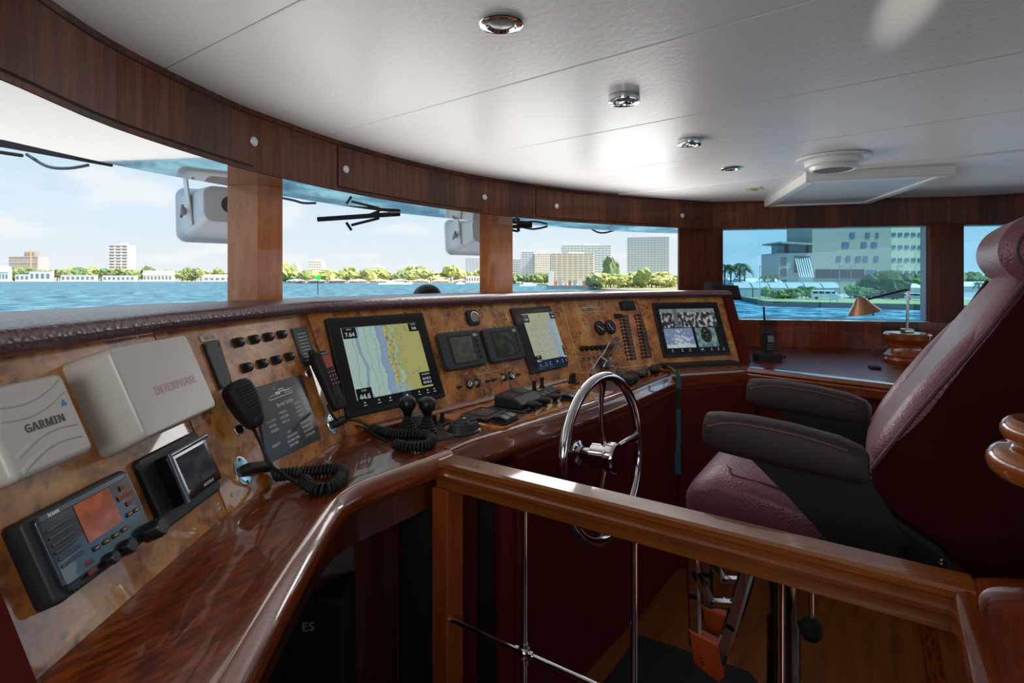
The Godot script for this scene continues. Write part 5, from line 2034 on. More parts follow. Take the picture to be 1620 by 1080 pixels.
func build_instruments() -> void:
	var ch1 := chart_a()
	var m := M.new()
	# ---- port panel -------------------------------------------------------
	var t := thing("instrument_cover", "grey ribbed plastic cover lettered GARMIN at the left end of the dash", "cover", facet(0, 0.118, 0.308))
	m.pad(Transform3D(), 0.146, 0.134, 0.046, 0.012, 0.010)
	part("shell", m, mats.cover, t, 40.0)
	for k in 4:
		m = M.new()
		var y: float = [0.046, 0.026, -0.03, -0.05][k]
		var pts := []
		for j in 9:
			var u := j / 8.0
			pts.append(Vector3(lerp(-0.058, 0.058, u), y - 0.008 + 0.02 * u - 0.012 * sin(PI * u) * (1 if k < 2 else -1), 0.0415))
		m.tube(pts, 0.0062, 10)
		part("moulded_rib", m, mats.cover, t, 60.0)
	text("GARMIN", 0.0125, mats.logo, t, at(0.006, -0.003, 0.0464), "Droid Sans", true, "lettering", 0.0006)
	m = M.new()
	m.prism(at(0.05, 0.014, 0.0459), [Vector2(-0.006, 0), Vector2(0.006, 0), Vector2(0, 0.0105)], 0.0, 0.0008)
	part("blue_delta", m, mats.blue, t, 0.0, "small blue triangle")

	t = thing("instrument_cover", "large blank white cover with faded pink lettering beside the ribbed cover", "cover", facet(0, 0.377, 0.308))
	m = M.new()
	var rs := []
	for q in [[0.252, 0.178, 0.0, 0.014], [0.25, 0.176, 0.03, 0.014], [0.238, 0.168, 0.072, 0.014], [0.234, 0.165, 0.0765, 0.012], [0.226, 0.158, 0.078, 0.01]]:
		rs.append(m.rrect(at(0.0, 0, 0), q[0], q[1], q[3], q[2], 6))
	m.rings(rs)
	part("shell", m, mats.cover, t, 40.0)
	text("INTERPHASE", 0.0165, mats.pink, t, at(0.016, -0.012, 0.0783), "Droid Sans", true, "faded_lettering", 0.0004)

	# marine radio
	t = thing("marine_radio", "black VHF radio with an orange screen, keys and knobs at the dash foot", "radio", facet(0, 0.149, 0.13))
	m = M.new()
	m.pad(Transform3D(), 0.204, 0.124, 0.03, 0.010, 0.006)
	part("housing", m, mats.satin, t, 30.0)
	m = M.new()
	m.pad(at(0.004, 0.004, 0.0), 0.186, 0.104, 0.036, 0.008, 0.004)
	part("front", m, mats.dark_blue, t, 30.0)
	m = M.new()
	m.box(at(0.0, 0.052, 0.036), Vector3(0.17, 0.009, 0.003), 0.001)
	part("top_band", m, plain(Color8(84, 94, 104), 0.3, 0.4), t, 30.0)
	text("icom", 0.006, mats.ink, t, at(-0.062, 0.052, 0.0377), "Droid Sans", true, "maker_name", 0.0003)
	for k in 6:
		m = M.new()
		m.box(Transform3D(Basis(Vector3.BACK, 0.06), Vector3(-0.062, 0.034 - k * 0.0105, 0.037)), Vector3(0.04, 0.0045, 0.004), 0.0015)
		part("speaker_slot", m, plain(Color8(70, 82, 94), 0.4), t, 30.0)
	m = M.new()
	var lcd := lcd_tex(231, Color8(188, 104, 66), Color8(160, 84, 54))
	m.quad_uv([Vector3(-0.028, 0.047, 0.0368), Vector3(0.044, 0.047, 0.0368), Vector3(0.044, -0.012, 0.0368), Vector3(-0.028, -0.012, 0.0368)], [Vector2(0, 0), Vector2(1, 0), Vector2(1, 1), Vector2(0, 1)], Vector3.BACK)
	part("orange_screen", m, screen_mat(lcd, 0.42), t, 0.0, "orange backlit screen")
	for q in [[0.07, 0.036], [0.07, 0.008], [0.058, 0.022], [0.082, 0.022], [0.07, 0.022]]:
		m = M.new()
		m.pad(at(q[0], q[1], 0.036), 0.011, 0.009, 0.0025, 0.003, 0.001)
		var p := part("key", m, mats.black, t, 30.0)
		m = M.new()
		m.tube([Vector3(q[0] - 0.005, q[1] - 0.0042, 0.0378), Vector3(q[0] + 0.005, q[1] - 0.0042, 0.0378), Vector3(q[0] + 0.005, q[1] + 0.0042, 0.0378), Vector3(q[0] - 0.005, q[1] + 0.0042, 0.0378)], 0.0006, 5, true)
		part("backlit_rim", m, glow(Color(0.9, 0.35, 0.12), 0.45), p, 30.0)
	for q in [[0.062, -0.008], [0.078, -0.008], [-0.02, -0.024], [0.0, -0.024], [0.02, -0.024], [0.04, -0.024]]:
		m = M.new()
		m.pad(at(q[0], q[1], 0.036), 0.014, 0.007, 0.0022, 0.003, 0.001)
		var p := part("key", m, mats.black, t, 30.0)
		m = M.new()
		m.box(at(q[0], q[1], 0.0383), Vector3(0.006, 0.0016, 0.0003), 0.0)
		part("backlit_mark", m, glow(Color(0.9, 0.4, 0.2), 0.5), p, 0.0)
	for q in [[-0.04, -0.036], [-0.04, -0.049]]:
		m = M.new()
		m.pad(at(q[0], q[1], 0.034), 0.016, 0.007, 0.003, 0.002, 0.001)
		part("red_key", m, plain(Color8(120, 24, 34), 0.4), t, 30.0, "dark red key")
	for q in [[-0.072, -0.045, 0.013, 0.004], [-0.005, -0.05, 0.009, 0.016], [0.03, -0.05, 0.011, 0.018], [0.088, -0.052, 0.015, 0.03]]:
		m = M.new()
		knob(m, axis_z(Vector3(q[0], q[1], 0.03)), q[2], q[3], 10)
		part("knob", m, mats.black, t, 40.0)

	# hooded display beside the radio
	t = thing("autopilot_display", "black display under a glossy hood with a big knob, right of the radio", "display", facet(0, 0.405, 0.125))
	m = M.new()
	m.pad(Transform3D(), 0.2, 0.138, 0.012, 0.012, 0.005)
	part("mount_plate", m, mats.satin, t, 30.0)
	m = M.new()
	m.pad(at(0.004, 0.004, 0.01), 0.132, 0.098, 0.03, 0.008, 0.005)
	part("housing", m, mats.gloss_dark, t, 30.0)
	m = M.new()
	m.tube([Vector3(-0.06, -0.044, 0.04), Vector3(-0.061, 0.05, 0.043), Vector3(0.066, 0.051, 0.043)], 0.0055, 8)
	part("hood_edge", m, plain(Color8(120, 130, 140), 0.12, 0.8), t, 60.0)
	m = M.new()
	var lcd2 := lcd_tex(233, Color8(58, 66, 74), Color8(92, 92, 94))
	m.quad_uv([Vector3(-0.044, 0.04, 0.0403), Vector3(0.056, 0.04, 0.0403), Vector3(0.056, -0.026, 0.0403), Vector3(-0.044, -0.026, 0.0403)], [Vector2(0, 0), Vector2(1, 0), Vector2(1, 1), Vector2(0, 1)], Vector3.BACK)
	var dim := plain(Color.WHITE, 0.6)
	dim.metallic_specular = 0.15
	dim.albedo_texture = lcd2
	part("screen", m, dim, t, 0.0)
	text("AUTOPILOT", 0.005, mats.ink, t, at(0.02, -0.035, 0.0404), "Droid Sans", false, "maker_name", 0.0003)

	# ---- second panel: gauges strip, fuel filter alarm -------------------
	var lp := plain(Color8(226, 216, 198), 0.5)
	t = thing("tank_gauge", "slim grey WATER tank gauge strip left of the fuel filter switches", "gauge", facet(1, 0.135, 0.325))
	m = M.new()
	m.prism(Transform3D(), [Vector2(-0.024, -0.062), Vector2(0.022, -0.058), Vector2(0.034, 0.06), Vector2(-0.024, 0.058)], 0.0, 0.008, 0.002)
	part("strip", m, plain(Color8(56, 60, 68), 0.45), t, 30.0)
	m = M.new()
	m.box(at(0.006, 0.07, 0.002), Vector3(0.056, 0.016, 0.004), 0.001)
	part("name_tag", m, lp, t, 30.0)
	text("WATER", 0.009, plain(Color8(60, 60, 62), 0.5), t, at(0.006, 0.07, 0.0043), "Droid Sans", false, "lettering", 0.0003)
	for k in 8:
		m = M.new()
		m.lathe(axis_z(Vector3(0.003 + 0.004 * (4 - k) / 8.0, 0.036 - k * 0.0115, 0.008)), [Vector2(0.0028, 0.0), Vector2(0.002, 0.001), Vector2(0.0, 0.0012)], 8)
		part("level_light", m, plain(Color8(112, 118, 126), 0.3), t, 40.0)
	for q in [[-0.018, 0.05], [0.026, 0.05], [-0.018, -0.054], [0.016, -0.052]]:
		m = M.new()
		m.lathe(axis_z(Vector3(q[0], q[1], 0.0075)), [Vector2(0.004, 0.0), Vector2(0.003, 0.002), Vector2(0.0, 0.0022)], 8)
		part("screw", m, mats.black, t, 40.0)
	# engraved heading and the eight rocker switches
	var hd := thing("engraved_heading", "engraved FUEL FILTER ALARM heading above two rows of rocker switches", "lettering", facet(1, 0.34, 0.404))
	text("FUEL FILTER ALARM", 0.0115, mats.pale_ink, hd, at(0, 0, 0.0003))
	for s in [-1.0, 1.0]:
		m = M.new()
		m.box(at(s * 0.118, 0, 0.0003), Vector3(0.03, 0.0012, 0.0006), 0.0)
		part("rule", m, mats.pale_ink, hd, 0.0)
	var place := ["at the left end", "second from the left", "third from the left", "at the right end"]
	for r in 2:
		for k in 4:
			var a := 0.239 + k * 0.068 - r * 0.006
			var sw := thing("rocker_switch", "black rocker switch %s of the %s row under the fuel filter heading" % [place[k], ["upper", "lower"][r]], "switch", facet(1, a, 0.371 - r * 0.071), "fuel filter rocker switches")
			m = M.new()
			m.box(at(0, 0, 0.003), Vector3(0.034, 0.026, 0.006), 0.002)
			part("base", m, mats.black, sw, 30.0)
			m = M.new()
			m.lathe(Transform3D(Basis(Vector3.BACK, PI / 2), Vector3(0.013, 0, 0.004)), [Vector2(0, 0), Vector2(0.012, 0), Vector2(0.012, 0.02), Vector2(0, 0.02)], 16)
			part("rocker", m, mats.satin, sw, 40.0)
			m = M.new()
			m.box(at(0.006, 0.0, 0.0158), Vector3(0.002, 0.008, 0.0006), 0.0)
			part("mark", m, mats.ink, sw, 0.0)
			text(["PORT", "STBD"][k % 2] + " " + ["MAIN", "GEN"][k / 2], 0.0055, mats.pale_ink, sw, at(0.002, -0.024, 0.0002), "Droid Sans", false, "caption", 0.0003)
	# dark card of breakers
	t = thing("label_card", "tall dark card of fine white ruled lines beside the fuel filter switches", "card", facet(1, 0.541, 0.32))
	m = M.new()
	m.prism(Transform3D(), [Vector2(-0.05, -0.064), Vector2(0.032, -0.064), Vector2(0.055, 0.064), Vector2(-0.036, 0.064)], 0.0, 0.005, 0.0015)
	part("plate", m, plain(Color8(44, 48, 56), 0.4), t, 30.0)
	for k in 9:
		m = M.new()
		m.box(at(0.006 - k * 0.0012, 0.042 - k * 0.011, 0.0052), Vector3(0.052, 0.0014, 0.0004), 0.0)
		part("ruled_line", m, mats.ink, t, 0.0)
	# boat particulars
	t = thing("particulars_plaque", "dark glossy plaque with a white yacht drawing and two columns of text", "plaque", facet(1, 0.335, 0.145))
	m = M.new()
	m.prism(Transform3D(), [Vector2(-0.165, -0.094), Vector2(0.098, -0.106), Vector2(0.128, 0.092), Vector2(-0.105, 0.098)], 0.0, 0.005, 0.0012)
	part("plate", m, varnish(plain(Color8(26, 34, 44), 0.4), 0.3, 0.1), t, 30.0)
	m = M.new()
	for q in [[-0.01, 0.052, 0.11, 0.002], [-0.02, 0.064, 0.022, 0.008], [0.005, 0.066, 0.03, 0.003], [0.0, 0.072, 0.024, 0.003], [0.026, 0.064, 0.03, 0.003], [-0.045, 0.062, 0.02, 0.0015], [0.03, 0.058, 0.04, 0.0015]]:
		m.box(at(q[0], q[1], 0.0052), Vector3(q[2], q[3], 0.0004), 0.0)
	m.tube([Vector3(-0.066, 0.052, 0.0052), Vector3(-0.06, 0.06, 0.0052), Vector3(-0.045, 0.062, 0.0052)], 0.0006, 5)
	m.tube([Vector3(0.045, 0.052, 0.0052), Vector3(0.058, 0.064, 0.0052), Vector3(0.03, 0.066, 0.0052)], 0.0006, 5)
	m.tube([Vector3(-0.028, 0.075, 0.0052), Vector3(-0.026, 0.086, 0.0052)], 0.0006, 5)
	part("yacht_drawing", m, mats.ink, t, 0.0)
	text("Never Settle", 0.0105, mats.ink, t, at(-0.004, 0.032, 0.0054), "Droid Serif")
	var rows := [[-0.09, 0.0, "CALL SIGN"], [-0.09, -0.013, "VHF NO."], [-0.09, -0.026, "BUILDER"], [-0.03, 0.01, "9V8K05B"], [-0.03, -0.003, "FLEX22094"], [-0.03, -0.016, "BWC5203"],
		[0.045, 0.018, "LENGTH"], [0.045, 0.006, "BEAM"], [0.045, -0.006, "HEIGHT"], [0.045, -0.018, "DRAFT"], [0.09, 0.024, "98 FT"], [0.09, 0.012, "22 FT"], [0.09, 0.0, "31 FT"], [0.09, -0.012, "5 FT"],
		[-0.106, -0.062, "CAPACITY"], [-0.034, -0.046, "FUEL"], [-0.026, -0.058, "FRESHWATER"], [-0.028, -0.07, "HOLDING TANK"], [-0.034, -0.082, "GRAY TANK"],
		[0.055, -0.04, "3500 GALLONS"], [0.055, -0.053, "600 GALLONS"], [0.055, -0.066, "250 GALLONS"], [0.055, -0.079, "150 GALLONS"]]
	for q in rows:
		text(q[2], 0.0062, mats.ink, t, at(q[0], q[1], 0.0052), "Droid Sans", false, "lettering", 0.0003)

	# ---- hand microphones, their cord plates and coiled cords --------------
	t = thing("hand_microphone", "rounded black fist microphone with speaker slots, left of the plaque", "microphone", facet(1, 0.135, 0.21, 0.012) * Transform3D(Basis(Vector3.BACK, 0.16) * Basis(Vector3.UP, -0.3), Vector3.ZERO))
	m = M.new()
	rs = []
	for q in [[0.03, -0.062, 0.018], [0.046, -0.05, 0.026], [0.062, -0.02, 0.032], [0.072, 0.02, 0.034], [0.07, 0.045, 0.032], [0.055, 0.056, 0.026], [0.03, 0.06, 0.018]]:
		rs.append(m.rrect(Transform3D(Basis(Vector3.RIGHT, Vector3.BACK, Vector3.DOWN), Vector3(0, q[1], 0.028)), q[0], q[2] * 1.5, q[2] * 0.55, 0.0, 5))
	m.rings(rs)
	part("shell", m, mats.rubber, t, 60.0)
	for k in 8:
		m = M.new()
		m.box(Transform3D(Basis(Vector3.BACK, -0.1), Vector3(0.004, 0.042 - k * 0.008, 0.0525)), Vector3(0.046 - abs(k - 3) * 0.002, 0.0032, 0.006), 0.001)
		part("speaker_slot", m, plain(Color8(44, 48, 52), 0.4), t, 30.0)
	for q in [[-0.01, -0.03], [0.01, -0.027], [-0.006, -0.042], [0.012, -0.04]]:
		m = M.new()
		m.pad(at(q[0], q[1], 0.045), 0.012, 0.008, 0.004, 0.003, 0.0015)
		part("key", m, plain(Color8(50, 62, 72), 0.35), t, 30.0)
	text("icom", 0.006, mats.ink, t, at(0.006, 0.052, 0.046), "Droid Sans", false, "maker_name", 0.0004)
	m = M.new()
	m.pad(at(-0.022, -0.05, -0.012), 0.026, 0.026, 0.012, 0.01, 0.003)
	part("clip", m, mats.chrome, t, 40.0)

	t = thing("hand_microphone", "slim black handset with an orange screen hanging left of the big chart display", "microphone", facet(1, 0.542, 0.192, 0.012) * Transform3D(Basis(Vector3.BACK, -0.02) * Basis(Vector3.UP, -0.2), Vector3.ZERO))
	m = M.new()
	rs = []
	for q in [[0.04, -0.1, 0.03], [0.052, -0.094, 0.036], [0.054, -0.04, 0.036], [0.06, 0.0, 0.04], [0.068, 0.05, 0.044], [0.066, 0.082, 0.042], [0.05, 0.092, 0.034]]:
		rs.append(m.rrect(Transform3D(Basis(Vector3.RIGHT, Vector3.BACK, Vector3.DOWN), Vector3(0, q[1], 0.024)), q[0], q[2], q[2] * 0.4, 0.0, 5))
	m.rings(rs)
	part("shell", m, mats.rubber, t, 60.0)
	m = M.new()
	m.lathe(Transform3D(Basis(), Vector3(-0.018, 0.088, 0.02)), [Vector2(0.011, 0.0), Vector2(0.011, 0.016), Vector2(0.008, 0.018), Vector2(0, 0.018)], 14)
	part("volume_knob", m, mats.rubber, t, 40.0)
	m = M.new()
	m.pad(at(0.006, 0.055, 0.044), 0.032, 0.042, 0.0025, 0.003, 0.001)
	var sc := part("screen", m, glow(Color(0.62, 0.22, 0.12), 0.4), t, 30.0, "orange screen")
	m = M.new()
	m.box(at(0.006, 0.082, 0.0445), Vector3(0.03, 0.006, 0.003), 0.001)
	part("top_band", m, plain(Color8(120, 130, 140), 0.3), sc, 30.0)
	for r in 4:
		for k in 3:
			m = M.new()
			m.pad(at(-0.008 + k * 0.013, 0.02 - r * 0.013, 0.0425), 0.01, 0.008, 0.003, 0.003, 0.001)
			var kp := part("key", m, mats.satin, t, 30.0)
			m = M.new()
			m.box(at(-0.008 + k * 0.013, 0.02 - r * 0.013, 0.0456), Vector3(0.005, 0.003, 0.0003), 0.0)
			part("backlit_mark", m, glow(Color(0.85, 0.42, 0.36), 0.45), kp, 0.0)
	for k in 6:
		m = M.new()
		m.box(at(0.0, -0.046 - k * 0.008, 0.0425), Vector3(0.036, 0.003, 0.003), 0.001)
		part("grip_rib", m, plain(Color8(40, 46, 52), 0.5), t, 30.0)
	m = M.new()
	m.pad(at(-0.044, 0.04, -0.01), 0.02, 0.024, 0.012, 0.008, 0.003)
	part("clip", m, mats.chrome, t, 40.0)

	# cord plates
	for q in [[1, 0.087, 0.066, "bright oval metal cord plate at the foot of the dash below the fist microphone"], [2, -0.058, 0.057, "oval metal cord plate at the dash corner below the slim handset"]]:
		t = thing("cord_outlet", q[3], "cord outlet", facet(1 if q[0] == 1 else 1, q[1] if q[0] == 1 else 0.527, q[2]))
		m = M.new()
		m.lathe(Transform3D(Basis(Vector3(0.75, 0, 0), Vector3.BACK, Vector3(0, -1.05, 0)), Vector3.ZERO), [Vector2(0.034, 0.0), Vector2(0.033, 0.002), Vector2(0.03, 0.003), Vector2(0.0, 0.003)], 28)
		part("plate", m, plain(Color8(205, 225, 230), 0.18, 0.9), t, 40.0)
		for s in [-1.0, 1.0]:
			m = M.new()
			m.lathe(axis_z(Vector3(0, s * 0.027, 0.003)), [Vector2(0.004, 0.0), Vector2(0.003, 0.001), Vector2(0, 0.0012)], 10)
			part("screw", m, mats.grey, t, 40.0)
	# cords: strain relief, lead to the microphone, coil lying on the shelf
	for q in [0, 1]:
		var base: Transform3D = facet(1, 0.087, 0.066) if q == 0 else facet(1, 0.527, 0.057)
		t = thing("coiled_cord", ["thick coiled black cord on the shelf below the plaque", "coiled black cord looped on the shelf below the big chart display"][q], "cord")
		var p0: Vector3 = base.origin
		var n: Vector3 = base.basis.z
		var tip: Vector3
		var lead := []
		var mic_foot: Vector3
		var spine := []
		var up := SHELF + 0.017
		if q == 0:
			tip = on_h(425, 738, SHELF + 0.045)
			mic_foot = far_at(398, 672, 1.33)
			lead = [mic_foot, far_at(412, 700, 1.30), far_at(428, 735, 1.29), on_h(452, 752, SHELF + 0.03), on_h(480, 772, up)]
			spine = [on_h(432, 752, up + 0.008), on_h(470, 748, up), on_h(510, 743, up), on_h(538, 742, up), on_h(541, 752, up), on_h(532, 764, up), on_h(514, 774, up), on_h(494, 771, up), on_h(480, 758, up + 0.01)]
		else:
			tip = on_h(543, 664, SHELF + 0.05)
			mic_foot = far_at(519, 641, 1.66)
			lead = [mic_foot, far_at(527, 658, 1.6), on_h(540, 668, SHELF + 0.035), on_h(575, 678, SHELF + 0.02), on_h(610, 698, up)]
			spine = [on_h(590, 678, up), on_h(612, 684, up), on_h(640, 688, up), on_h(668, 687, up), on_h(680, 691, up), on_h(681, 700, up), on_h(668, 706, up), on_h(645, 707, up), on_h(625, 702, up)]
		m = M.new()
		m.tube([p0 + n * 0.002, p0 + n * 0.015, p0.lerp(tip, 0.6) + n * 0.01, tip], 0.013, 12)
		part("strain_relief", m, mats.rubber, t, 60.0)
		m = M.new()
		m.tube(smooth([tip, tip.lerp(spine[0], 0.5) + Vector3(0, 0.01, 0), spine[0]], 6), 0.004, 8)
		part("tail", m, mats.rubber, t, 60.0)
		m = M.new()
		m.tube(smooth(lead, 6), 0.0042, 8)
		part("lead", m, mats.rubber, t, 60.0)
		var path := smooth(spine, 10)
		var ln := 0.0
		for k in path.size() - 1:
			ln += path[k].distance_to(path[k + 1])
		var turns := int(ln / 0.0095)
		var helix := []
		var steps := turns * 10
		var acc := [0.0]
		for k in path.size() - 1:
			acc.append(acc[-1] + path[k].distance_to(path[k + 1]))
		var seg := 0
		for k in steps + 1:
			var d := ln * k / steps
			while seg < path.size() - 2 and acc[seg + 1] < d:
				seg += 1
			var f: float = (d - acc[seg]) / max(acc[seg + 1] - acc[seg], 1e-6)
			var c: Vector3 = path[seg].lerp(path[seg + 1], f)
			var dir: Vector3 = (path[seg + 1] - path[seg]).normalized()
			var sd := dir.cross(Vector3.UP).normalized()
			var w := TAU * turns * k / steps
			helix.append(c + (sd * cos(w) + Vector3.UP * sin(w)) * 0.0125)
		m = M.new()
		m.tube(helix, 0.0042, 6)
		part("coil", m, mats.rubber, t, 60.0)

	# ---- centre panel -----------------------------------------------------
	display(2, "large chart display with a yellow coast chart, nearest the microphones", 0.008, 0.44, 0.054, 0.402, [0.055, 0.392, 0.104, 0.362], ch1, 0.62,
		[[-0.41, 0.42, 0.056, 0.04, "7.64", "DEPTH", 0.36], [0.44, 0.43, 0.05, 0.034, "346", "HEADING", 0.3], [-0.4, -0.44, 0.062, 0.046, "44.6", "SPEED", 0.36], [0.43, -0.37, 0.058, 0.052, "26 05.8\n80 06.9", "POSITION", 0.17]], Color(0.01, 0.012, 0.015), Color(0, 0, 0, 0))
	display(2, "upright chart display with a pale chart over a blue strip, right of the grey heads", 0.985, 1.372, 0.069, 0.396, [1.045, 1.305, 0.118, 0.362], chart_b(), 0.55,
		[[-0.42, 0.40, 0.05, 0.04, "7.58", "DEPTH", 0.3], [0.44, 0.42, 0.046, 0.034, "346", "HEADING", 0.3], [-0.42, -0.46, 0.05, 0.04, "44.3", "SPEED", 0.32], [0.5, -0.36, 0.05, 0.05, "26 05\n80 06", "POSITION", 0.17]], Color(0.01, 0.012, 0.02), Color(0.02, 0.1, 0.2, 1))
	# round dial in a square black bezel
	t = thing("bezel_dial", "small silver dial in a square black bezel above the grey heads", "dial", facet(2, 0.72, 0.366))
	m = M.new()
	m.pad(Transform3D(), 0.066, 0.07, 0.012, 0.012, 0.003)
	part("bezel", m, mats.black, t, 30.0)
	m = M.new()
	m.lathe(axis_z(Vector3(0.006, 0, 0.011)), [Vector2(0.027, 0.0), Vector2(0.026, 0.005), Vector2(0.022, 0.006), Vector2(0.021, 0.002), Vector2(0.0, 0.002)], 26)
	part("ring", m, mats.chrome, t, 40.0)
	m = M.new()
	m.lathe(axis_z(Vector3(0.006, 0, 0.0128)), [Vector2(0.021, 0.0005), Vector2(0.01, 0.003), Vector2(0.0, 0.0036)], 22)
	part("face", m, plain(Color8(150, 140, 136), 0.25), t, 40.0)
	# the two grey instrument heads
	for k in 2:
		t = thing("instrument_display", ["grey instrument head with a dim green screen nearest the large chart display", "grey instrument head with a dim green screen beside the upright chart display"][k], "display", facet(2, [0.592, 0.853][k], 0.228), "pair of grey instrument heads")
		m = M.new()
		m.pad(Transform3D(), 0.234, 0.16, 0.028, 0.02, 0.008)
		part("housing", m, plain(Color8(54, 58, 64), 0.42), t, 35.0)
		m = M.new()
		m.pad(at(-0.008, 0.0, 0.0), 0.142, 0.122, 0.0287, 0.004, 0.0006)
		part("screen_frame", m, mats.black, t, 30.0)
		m = M.new()
		var z := 0.02885
		m.quad_uv([Vector3(-0.066, 0.052, z), Vector3(0.058, 0.052, z), Vector3(0.058, -0.056, z), Vector3(-0.066, -0.056, z)], [Vector2(0, 0), Vector2(1, 0), Vector2(1, 1), Vector2(0, 1)], Vector3.BACK)
		var lm := plain(Color.WHITE, 0.12)
		lm.albedo_texture = lcd_tex(240 + k, [Color8(104, 108, 98), Color8(74, 84, 68)][k], [Color8(86, 94, 82), Color8(40, 54, 40)][k])
		part("screen", m, lm, t, 0.0)
		m = M.new()
		m.pad(at(0.084, 0.054, 0.024), 0.024, 0.014, 0.007, 0.004, 0.002)
		part("power_key", m, plain(Color8(170, 168, 150), 0.4), t, 30.0, "pale power key")
		for j in 4:
			m = M.new()
			m.lathe(axis_z(Vector3(0.086, 0.03 - j * 0.024, 0.027)), [Vector2(0.0085, 0.0), Vector2(0.008, 0.003), Vector2(0.0, 0.004)], 16)
			part("key", m, mats.black, t, 40.0)
	# ignition locks, start buttons, small toggles
	var g := thing("engine_heading", "faint engraved lines above the ignition locks", "lettering", facet(2, 0.72, 0.118))
	m = M.new()
	m.box(at(0, 0, 0.0002), Vector3(0.16, 0.0013, 0.0005), 0.0)
	part("rule", m, mats.pale_ink, g, 0.0)
	for q in [[0.0, "ENGINES"], [-0.13, "PORT"], [0.13, "STBD"]]:
		text(q[1], 0.006, mats.pale_ink, g, at(q[0], 0.011, 0.0002), "Droid Sans", false, "lettering", 0.0003)
	var tl := ["small dark toggle left of the port start button", "small toggle right of the port ignition key", "small toggle midway between the ignition keys", "small toggle at the right end of the ignition row"]
	for k in 4:
		t = thing("toggle_switch", tl[k], "switch", facet(2, [0.527, 0.695, 0.735, 0.897][k], 0.081), "small toggles along the ignition row")
		m = M.new()
		m.lathe(axis_z(Vector3.ZERO), [Vector2(0.009, 0.0), Vector2(0.009, 0.003), Vector2(0.006, 0.005), Vector2(0.0, 0.005)], 14)
		part("bush", m, mats.grey, t, 40.0)
		m = M.new()
		m.tube([Vector3(0, 0, 0.004), Vector3(0.003, -0.002, 0.014), Vector3(0.006, -0.003, 0.02)], 0.003, 8)
		part("lever", m, mats.black, t, 60.0)
	for k in 2:
		t = thing("start_button", ["ringed start button beside the port ignition key", "ringed start button beside the starboard ignition key"][k], "button", facet(2, [0.589, 0.854][k], 0.083))
		m = M.new()
		m.lathe(axis_z(Vector3.ZERO), [Vector2(0.019, 0.0), Vector2(0.019, 0.006), Vector2(0.016, 0.009), Vector2(0.014, 0.006)], 24)
		part("ring", m, mats.black, t, 40.0)
		m = M.new()
		m.lathe(axis_z(Vector3(0, 0, 0.003)), [Vector2(0.0145, 0.0), Vector2(0.0135, 0.006), Vector2(0.0095, 0.0065), Vector2(0.009, 0.003), Vector2(0.0, 0.004)], 24)
		part("button", m, mats.chrome, t, 40.0)
		t = thing("ignition_key", ["ignition lock with a key hanging from it, left of the pair", "ignition lock with a key hanging from it, right of the pair"][k], "key", facet(2, [0.637, 0.807][k], 0.083))
		m = M.new()
		m.lathe(axis_z(Vector3.ZERO), [Vector2(0.02, 0.0), Vector2(0.019, 0.006), Vector2(0.013, 0.012), Vector2(0.011, 0.02), Vector2(0.0, 0.022)], 22)
		part("lock", m, mats.steel, t, 40.0)
		m = M.new()
		m.pad(Transform3D(Basis(Vector3.UP, 1.1), Vector3(0.0, 0.0, 0.018)), 0.024, 0.02, 0.003, 0.008, 0.001)
		m.box(at(-0.003, -0.035, 0.022), Vector3(0.008, 0.05, 0.002), 0.001)
		m.box(at(-0.003, -0.05, 0.024), Vector3(0.016, 0.024, 0.002), 0.001)
		part("key", m, plain(Color8(120, 108, 92), 0.3, 0.8), t, 40.0)

	# ---- switch panel -----------------------------------------------------
	t = thing("mimic_diagram", "engraved white boat outline diagram on the switch panel", "diagram", facet(3, 0.36, 0.36))
	m = M.new()
	for q in [[-0.02, 0.024, 0.09, 0.007], [0.01, 0.033, 0.05, 0.006], [-0.06, 0.02, 0.06, 0.004], [0.06, 0.022, 0.05, 0.004], [0.0, -0.002, 0.24, 0.002], [0.03, 0.044, 0.1, 0.0012]]:
		m.box(at(q[0], q[1], 0.0003), Vector3(q[2], q[3], 0.0006), 0.0)
	for k in 7:
		m.box(at(-0.11 + k * 0.037, -0.004, 0.0003), Vector3(0.003, 0.014, 0.0006), 0.0)
	m.tube([Vector3(-0.1, 0.014, 0.0003), Vector3(-0.03, 0.012, 0.0003), Vector3(0.06, 0.014, 0.0003), Vector3(0.11, 0.024, 0.0003)], 0.0006, 5)
	part("engraving", m, plain(Color8(200, 190, 175), 0.5), t, 0.0)
	m = M.new()
	for k in 5:
		m.tube([Vector3(-0.11 + k * 0.006, -0.07 - k * 0.011, 0.0003), Vector3(-0.07, -0.06 - k * 0.012, 0.0003), Vector3(-0.03 - k * 0.004, -0.068 - k * 0.011, 0.0003)], 0.0006, 5)
	part("engraving", m, mats.pale_ink, t, 0.0)
	for k in 2:
		t = thing("round_gauge", ["round black gauge with a white needle, left of the pair on the switch panel", "round black gauge with a white needle, right of the pair on the switch panel"][k], "gauge", facet(3, [0.386, 0.470][k], 0.259), "pair of round gauges")
		m = M.new()
		m.lathe(axis_z(Vector3.ZERO), [Vector2(0.041, 0.0), Vector2(0.041, 0.008), Vector2(0.036, 0.012), Vector2(0.033, 0.008), Vector2(0.0, 0.008)], 30)
		part("case", m, mats.matte, t, 40.0)
		m = M.new()
		for j in 9:
			var a := deg_to_rad(-120.0 + j * 30.0) + PI / 2
			m.box(Transform3D(Basis(Vector3.BACK, a), Vector3(cos(a), sin(a), 0) * 0.027 + Vector3(0, 0, 0.0084)), Vector3(0.006, 0.0014, 0.0004), 0.0)
		part("scale", m, mats.ink, t, 0.0)
		m = M.new()
		m.box(Transform3D(Basis(Vector3.BACK, 0.9 - k * 0.4), Vector3(0, 0, 0.009)), Vector3(0.004, 0.042, 0.0006), 0.0)
		part("needle", m, mats.ink, t, 0.0)
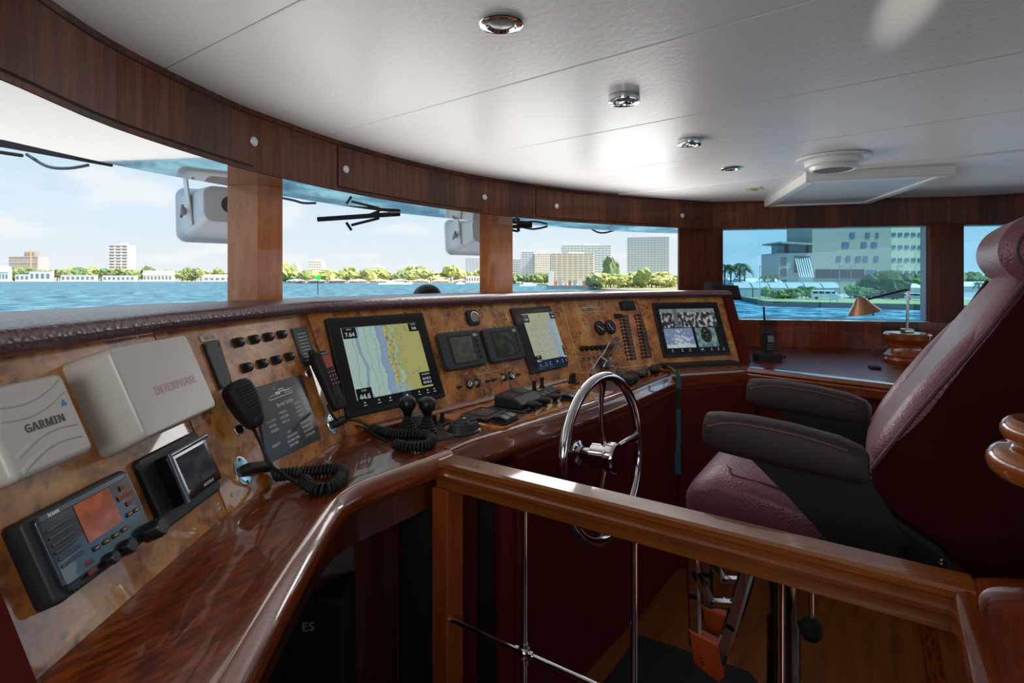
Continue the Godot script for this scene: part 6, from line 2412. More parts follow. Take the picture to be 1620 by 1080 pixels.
	for k in 6:
		t = thing("panel_knob", "small black turned knob, %s from the left in the switch panel's row" % nth(k), "knob", facet(3, 0.203 + k * 0.036, 0.156 - k * 0.0015), "row of black knobs on the switch panel")
		m = M.new()
		knob(m, axis_z(Vector3.ZERO), 0.013, 0.016, 0)
		part("cap", m, mats.matte, t, 40.0)
		m = M.new()
		m.lathe(axis_z(Vector3(0, -0.029, 0)), [Vector2(0.0036, 0.0), Vector2(0.0, 0.003)], 10)
		part("pilot_light", m, plain(Color8(70, 26, 18), 0.3), t, 40.0)
	for k in 4:
		t = thing("push_button", "ringed push button, %s from the left under the row of knobs" % nth(k), "button", facet(3, 0.193 + k * 0.038, 0.099), "ringed push buttons on the switch panel")
		m = M.new()
		m.lathe(axis_z(Vector3.ZERO), [Vector2(0.016, 0.0), Vector2(0.015, 0.004), Vector2(0.012, 0.005), Vector2(0.011, 0.002)], 20)
		part("ring", m, plain(Color8(170, 140, 110), 0.3, 0.6), t, 40.0)
		m = M.new()
		m.lathe(axis_z(Vector3.ZERO), [Vector2(0.0105, 0.001), Vector2(0.01, 0.005), Vector2(0.0, 0.006)], 16)
		part("button", m, plain(Color8(90, 66, 44), 0.35), t, 40.0)
	t = thing("bezel_display", "small black rectangular display at the top right of the switch panel", "display", facet(3, 0.675, 0.38))
	m = M.new()
	m.pad(Transform3D(), 0.122, 0.054, 0.012, 0.004, 0.003)
	part("bezel", m, mats.matte, t, 30.0)
	m = M.new()
	m.pad(at(0.0, 0, 0.0), 0.1, 0.034, 0.0128, 0.003, 0.0006)
	part("screen", m, mats.gloss_dark, t, 30.0)
	m = M.new()
	m.box(at(-0.11, -0.058, 0.004), Vector3(0.062, 0.026, 0.008), 0.002)
	single("selector_block", m, mats.matte, "black selector block above the left bank of breaker switches", "switch", facet(3, 0.675, 0.38))
	for col in 2:
		for k in 13:
			var f := k / 12.0
			var a: float = lerp([0.626, 0.768][col], [0.578, 0.712][col], f)
			var b: float = lerp(0.318, 0.067, f)
			t = thing("breaker_switch", "%s breaker switch down the %s column of the switch panel" % [["topmost", "second", "third", "fourth", "fifth", "sixth", "seventh", "eighth", "ninth", "tenth", "eleventh", "twelfth", "lowest"][k], ["left", "right"][col]], "switch", facet(3, a, b), "two columns of breaker switches")
			m = M.new()
			m.pad(Transform3D(), 0.052, 0.0155, 0.004, 0.002, 0.001)
			part("tag", m, mats.matte, t, 30.0)
			m = M.new()
			m.box(at(0.004, 0, 0.0042), Vector3(0.03, 0.0075, 0.0008), 0.0)
			part("caption", m, plain(Color8(96, 92, 86), 0.5), t, 0.0)
			m = M.new()
			m.lathe(axis_z(Vector3(-0.048, 0, 0)), [Vector2(0.0075, 0.0), Vector2(0.007, 0.003), Vector2(0.004, 0.008), Vector2(0.0, 0.009)], 12)
			part("lever", m, plain(Color8(66, 24, 16), 0.35), t, 40.0)
			m = M.new()
			m.lathe(axis_z(Vector3(-0.031, 0.001, 0)), [Vector2(0.003, 0.0), Vector2(0.0, 0.003)], 8)
			part("pilot_light", m, plain(Color8(60, 20, 14), 0.3), t, 40.0)

	# ---- camera display and keyboard -------------------------------------
	display(4, "wide display showing four grey camera views at the right end of the dash", 0.066, 0.526, 0.05, 0.393, [0.098, 0.482, 0.104, 0.349], cameras(), 0.6, [], Color(0.01, 0.01, 0.01), Color(0, 0, 0, 0))
	t = thing("keyboard", "slim black keyboard lying along the foot of the camera display", "keyboard", Transform3D(facet(4).basis, Vector3.ZERO))
	var e4: Vector3 = facet(4).basis.x
	t.transform = Transform3D(Basis(e4, Vector3.UP, e4.cross(Vector3.UP)), facet(4, 0.27, 0.0).origin + e4.cross(Vector3.UP) * 0.045 + Vector3(0, 0.012, 0))
	m = M.new()
	m.box(at(0, 0, 0), Vector3(0.5, 0.016, 0.085), 0.004)
	part("base", m, mats.matte, t, 30.0)
	for r in 4:
		for k in 18:
			m = M.new()
			m.box(at(-0.228 + k * 0.0268, 0.0095, -0.03 + r * 0.019), Vector3(0.0235, 0.005, 0.016), 0.0015)
			part("key", m, mats.black, t, 30.0)

# ---------------------------------------------------------------- what stands on the shelf; the wheel; the rail
func flat_on(p: Vector3, yaw := 0.0) -> Transform3D:
	return Transform3D(Basis(Vector3.UP, yaw), p)

func rocker_pair(label: String, p: Vector3, yaw: float, n: int) -> void:
	var t := thing("rocker_switch", label, "switch", flat_on(p, yaw))
	var m := M.new()
	m.box(at(0, 0.004, 0), Vector3(0.042 * n + 0.006, 0.008, 0.062), 0.002)
	part("plate", m, mats.matte, t, 30.0)
	for k in n:
		m = M.new()
		var x := (k - (n - 1) * 0.5) * 0.042
		m.prism(Transform3D(Basis(Vector3.BACK, Vector3.UP, Vector3.LEFT), Vector3(x + 0.018, 0.006, 0)), [Vector2(-0.027, 0), Vector2(0.027, 0), Vector2(0.025, 0.012), Vector2(0.0, 0.02), Vector2(-0.025, 0.018)], 0.0, 0.036, 0.003)
		part("rocker", m, mats.black, t, 30.0)

func build_helm() -> void:
	var m := M.new()
	var top := SHELF + 0.0
	# raised console plate of burl on the shelf, with a mahogany lip against the dash
	var plate := thing("control_console", "raised burl plate on the shelf that carries the small controls", "panel")
	var flat := Transform3D(Basis(Vector3.RIGHT, Vector3.FORWARD, Vector3.UP), Vector3(0, EYE_H, 0))
	m.prism(flat, [Vector2(1.5, 1.05), Vector2(2.17, 1.0), Vector2(2.36, 1.27), Vector2(1.5, 1.372)], top, top + 0.010, 0.003)
	part("board", m, mats.burl_flat, plate, 30.0)
	m = M.new()
	var lip := [dash_pt(Vector2(1.2, 1.415), top), dash_pt(Vector2(2.36, 1.283), top)]
	m.sweep(lip, [Vector2(-0.004, 0.0), Vector2(0.03, 0.0), Vector2(0.03, 0.014), Vector2(0.02, 0.022), Vector2(-0.004, 0.024)])
	part("lip", m, mats.edge, plate, 30.0)
	var c := top + 0.010
	# twin joysticks on a dark plate
	m = M.new()
	m.prism(flat, [Vector2(1.20, 1.19), Vector2(1.34, 1.12), Vector2(1.45, 1.29), Vector2(1.24, 1.30)], top, top + 0.006, 0.002)
	var jp := single("joystick_mat", m, plain(Color8(44, 44, 46), 0.45), "dark flat plate under the two black ball joysticks", "plate")
	var heads := [[W(1.296, top, 1.285), "ball topped black joystick nearer the chart display"], [W(1.325, top, 1.225), "ball topped black joystick nearer the handrail"]]
	for k in 2:
		var t := thing("joystick", heads[k][1], "joystick", flat_on(heads[k][0] + Vector3(0, 0.006, 0)), "twin ball joysticks")
		m = M.new()
		var prof := [Vector2(0.034, 0.0)]
		for j in 5:
			prof.append(Vector2(0.034 - j * 0.004, 0.006 + j * 0.009))
			prof.append(Vector2(0.029 - j * 0.004, 0.010 + j * 0.009))
		prof.append(Vector2(0.013, 0.06))
		m.lathe(Transform3D(), prof, 20)
		part("bellows", m, mats.rubber, t, 30.0)
		m = M.new()
		m.lathe(Transform3D(), [Vector2(0.013, 0.055), Vector2(0.018, 0.07), Vector2(0.027, 0.082), Vector2(0.0285, 0.096), Vector2(0.025, 0.108), Vector2(0.014, 0.117), Vector2(0.0, 0.119)], 24)
		part("ball_grip", m, mats.black, t, 60.0)
	m = M.new()
	m.box(flat_on(W(1.37, top + 0.022, 1.33), 0.1), Vector3(0.05, 0.044, 0.04), 0.004)
	single("grey_box", m, plain(Color8(96, 92, 90), 0.5), "small grey box behind the ball joysticks", "box")
	var tg := thing("toggle_switch", "two short black toggles on a small plate right of the joysticks", "switch", flat_on(W(1.43, top, 1.27), 0.1))
	m = M.new()
	m.box(at(0, 0.003, 0), Vector3(0.1, 0.006, 0.04), 0.002)
	part("plate", m, mats.satin, tg, 30.0)
	for x in [-0.022, 0.022]:
		m = M.new()
		m.lathe(at(x, 0.005, 0), [Vector2(0.012, 0), Vector2(0.008, 0.012), Vector2(0.007, 0.03), Vector2(0.009, 0.034), Vector2(0.0, 0.036)], 14)
		part("toggle", m, mats.matte, tg, 40.0)
	# oval thruster control
	var ov := thing("thruster_control", "oval black domed control with a pale rim at the front of the shelf", "control", flat_on(W(1.42, top, 1.148), 0.12))
	m = M.new()
	m.lathe(Transform3D(Basis.from_scale(Vector3(1.25, 1, 0.85)), Vector3.ZERO), [Vector2(0.06, 0.0), Vector2(0.061, 0.006), Vector2(0.056, 0.010)], 32)
	part("rim", m, plain(Color8(40, 40, 44), 0.2), ov, 40.0)
	m = M.new()
	m.lathe(Transform3D(Basis.from_scale(Vector3(1.25, 1, 0.85)), Vector3.ZERO), [Vector2(0.054, 0.008), Vector2(0.05, 0.024), Vector2(0.044, 0.033), Vector2(0.0, 0.037)], 32)
	part("dome", m, mats.satin, ov, 40.0)
	for q in [[-0.018, 0.35], [0.026, -0.2]]:
		m = M.new()
		m.pad(Transform3D(Basis(Vector3.UP, q[1]) * Basis(Vector3.RIGHT, -PI / 2), Vector3(q[0], 0.028, 0.002)), 0.04, 0.05, 0.012, 0.012, 0.004)
		part("key", m, mats.black, ov, 40.0)
	m = M.new()
	m.box(at(0.012, 0.0415, -0.006), Vector3(0.012, 0.0006, 0.008), 0.0)
	part("symbol", m, mats.ink, ov, 0.0)
	# flat engine display and rockers
	var fd := thing("engine_control", "flat black framed control screen lying on the burl plate by the oval control", "control panel", flat_on(W(1.585, c, 1.19), 0.1))
	m = M.new()
	m.box(at(0, 0.008, 0), Vector3(0.145, 0.016, 0.115), 0.005)
	part("frame", m, plain(Color8(44, 30, 26), 0.3), fd, 30.0)
	m = M.new()
	m.box(at(0, 0.0165, 0), Vector3(0.085, 0.002, 0.07), 0.0005)
	part("screen", m, plain(Color8(96, 78, 78), 0.15), fd, 30.0)
	rocker_pair("pair of black rockers in front of the flat control screen", W(1.57, c, 1.084), 0.12, 2)
	m = M.new()
	m.lathe(flat_on(W(1.67, c, 1.088)), [Vector2(0.02, 0.0), Vector2(0.019, 0.003), Vector2(0.013, 0.004), Vector2(0.012, 0.001), Vector2(0.0, 0.001)], 22)
	single("grommet", m, mats.satin, "small round black grommet on the burl plate", "grommet")
	# large wedge control on a plate
	var wd := thing("wedge_control", "large black wedge shaped control unit on a wide base plate", "control panel", flat_on(W(1.80, c, 1.17), 0.08))
	m = M.new()
	m.box(at(0, 0.004, 0), Vector3(0.22, 0.008, 0.165), 0.003)
	part("base", m, mats.black, wd, 30.0)
	m = M.new()
	m.prism(Transform3D(Basis(Vector3.BACK, Vector3.UP, Vector3.LEFT), Vector3(0.085, 0.006, -0.01)), [Vector2(-0.06, 0), Vector2(0.06, 0), Vector2(0.064, 0.018), Vector2(0.035, 0.038), Vector2(-0.06, 0.044)], 0.0, 0.17, 0.004)
	part("body", m, mats.satin, wd, 30.0)
	m = M.new()
	m.box(Transform3D(Basis(Vector3.RIGHT, 0.07), Vector3(-0.04, 0.0485, -0.022)), Vector3(0.08, 0.002, 0.06), 0.0)
	part("screen", m, plain(Color8(88, 66, 62), 0.15), wd, 30.0)
	m = M.new()
	m.box(Transform3D(Basis(Vector3.RIGHT, 0.07), Vector3(0.045, 0.049, -0.02)), Vector3(0.07, 0.004, 0.055), 0.001)
	part("key_field", m, mats.grey, wd, 30.0)
	var lab := ["left", "middle", "right"]
	for k in 3:
		var t := thing("pull_knob", "%s of the three flared black pull knobs at the plate's front edge" % lab[k], "knob", flat_on(W([1.753, 1.839, 1.919][k], c, [1.083, 1.083, 1.08][k])), "three flared pull knobs")
		m = M.new()
		m.lathe(Transform3D(), [Vector2(0.011, 0.0), Vector2(0.009, 0.008), Vector2(0.01, 0.014), Vector2(0.024, 0.024), Vector2(0.027, 0.029), Vector2(0.022, 0.034), Vector2(0.0, 0.036)], 22)
		part("cap", m, mats.matte, t, 50.0)
		m = M.new()
		m.lathe(Transform3D(), [Vector2(0.016, 0.0), Vector2(0.015, 0.003), Vector2(0.0, 0.003)], 16)
		part("washer", m, mats.grey, t, 40.0)
	rocker_pair("bank of four black rockers at the back of the burl plate", W(2.01, c, 1.175), 0.1, 4)
	for q in [[1.97, 1.19], [2.06, 1.205]]:
		m = M.new()
		m.lathe(flat_on(W(q[0], c + 0.02, q[1] + 0.02)), [Vector2(0.014, 0.0), Vector2(0.009, 0.012), Vector2(0.008, 0.04), Vector2(0.011, 0.046), Vector2(0.0, 0.048)], 14)
		single("stub_lever", m, mats.matte, "short black stub lever %s the bank of four rockers" % ("at the left of" if q[0] < 2 else "at the right of"), "lever")
	rocker_pair("pair of sloped black rockers nearest the steering wheel", W(2.015, c, 1.06), 0.1, 2)
	var ct := thing("toggle_switch", "two black toggles on a small plate below the upright chart display", "switch", flat_on(W(2.34, top, 1.225), 0.15))
	m = M.new()
	m.box(at(0, 0.003, 0), Vector3(0.12, 0.006, 0.045), 0.002)
	part("plate", m, mats.satin, ct, 30.0)
	for x in [-0.015, 0.025]:
		m = M.new()
		m.lathe(Transform3D(Basis(Vector3.BACK, -0.2), Vector3(x, 0.004, 0)), [Vector2(0.014, 0), Vector2(0.01, 0.02), Vector2(0.008, 0.045), Vector2(0.0, 0.048)], 12)
		part("toggle", m, mats.matte, ct, 40.0)

	# throttle: dark sector base with two chrome levers joined by a cross grip
	var th := thing("throttle_control", "chrome twin lever engine control on a dark sector base behind the wheel", "throttle", flat_on(W(2.50, top, 1.12), 0.25))
	m = M.new()
	m.prism(Transform3D(Basis(Vector3.FORWARD, Vector3.UP, Vector3.RIGHT), Vector3(-0.045, 0, 0)), [Vector2(-0.085, 0), Vector2(0.075, 0), Vector2(0.07, 0.05), Vector2(0.045, 0.09), Vector2(0.0, 0.105), Vector2(-0.045, 0.09), Vector2(-0.075, 0.045)], 0.0, 0.09, 0.008)
	part("sector_base", m, plain(Color8(92, 92, 78), 0.25, 0.6), th, 30.0)
	m = M.new()
	m.box(at(0, 0.018, 0.11), Vector3(0.11, 0.036, 0.06), 0.008)
	part("foot", m, mats.rubber, th, 30.0)
	for s in [-1.0, 1.0]:
		m = M.new()
		var pts := [Vector3(s * 0.055, 0.04, -0.05), Vector3(s * 0.052, 0.12, 0.0), Vector3(s * 0.045, 0.2, 0.045)]
		for k in 2:
			var a: Vector3 = pts[k]
			var b: Vector3 = pts[k + 1]
			var d := (b - a).normalized()
			m.box(Transform3D(Basis(Vector3.RIGHT, d, Vector3.RIGHT.cross(d)).orthonormalized(), (a + b) * 0.5), Vector3(0.016, a.distance_to(b) + 0.012, 0.042 - k * 0.008), 0.005)
		part("lever", m, mats.chrome, th, 40.0)
	m = M.new()
	m.tube([Vector3(-0.062, 0.205, 0.048), Vector3(0.062, 0.205, 0.048)], 0.015, 14)
	part("cross_grip", m, mats.chrome, th, 60.0)
	m = M.new()
	m.lathe(Transform3D(Basis(Vector3.BACK, PI / 2), Vector3(0.07, 0.06, 0.03)), [Vector2(0, 0), Vector2(0.03, 0), Vector2(0.03, 0.14), Vector2(0, 0.14)], 22)
	part("hub", m, mats.chrome, th, 40.0)

	# loose things right of the throttle
	m = M.new()
	m.box(flat_on(W(2.62, top + 0.015, 1.03), 0.3), Vector3(0.17, 0.03, 0.06), 0.008)
	single("dark_case", m, mats.matte, "dark flat case lying beside the throttle base", "case")
	var kn := thing("multi_tool", "folded grey hand tool lying between the throttle and the keyboard", "tool", flat_on(W(2.80, top + 0.016, 1.035), 0.22))
	m = M.new()
	m.box(at(-0.05, 0, 0), Vector3(0.08, 0.028, 0.04), 0.008)
	part("head", m, mats.grey, kn, 30.0)
	m = M.new()
	m.tube([Vector3(-0.02, 0.0, 0.0), Vector3(0.1, 0.0, 0.0)], 0.015, 10)
	part("grip", m, plain(Color8(70, 74, 74), 0.4), kn, 60.0)
	var rm := thing("remote_handset", "black remote handset lying at the left end of the keyboard", "remote", flat_on(W(2.93, top + 0.016, 1.02), 0.3))
	m = M.new()
	m.box(Transform3D(), Vector3(0.16, 0.024, 0.05), 0.009)
	part("shell", m, mats.matte, rm, 30.0)
	for k in 4:
		m = M.new()
		m.lathe(at(-0.045 + k * 0.026, 0.011, 0), [Vector2(0.008, 0), Vector2(0.007, 0.003), Vector2(0, 0.0035)], 10)
		part("button", m, mats.grey, rm, 40.0)
	# teal lanyard hanging over the shelf edge
	var ly := thing("lanyard", "narrow teal lanyard strap hanging over the shelf edge to the right of the wheel", "strap")
	m = M.new()
	var z := on_h(1072, 596, top).distance_to(Vector3(0, EYE_H, 0))
	var lp := []
	for q in smooth([Vector2(1068, 588), Vector2(1074, 600), Vector2(1073, 640), Vector2(1074, 690), Vector2(1072, 720), Vector2(1073, 750)], 4):
		lp.append(far_at(q.x, q.y, 2.76))
	for k in lp.size() - 1:
		var wd2 := 0.011 if k < lp.size() * 0.7 else 0.015
		var s := Vector3(cos(TURN), 0, sin(TURN)) * wd2
		var b := Vector3(sin(TURN), 0, -cos(TURN)) * 0.002
		m.quad(lp[k] - s, lp[k] + s, lp[k + 1] + s, lp[k + 1] - s, -b)
		m.quad(lp[k] - s + b, lp[k] + s + b, lp[k + 1] + s + b, lp[k + 1] - s + b, b)
		m.quad(lp[k] - s, lp[k] - s + b, lp[k + 1] - s + b, lp[k + 1] - s, -s)
		m.quad(lp[k] + s, lp[k] + s + b, lp[k + 1] + s + b, lp[k + 1] + s, s)
	part("strap", m, plain(Color8(22, 84, 98), 0.7), ly, 30.0)
	m = M.new()
	var lo2: Vector3 = far_at(1073, 630, 2.755)
	m.box(Transform3D(Basis(Vector3.UP, -TURN), lo2), Vector3(0.022, 0.1, 0.006), 0.002)
	part("sleeve", m, mats.matte, ly, 30.0)
	m = M.new()
	m.tube(smooth([far_at(1068, 588, 2.78), on_h(1062, 582, top + 0.02), on_h(1052, 578, top + 0.012), on_h(1040, 580, top + 0.012)], 5), 0.004, 8)
	part("cord", m, plain(Color8(150, 110, 70), 0.7), ly, 60.0)

	# ---- steering wheel ----------------------------------------------------
	var wc := far_at(957, 722, 1.985)
	var wx := Transform3D(Basis(Vector3.RIGHT, deg_to_rad(-3.0)) * Basis(Vector3.UP, deg_to_rad(-4.0)), wc)   # z points aft, towards the helmsman
	var wh := thing("steering_wheel", "large polished steel steering wheel on a chrome hub below the throttle", "steering wheel", wx)
	m = M.new()
	var ring := []
	for k in 64:
		var a := TAU * k / 64
		ring.append(Vector3(cos(a), sin(a), 0) * 0.288)
	m.tube(ring, 0.0185, 16, true)
	part("rim", m, mats.chrome, wh, 60.0)
	for a in [88.0, 2.0, 262.0]:
		m = M.new()
		var d := Vector3(cos(deg_to_rad(a)), sin(deg_to_rad(a)), 0)
		var s := Vector3(-d.y, d.x, 0)
		var rs := []
		for q in [[0.03, 0.014, 0.012, 0.0], [0.1, 0.011, 0.009, -0.012], [0.19, 0.013, 0.008, -0.01], [0.245, 0.018, 0.008, 0.0], [0.275, 0.03, 0.008, 0.0]]:
			var r := PackedVector3Array()
			for j in 12:
				var w := TAU * j / 12
				r.append(d * q[0] + s * cos(w) * q[1] + Vector3.BACK * (sin(w) * q[2] + q[3]))
			rs.append(r)
		m.rings(rs)
		part("spoke", m, mats.chrome, wh, 60.0)
	m = M.new()
	m.lathe(axis_z(Vector3.ZERO), [Vector2(0.036, -0.05), Vector2(0.045, -0.045), Vector2(0.045, 0.012), Vector2(0.056, 0.02), Vector2(0.056, 0.045), Vector2(0.05, 0.054), Vector2(0.0, 0.058)], 32)
	part("hub", m, mats.chrome, wh, 35.0)
	m = M.new()
	m.lathe(axis_z(Vector3.ZERO), [Vector2(0.026, -0.13), Vector2(0.026, -0.045)], 20)
	m.lathe(axis_z(Vector3(0, 0, -0.155)), [Vector2(0.07, 0.0), Vector2(0.07, 0.012), Vector2(0.05, 0.02), Vector2(0.045, 0.05), Vector2(0.026, 0.056)], 28)
	part("shaft_flange", m, mats.chrome, wh, 35.0)
	for k in 6:
		var a := TAU * k / 6
		m = M.new()
		m.lathe(axis_z(Vector3(cos(a) * 0.059, sin(a) * 0.059, -0.143)), [Vector2(0.008, 0), Vector2(0.008, 0.008), Vector2(0, 0.01)], 8)
		part("bolt", m, mats.chrome, wh, 40.0)

	# ---- guard rail ---------------------------------------------------------
	var rail := thing("hand_rail", "moulded mahogany handrail on chrome rods and a wooden post, crossing in front of the helm", "railing")
	m = M.new()
	var f0 := 1.045
	var f1 := -0.135
	m.sweep([Vector3(0, 0, 0), Vector3(f0 - f1, 0, 0)], [Vector2(-0.036, -0.006), Vector2(-0.031, 0.0), Vector2(0.031, 0.0), Vector2(0.036, -0.006), Vector2(0.036, -0.018), Vector2(0.029, -0.024), Vector2(0.029, -0.030), Vector2(0.040, -0.038), Vector2(0.040, -0.046), Vector2(0.034, -0.056), Vector2(0.030, -0.078), Vector2(0.024, -0.082), Vector2(-0.024, -0.082), Vector2(-0.030, -0.078), Vector2(-0.034, -0.056), Vector2(-0.040, -0.046), Vector2(-0.040, -0.038), Vector2(-0.029, -0.030), Vector2(-0.029, -0.024), Vector2(-0.036, -0.018)])
	part("rail", m, mats.rail, rail, 25.0).transform = Transform3D(Basis(Vector3.UP, -PI / 2), W(1.2, -0.515, f0))
	m = M.new()
	m.box(at(1.2, (EYE_H - 0.595) * 0.5, -1.03), Vector3(0.072, EYE_H - 0.595, 0.06), 0.004)
	part("post", m, mats.post, rail, 30.0, "wooden end post")
	for f in [0.754, 0.459, 0.16]:
		m = M.new()
		m.tube([W(1.18, -EYE_H, f), W(1.18, -0.59, f)], 0.0085, 14)
		part("stanchion", m, mats.chrome, rail, 60.0)
	m = M.new()
	m.tube([W(1.18, -0.962, 1.02), W(1.18, -0.962, -0.12)], 0.0075, 12)
	part("cross_rod", m, mats.chrome, rail, 60.0)
	for f in [0.754, 0.459]:
		m = M.new()
		m.ball(Transform3D(Basis(), W(1.18, -0.962, f)), Vector3.ONE * 0.0195, 20)
		for ax in [Vector3.UP, Vector3.DOWN, Vector3.BACK, Vector3.FORWARD]:
			m.tube([W(1.18, -0.962, f) + ax * 0.015, W(1.18, -0.962, f) + ax * 0.026], 0.0115, 14)
		part("ball_joint", m, mats.chrome, rail, 60.0)

	# chart table with a raised rounded edge
	var tb := thing("chart_table", "mahogany table corner with a raised rounded edge, bottom right", "table")
	var edge := [Vector2(0.55, -0.118), Vector2(0.95, -0.118), Vector2(1.12, -0.12), Vector2(1.18, -0.128), Vector2(1.222, -0.15), Vector2(1.25, -0.19), Vector2(1.275, -0.24), Vector2(1.34, -0.36), Vector2(1.6, -0.9)]
	var path := []
	for q in smooth(edge, 4):
		path.append(dash_pt(q, -0.53))
	path.reverse()
	m = M.new()
	m.sweep(path, [Vector2(-0.02, -0.075), Vector2(-0.02, 0.0), Vector2(-0.014, 0.01), Vector2(0.0, 0.014), Vector2(0.014, 0.010), Vector2(0.02, -0.006), Vector2(0.02, -0.075)].map(func(v): return Vector2(v.x, v.y)))
	part("raised_edge", m, mats.edge, tb, 40.0)
	m = M.new()
	var tp := smooth(edge, 4)
	tp.append(Vector2(1.6, -1.0))
	tp.append(Vector2(0.55, -1.0))
	m.prism(flat, tp, -0.575, -0.538, 0.0)
	part("top_board", m, mats.table, tb, 20.0)
	m = M.new()
	m.prism(flat, [Vector2(0.7, -0.2), Vector2(1.1, -0.2), Vector2(1.2, -0.3), Vector2(1.4, -0.95), Vector2(0.7, -0.95)], -EYE_H, -0.575, 0.0)
	part("cabinet", m, mats.veneer_dark, tb, 20.0)
	# turned newel on the table
	var nx := far_at(1700, 700, 0.75)
	var nw := thing("turned_newel", "glossy turned honey wood newel cap at the right edge, above the table", "newel", Transform3D(Basis(), Vector3(nx.x, EYE_H - 0.522, nx.z)))
	m = M.new()
	m.lathe(Transform3D(), [Vector2(0.034, -0.012), Vector2(0.034, 0.02), Vector2(0.026, 0.035), Vector2(0.022, 0.1), Vector2(0.03, 0.2), Vector2(0.04, 0.235)], 28)
	part("shaft", m, mats.honey, nw, 40.0)
	m = M.new()
	var cp := [Vector2(0.04, 0.232)]
	for k in 9:
		var a := -PI / 2 + PI * k / 8.0
		cp.append(Vector2(0.07 + 0.024 * cos(a), 0.258 + 0.024 * sin(a)))
	cp.append(Vector2(0.066, 0.286))
	for k in 7:
		var a := -PI / 3 + PI * 0.83 * k / 6.0
		cp.append(Vector2(0.062 + 0.016 * cos(a), 0.304 + 0.018 * sin(a)))
	cp.append(Vector2(0.05, 0.319))
	cp.append(Vector2(0.0, 0.319))
	m.lathe(Transform3D(), cp, 40)
	part("cap", m, mats.honey, nw, 50.0)
	# black rubber mat on the floor
	m = M.new()
	m.prism(Transform3D(Basis(Vector3.RIGHT, Vector3.FORWARD, Vector3.UP), Vector3.ZERO), [Vector2(1.26, 0.3), Vector2(1.9, 0.26), Vector2(2.26, 0.38), Vector2(2.3, 0.42), Vector2(2.27, 0.86), Vector2(1.26, 0.9)], 0.0005, 0.006, 0.003)
	single("floor_mat", m, mats.matte, "black rubber mat on the floor below the wheel", "mat")

# ---------------------------------------------------------------- helm chair (x starboard, y up, z aft)
func cushion(m: M, secs: Array, n := 20, pw := 2.6) -> void:
	# sections [centre, half width along starboard, half thickness, direction of the thickness]; superellipse rings
	var rs := []
	for q in secs:
		var r := PackedVector3Array()
		for k in n:
			var a := TAU * k / n
			var cx: float = signf(cos(a)) * pow(abs(cos(a)), 2.0 / pw)
			var sy: float = signf(sin(a)) * pow(abs(sin(a)), 2.0 / pw)
			r.append(q[0] + Vector3.RIGHT * cx * q[1] + q[3] * sy * q[2])
		rs.append(r)
	m.rings(rs)

func reversed(p: Array) -> PackedVector2Array:
	var r := PackedVector2Array(p)
	r.reverse()
	return r

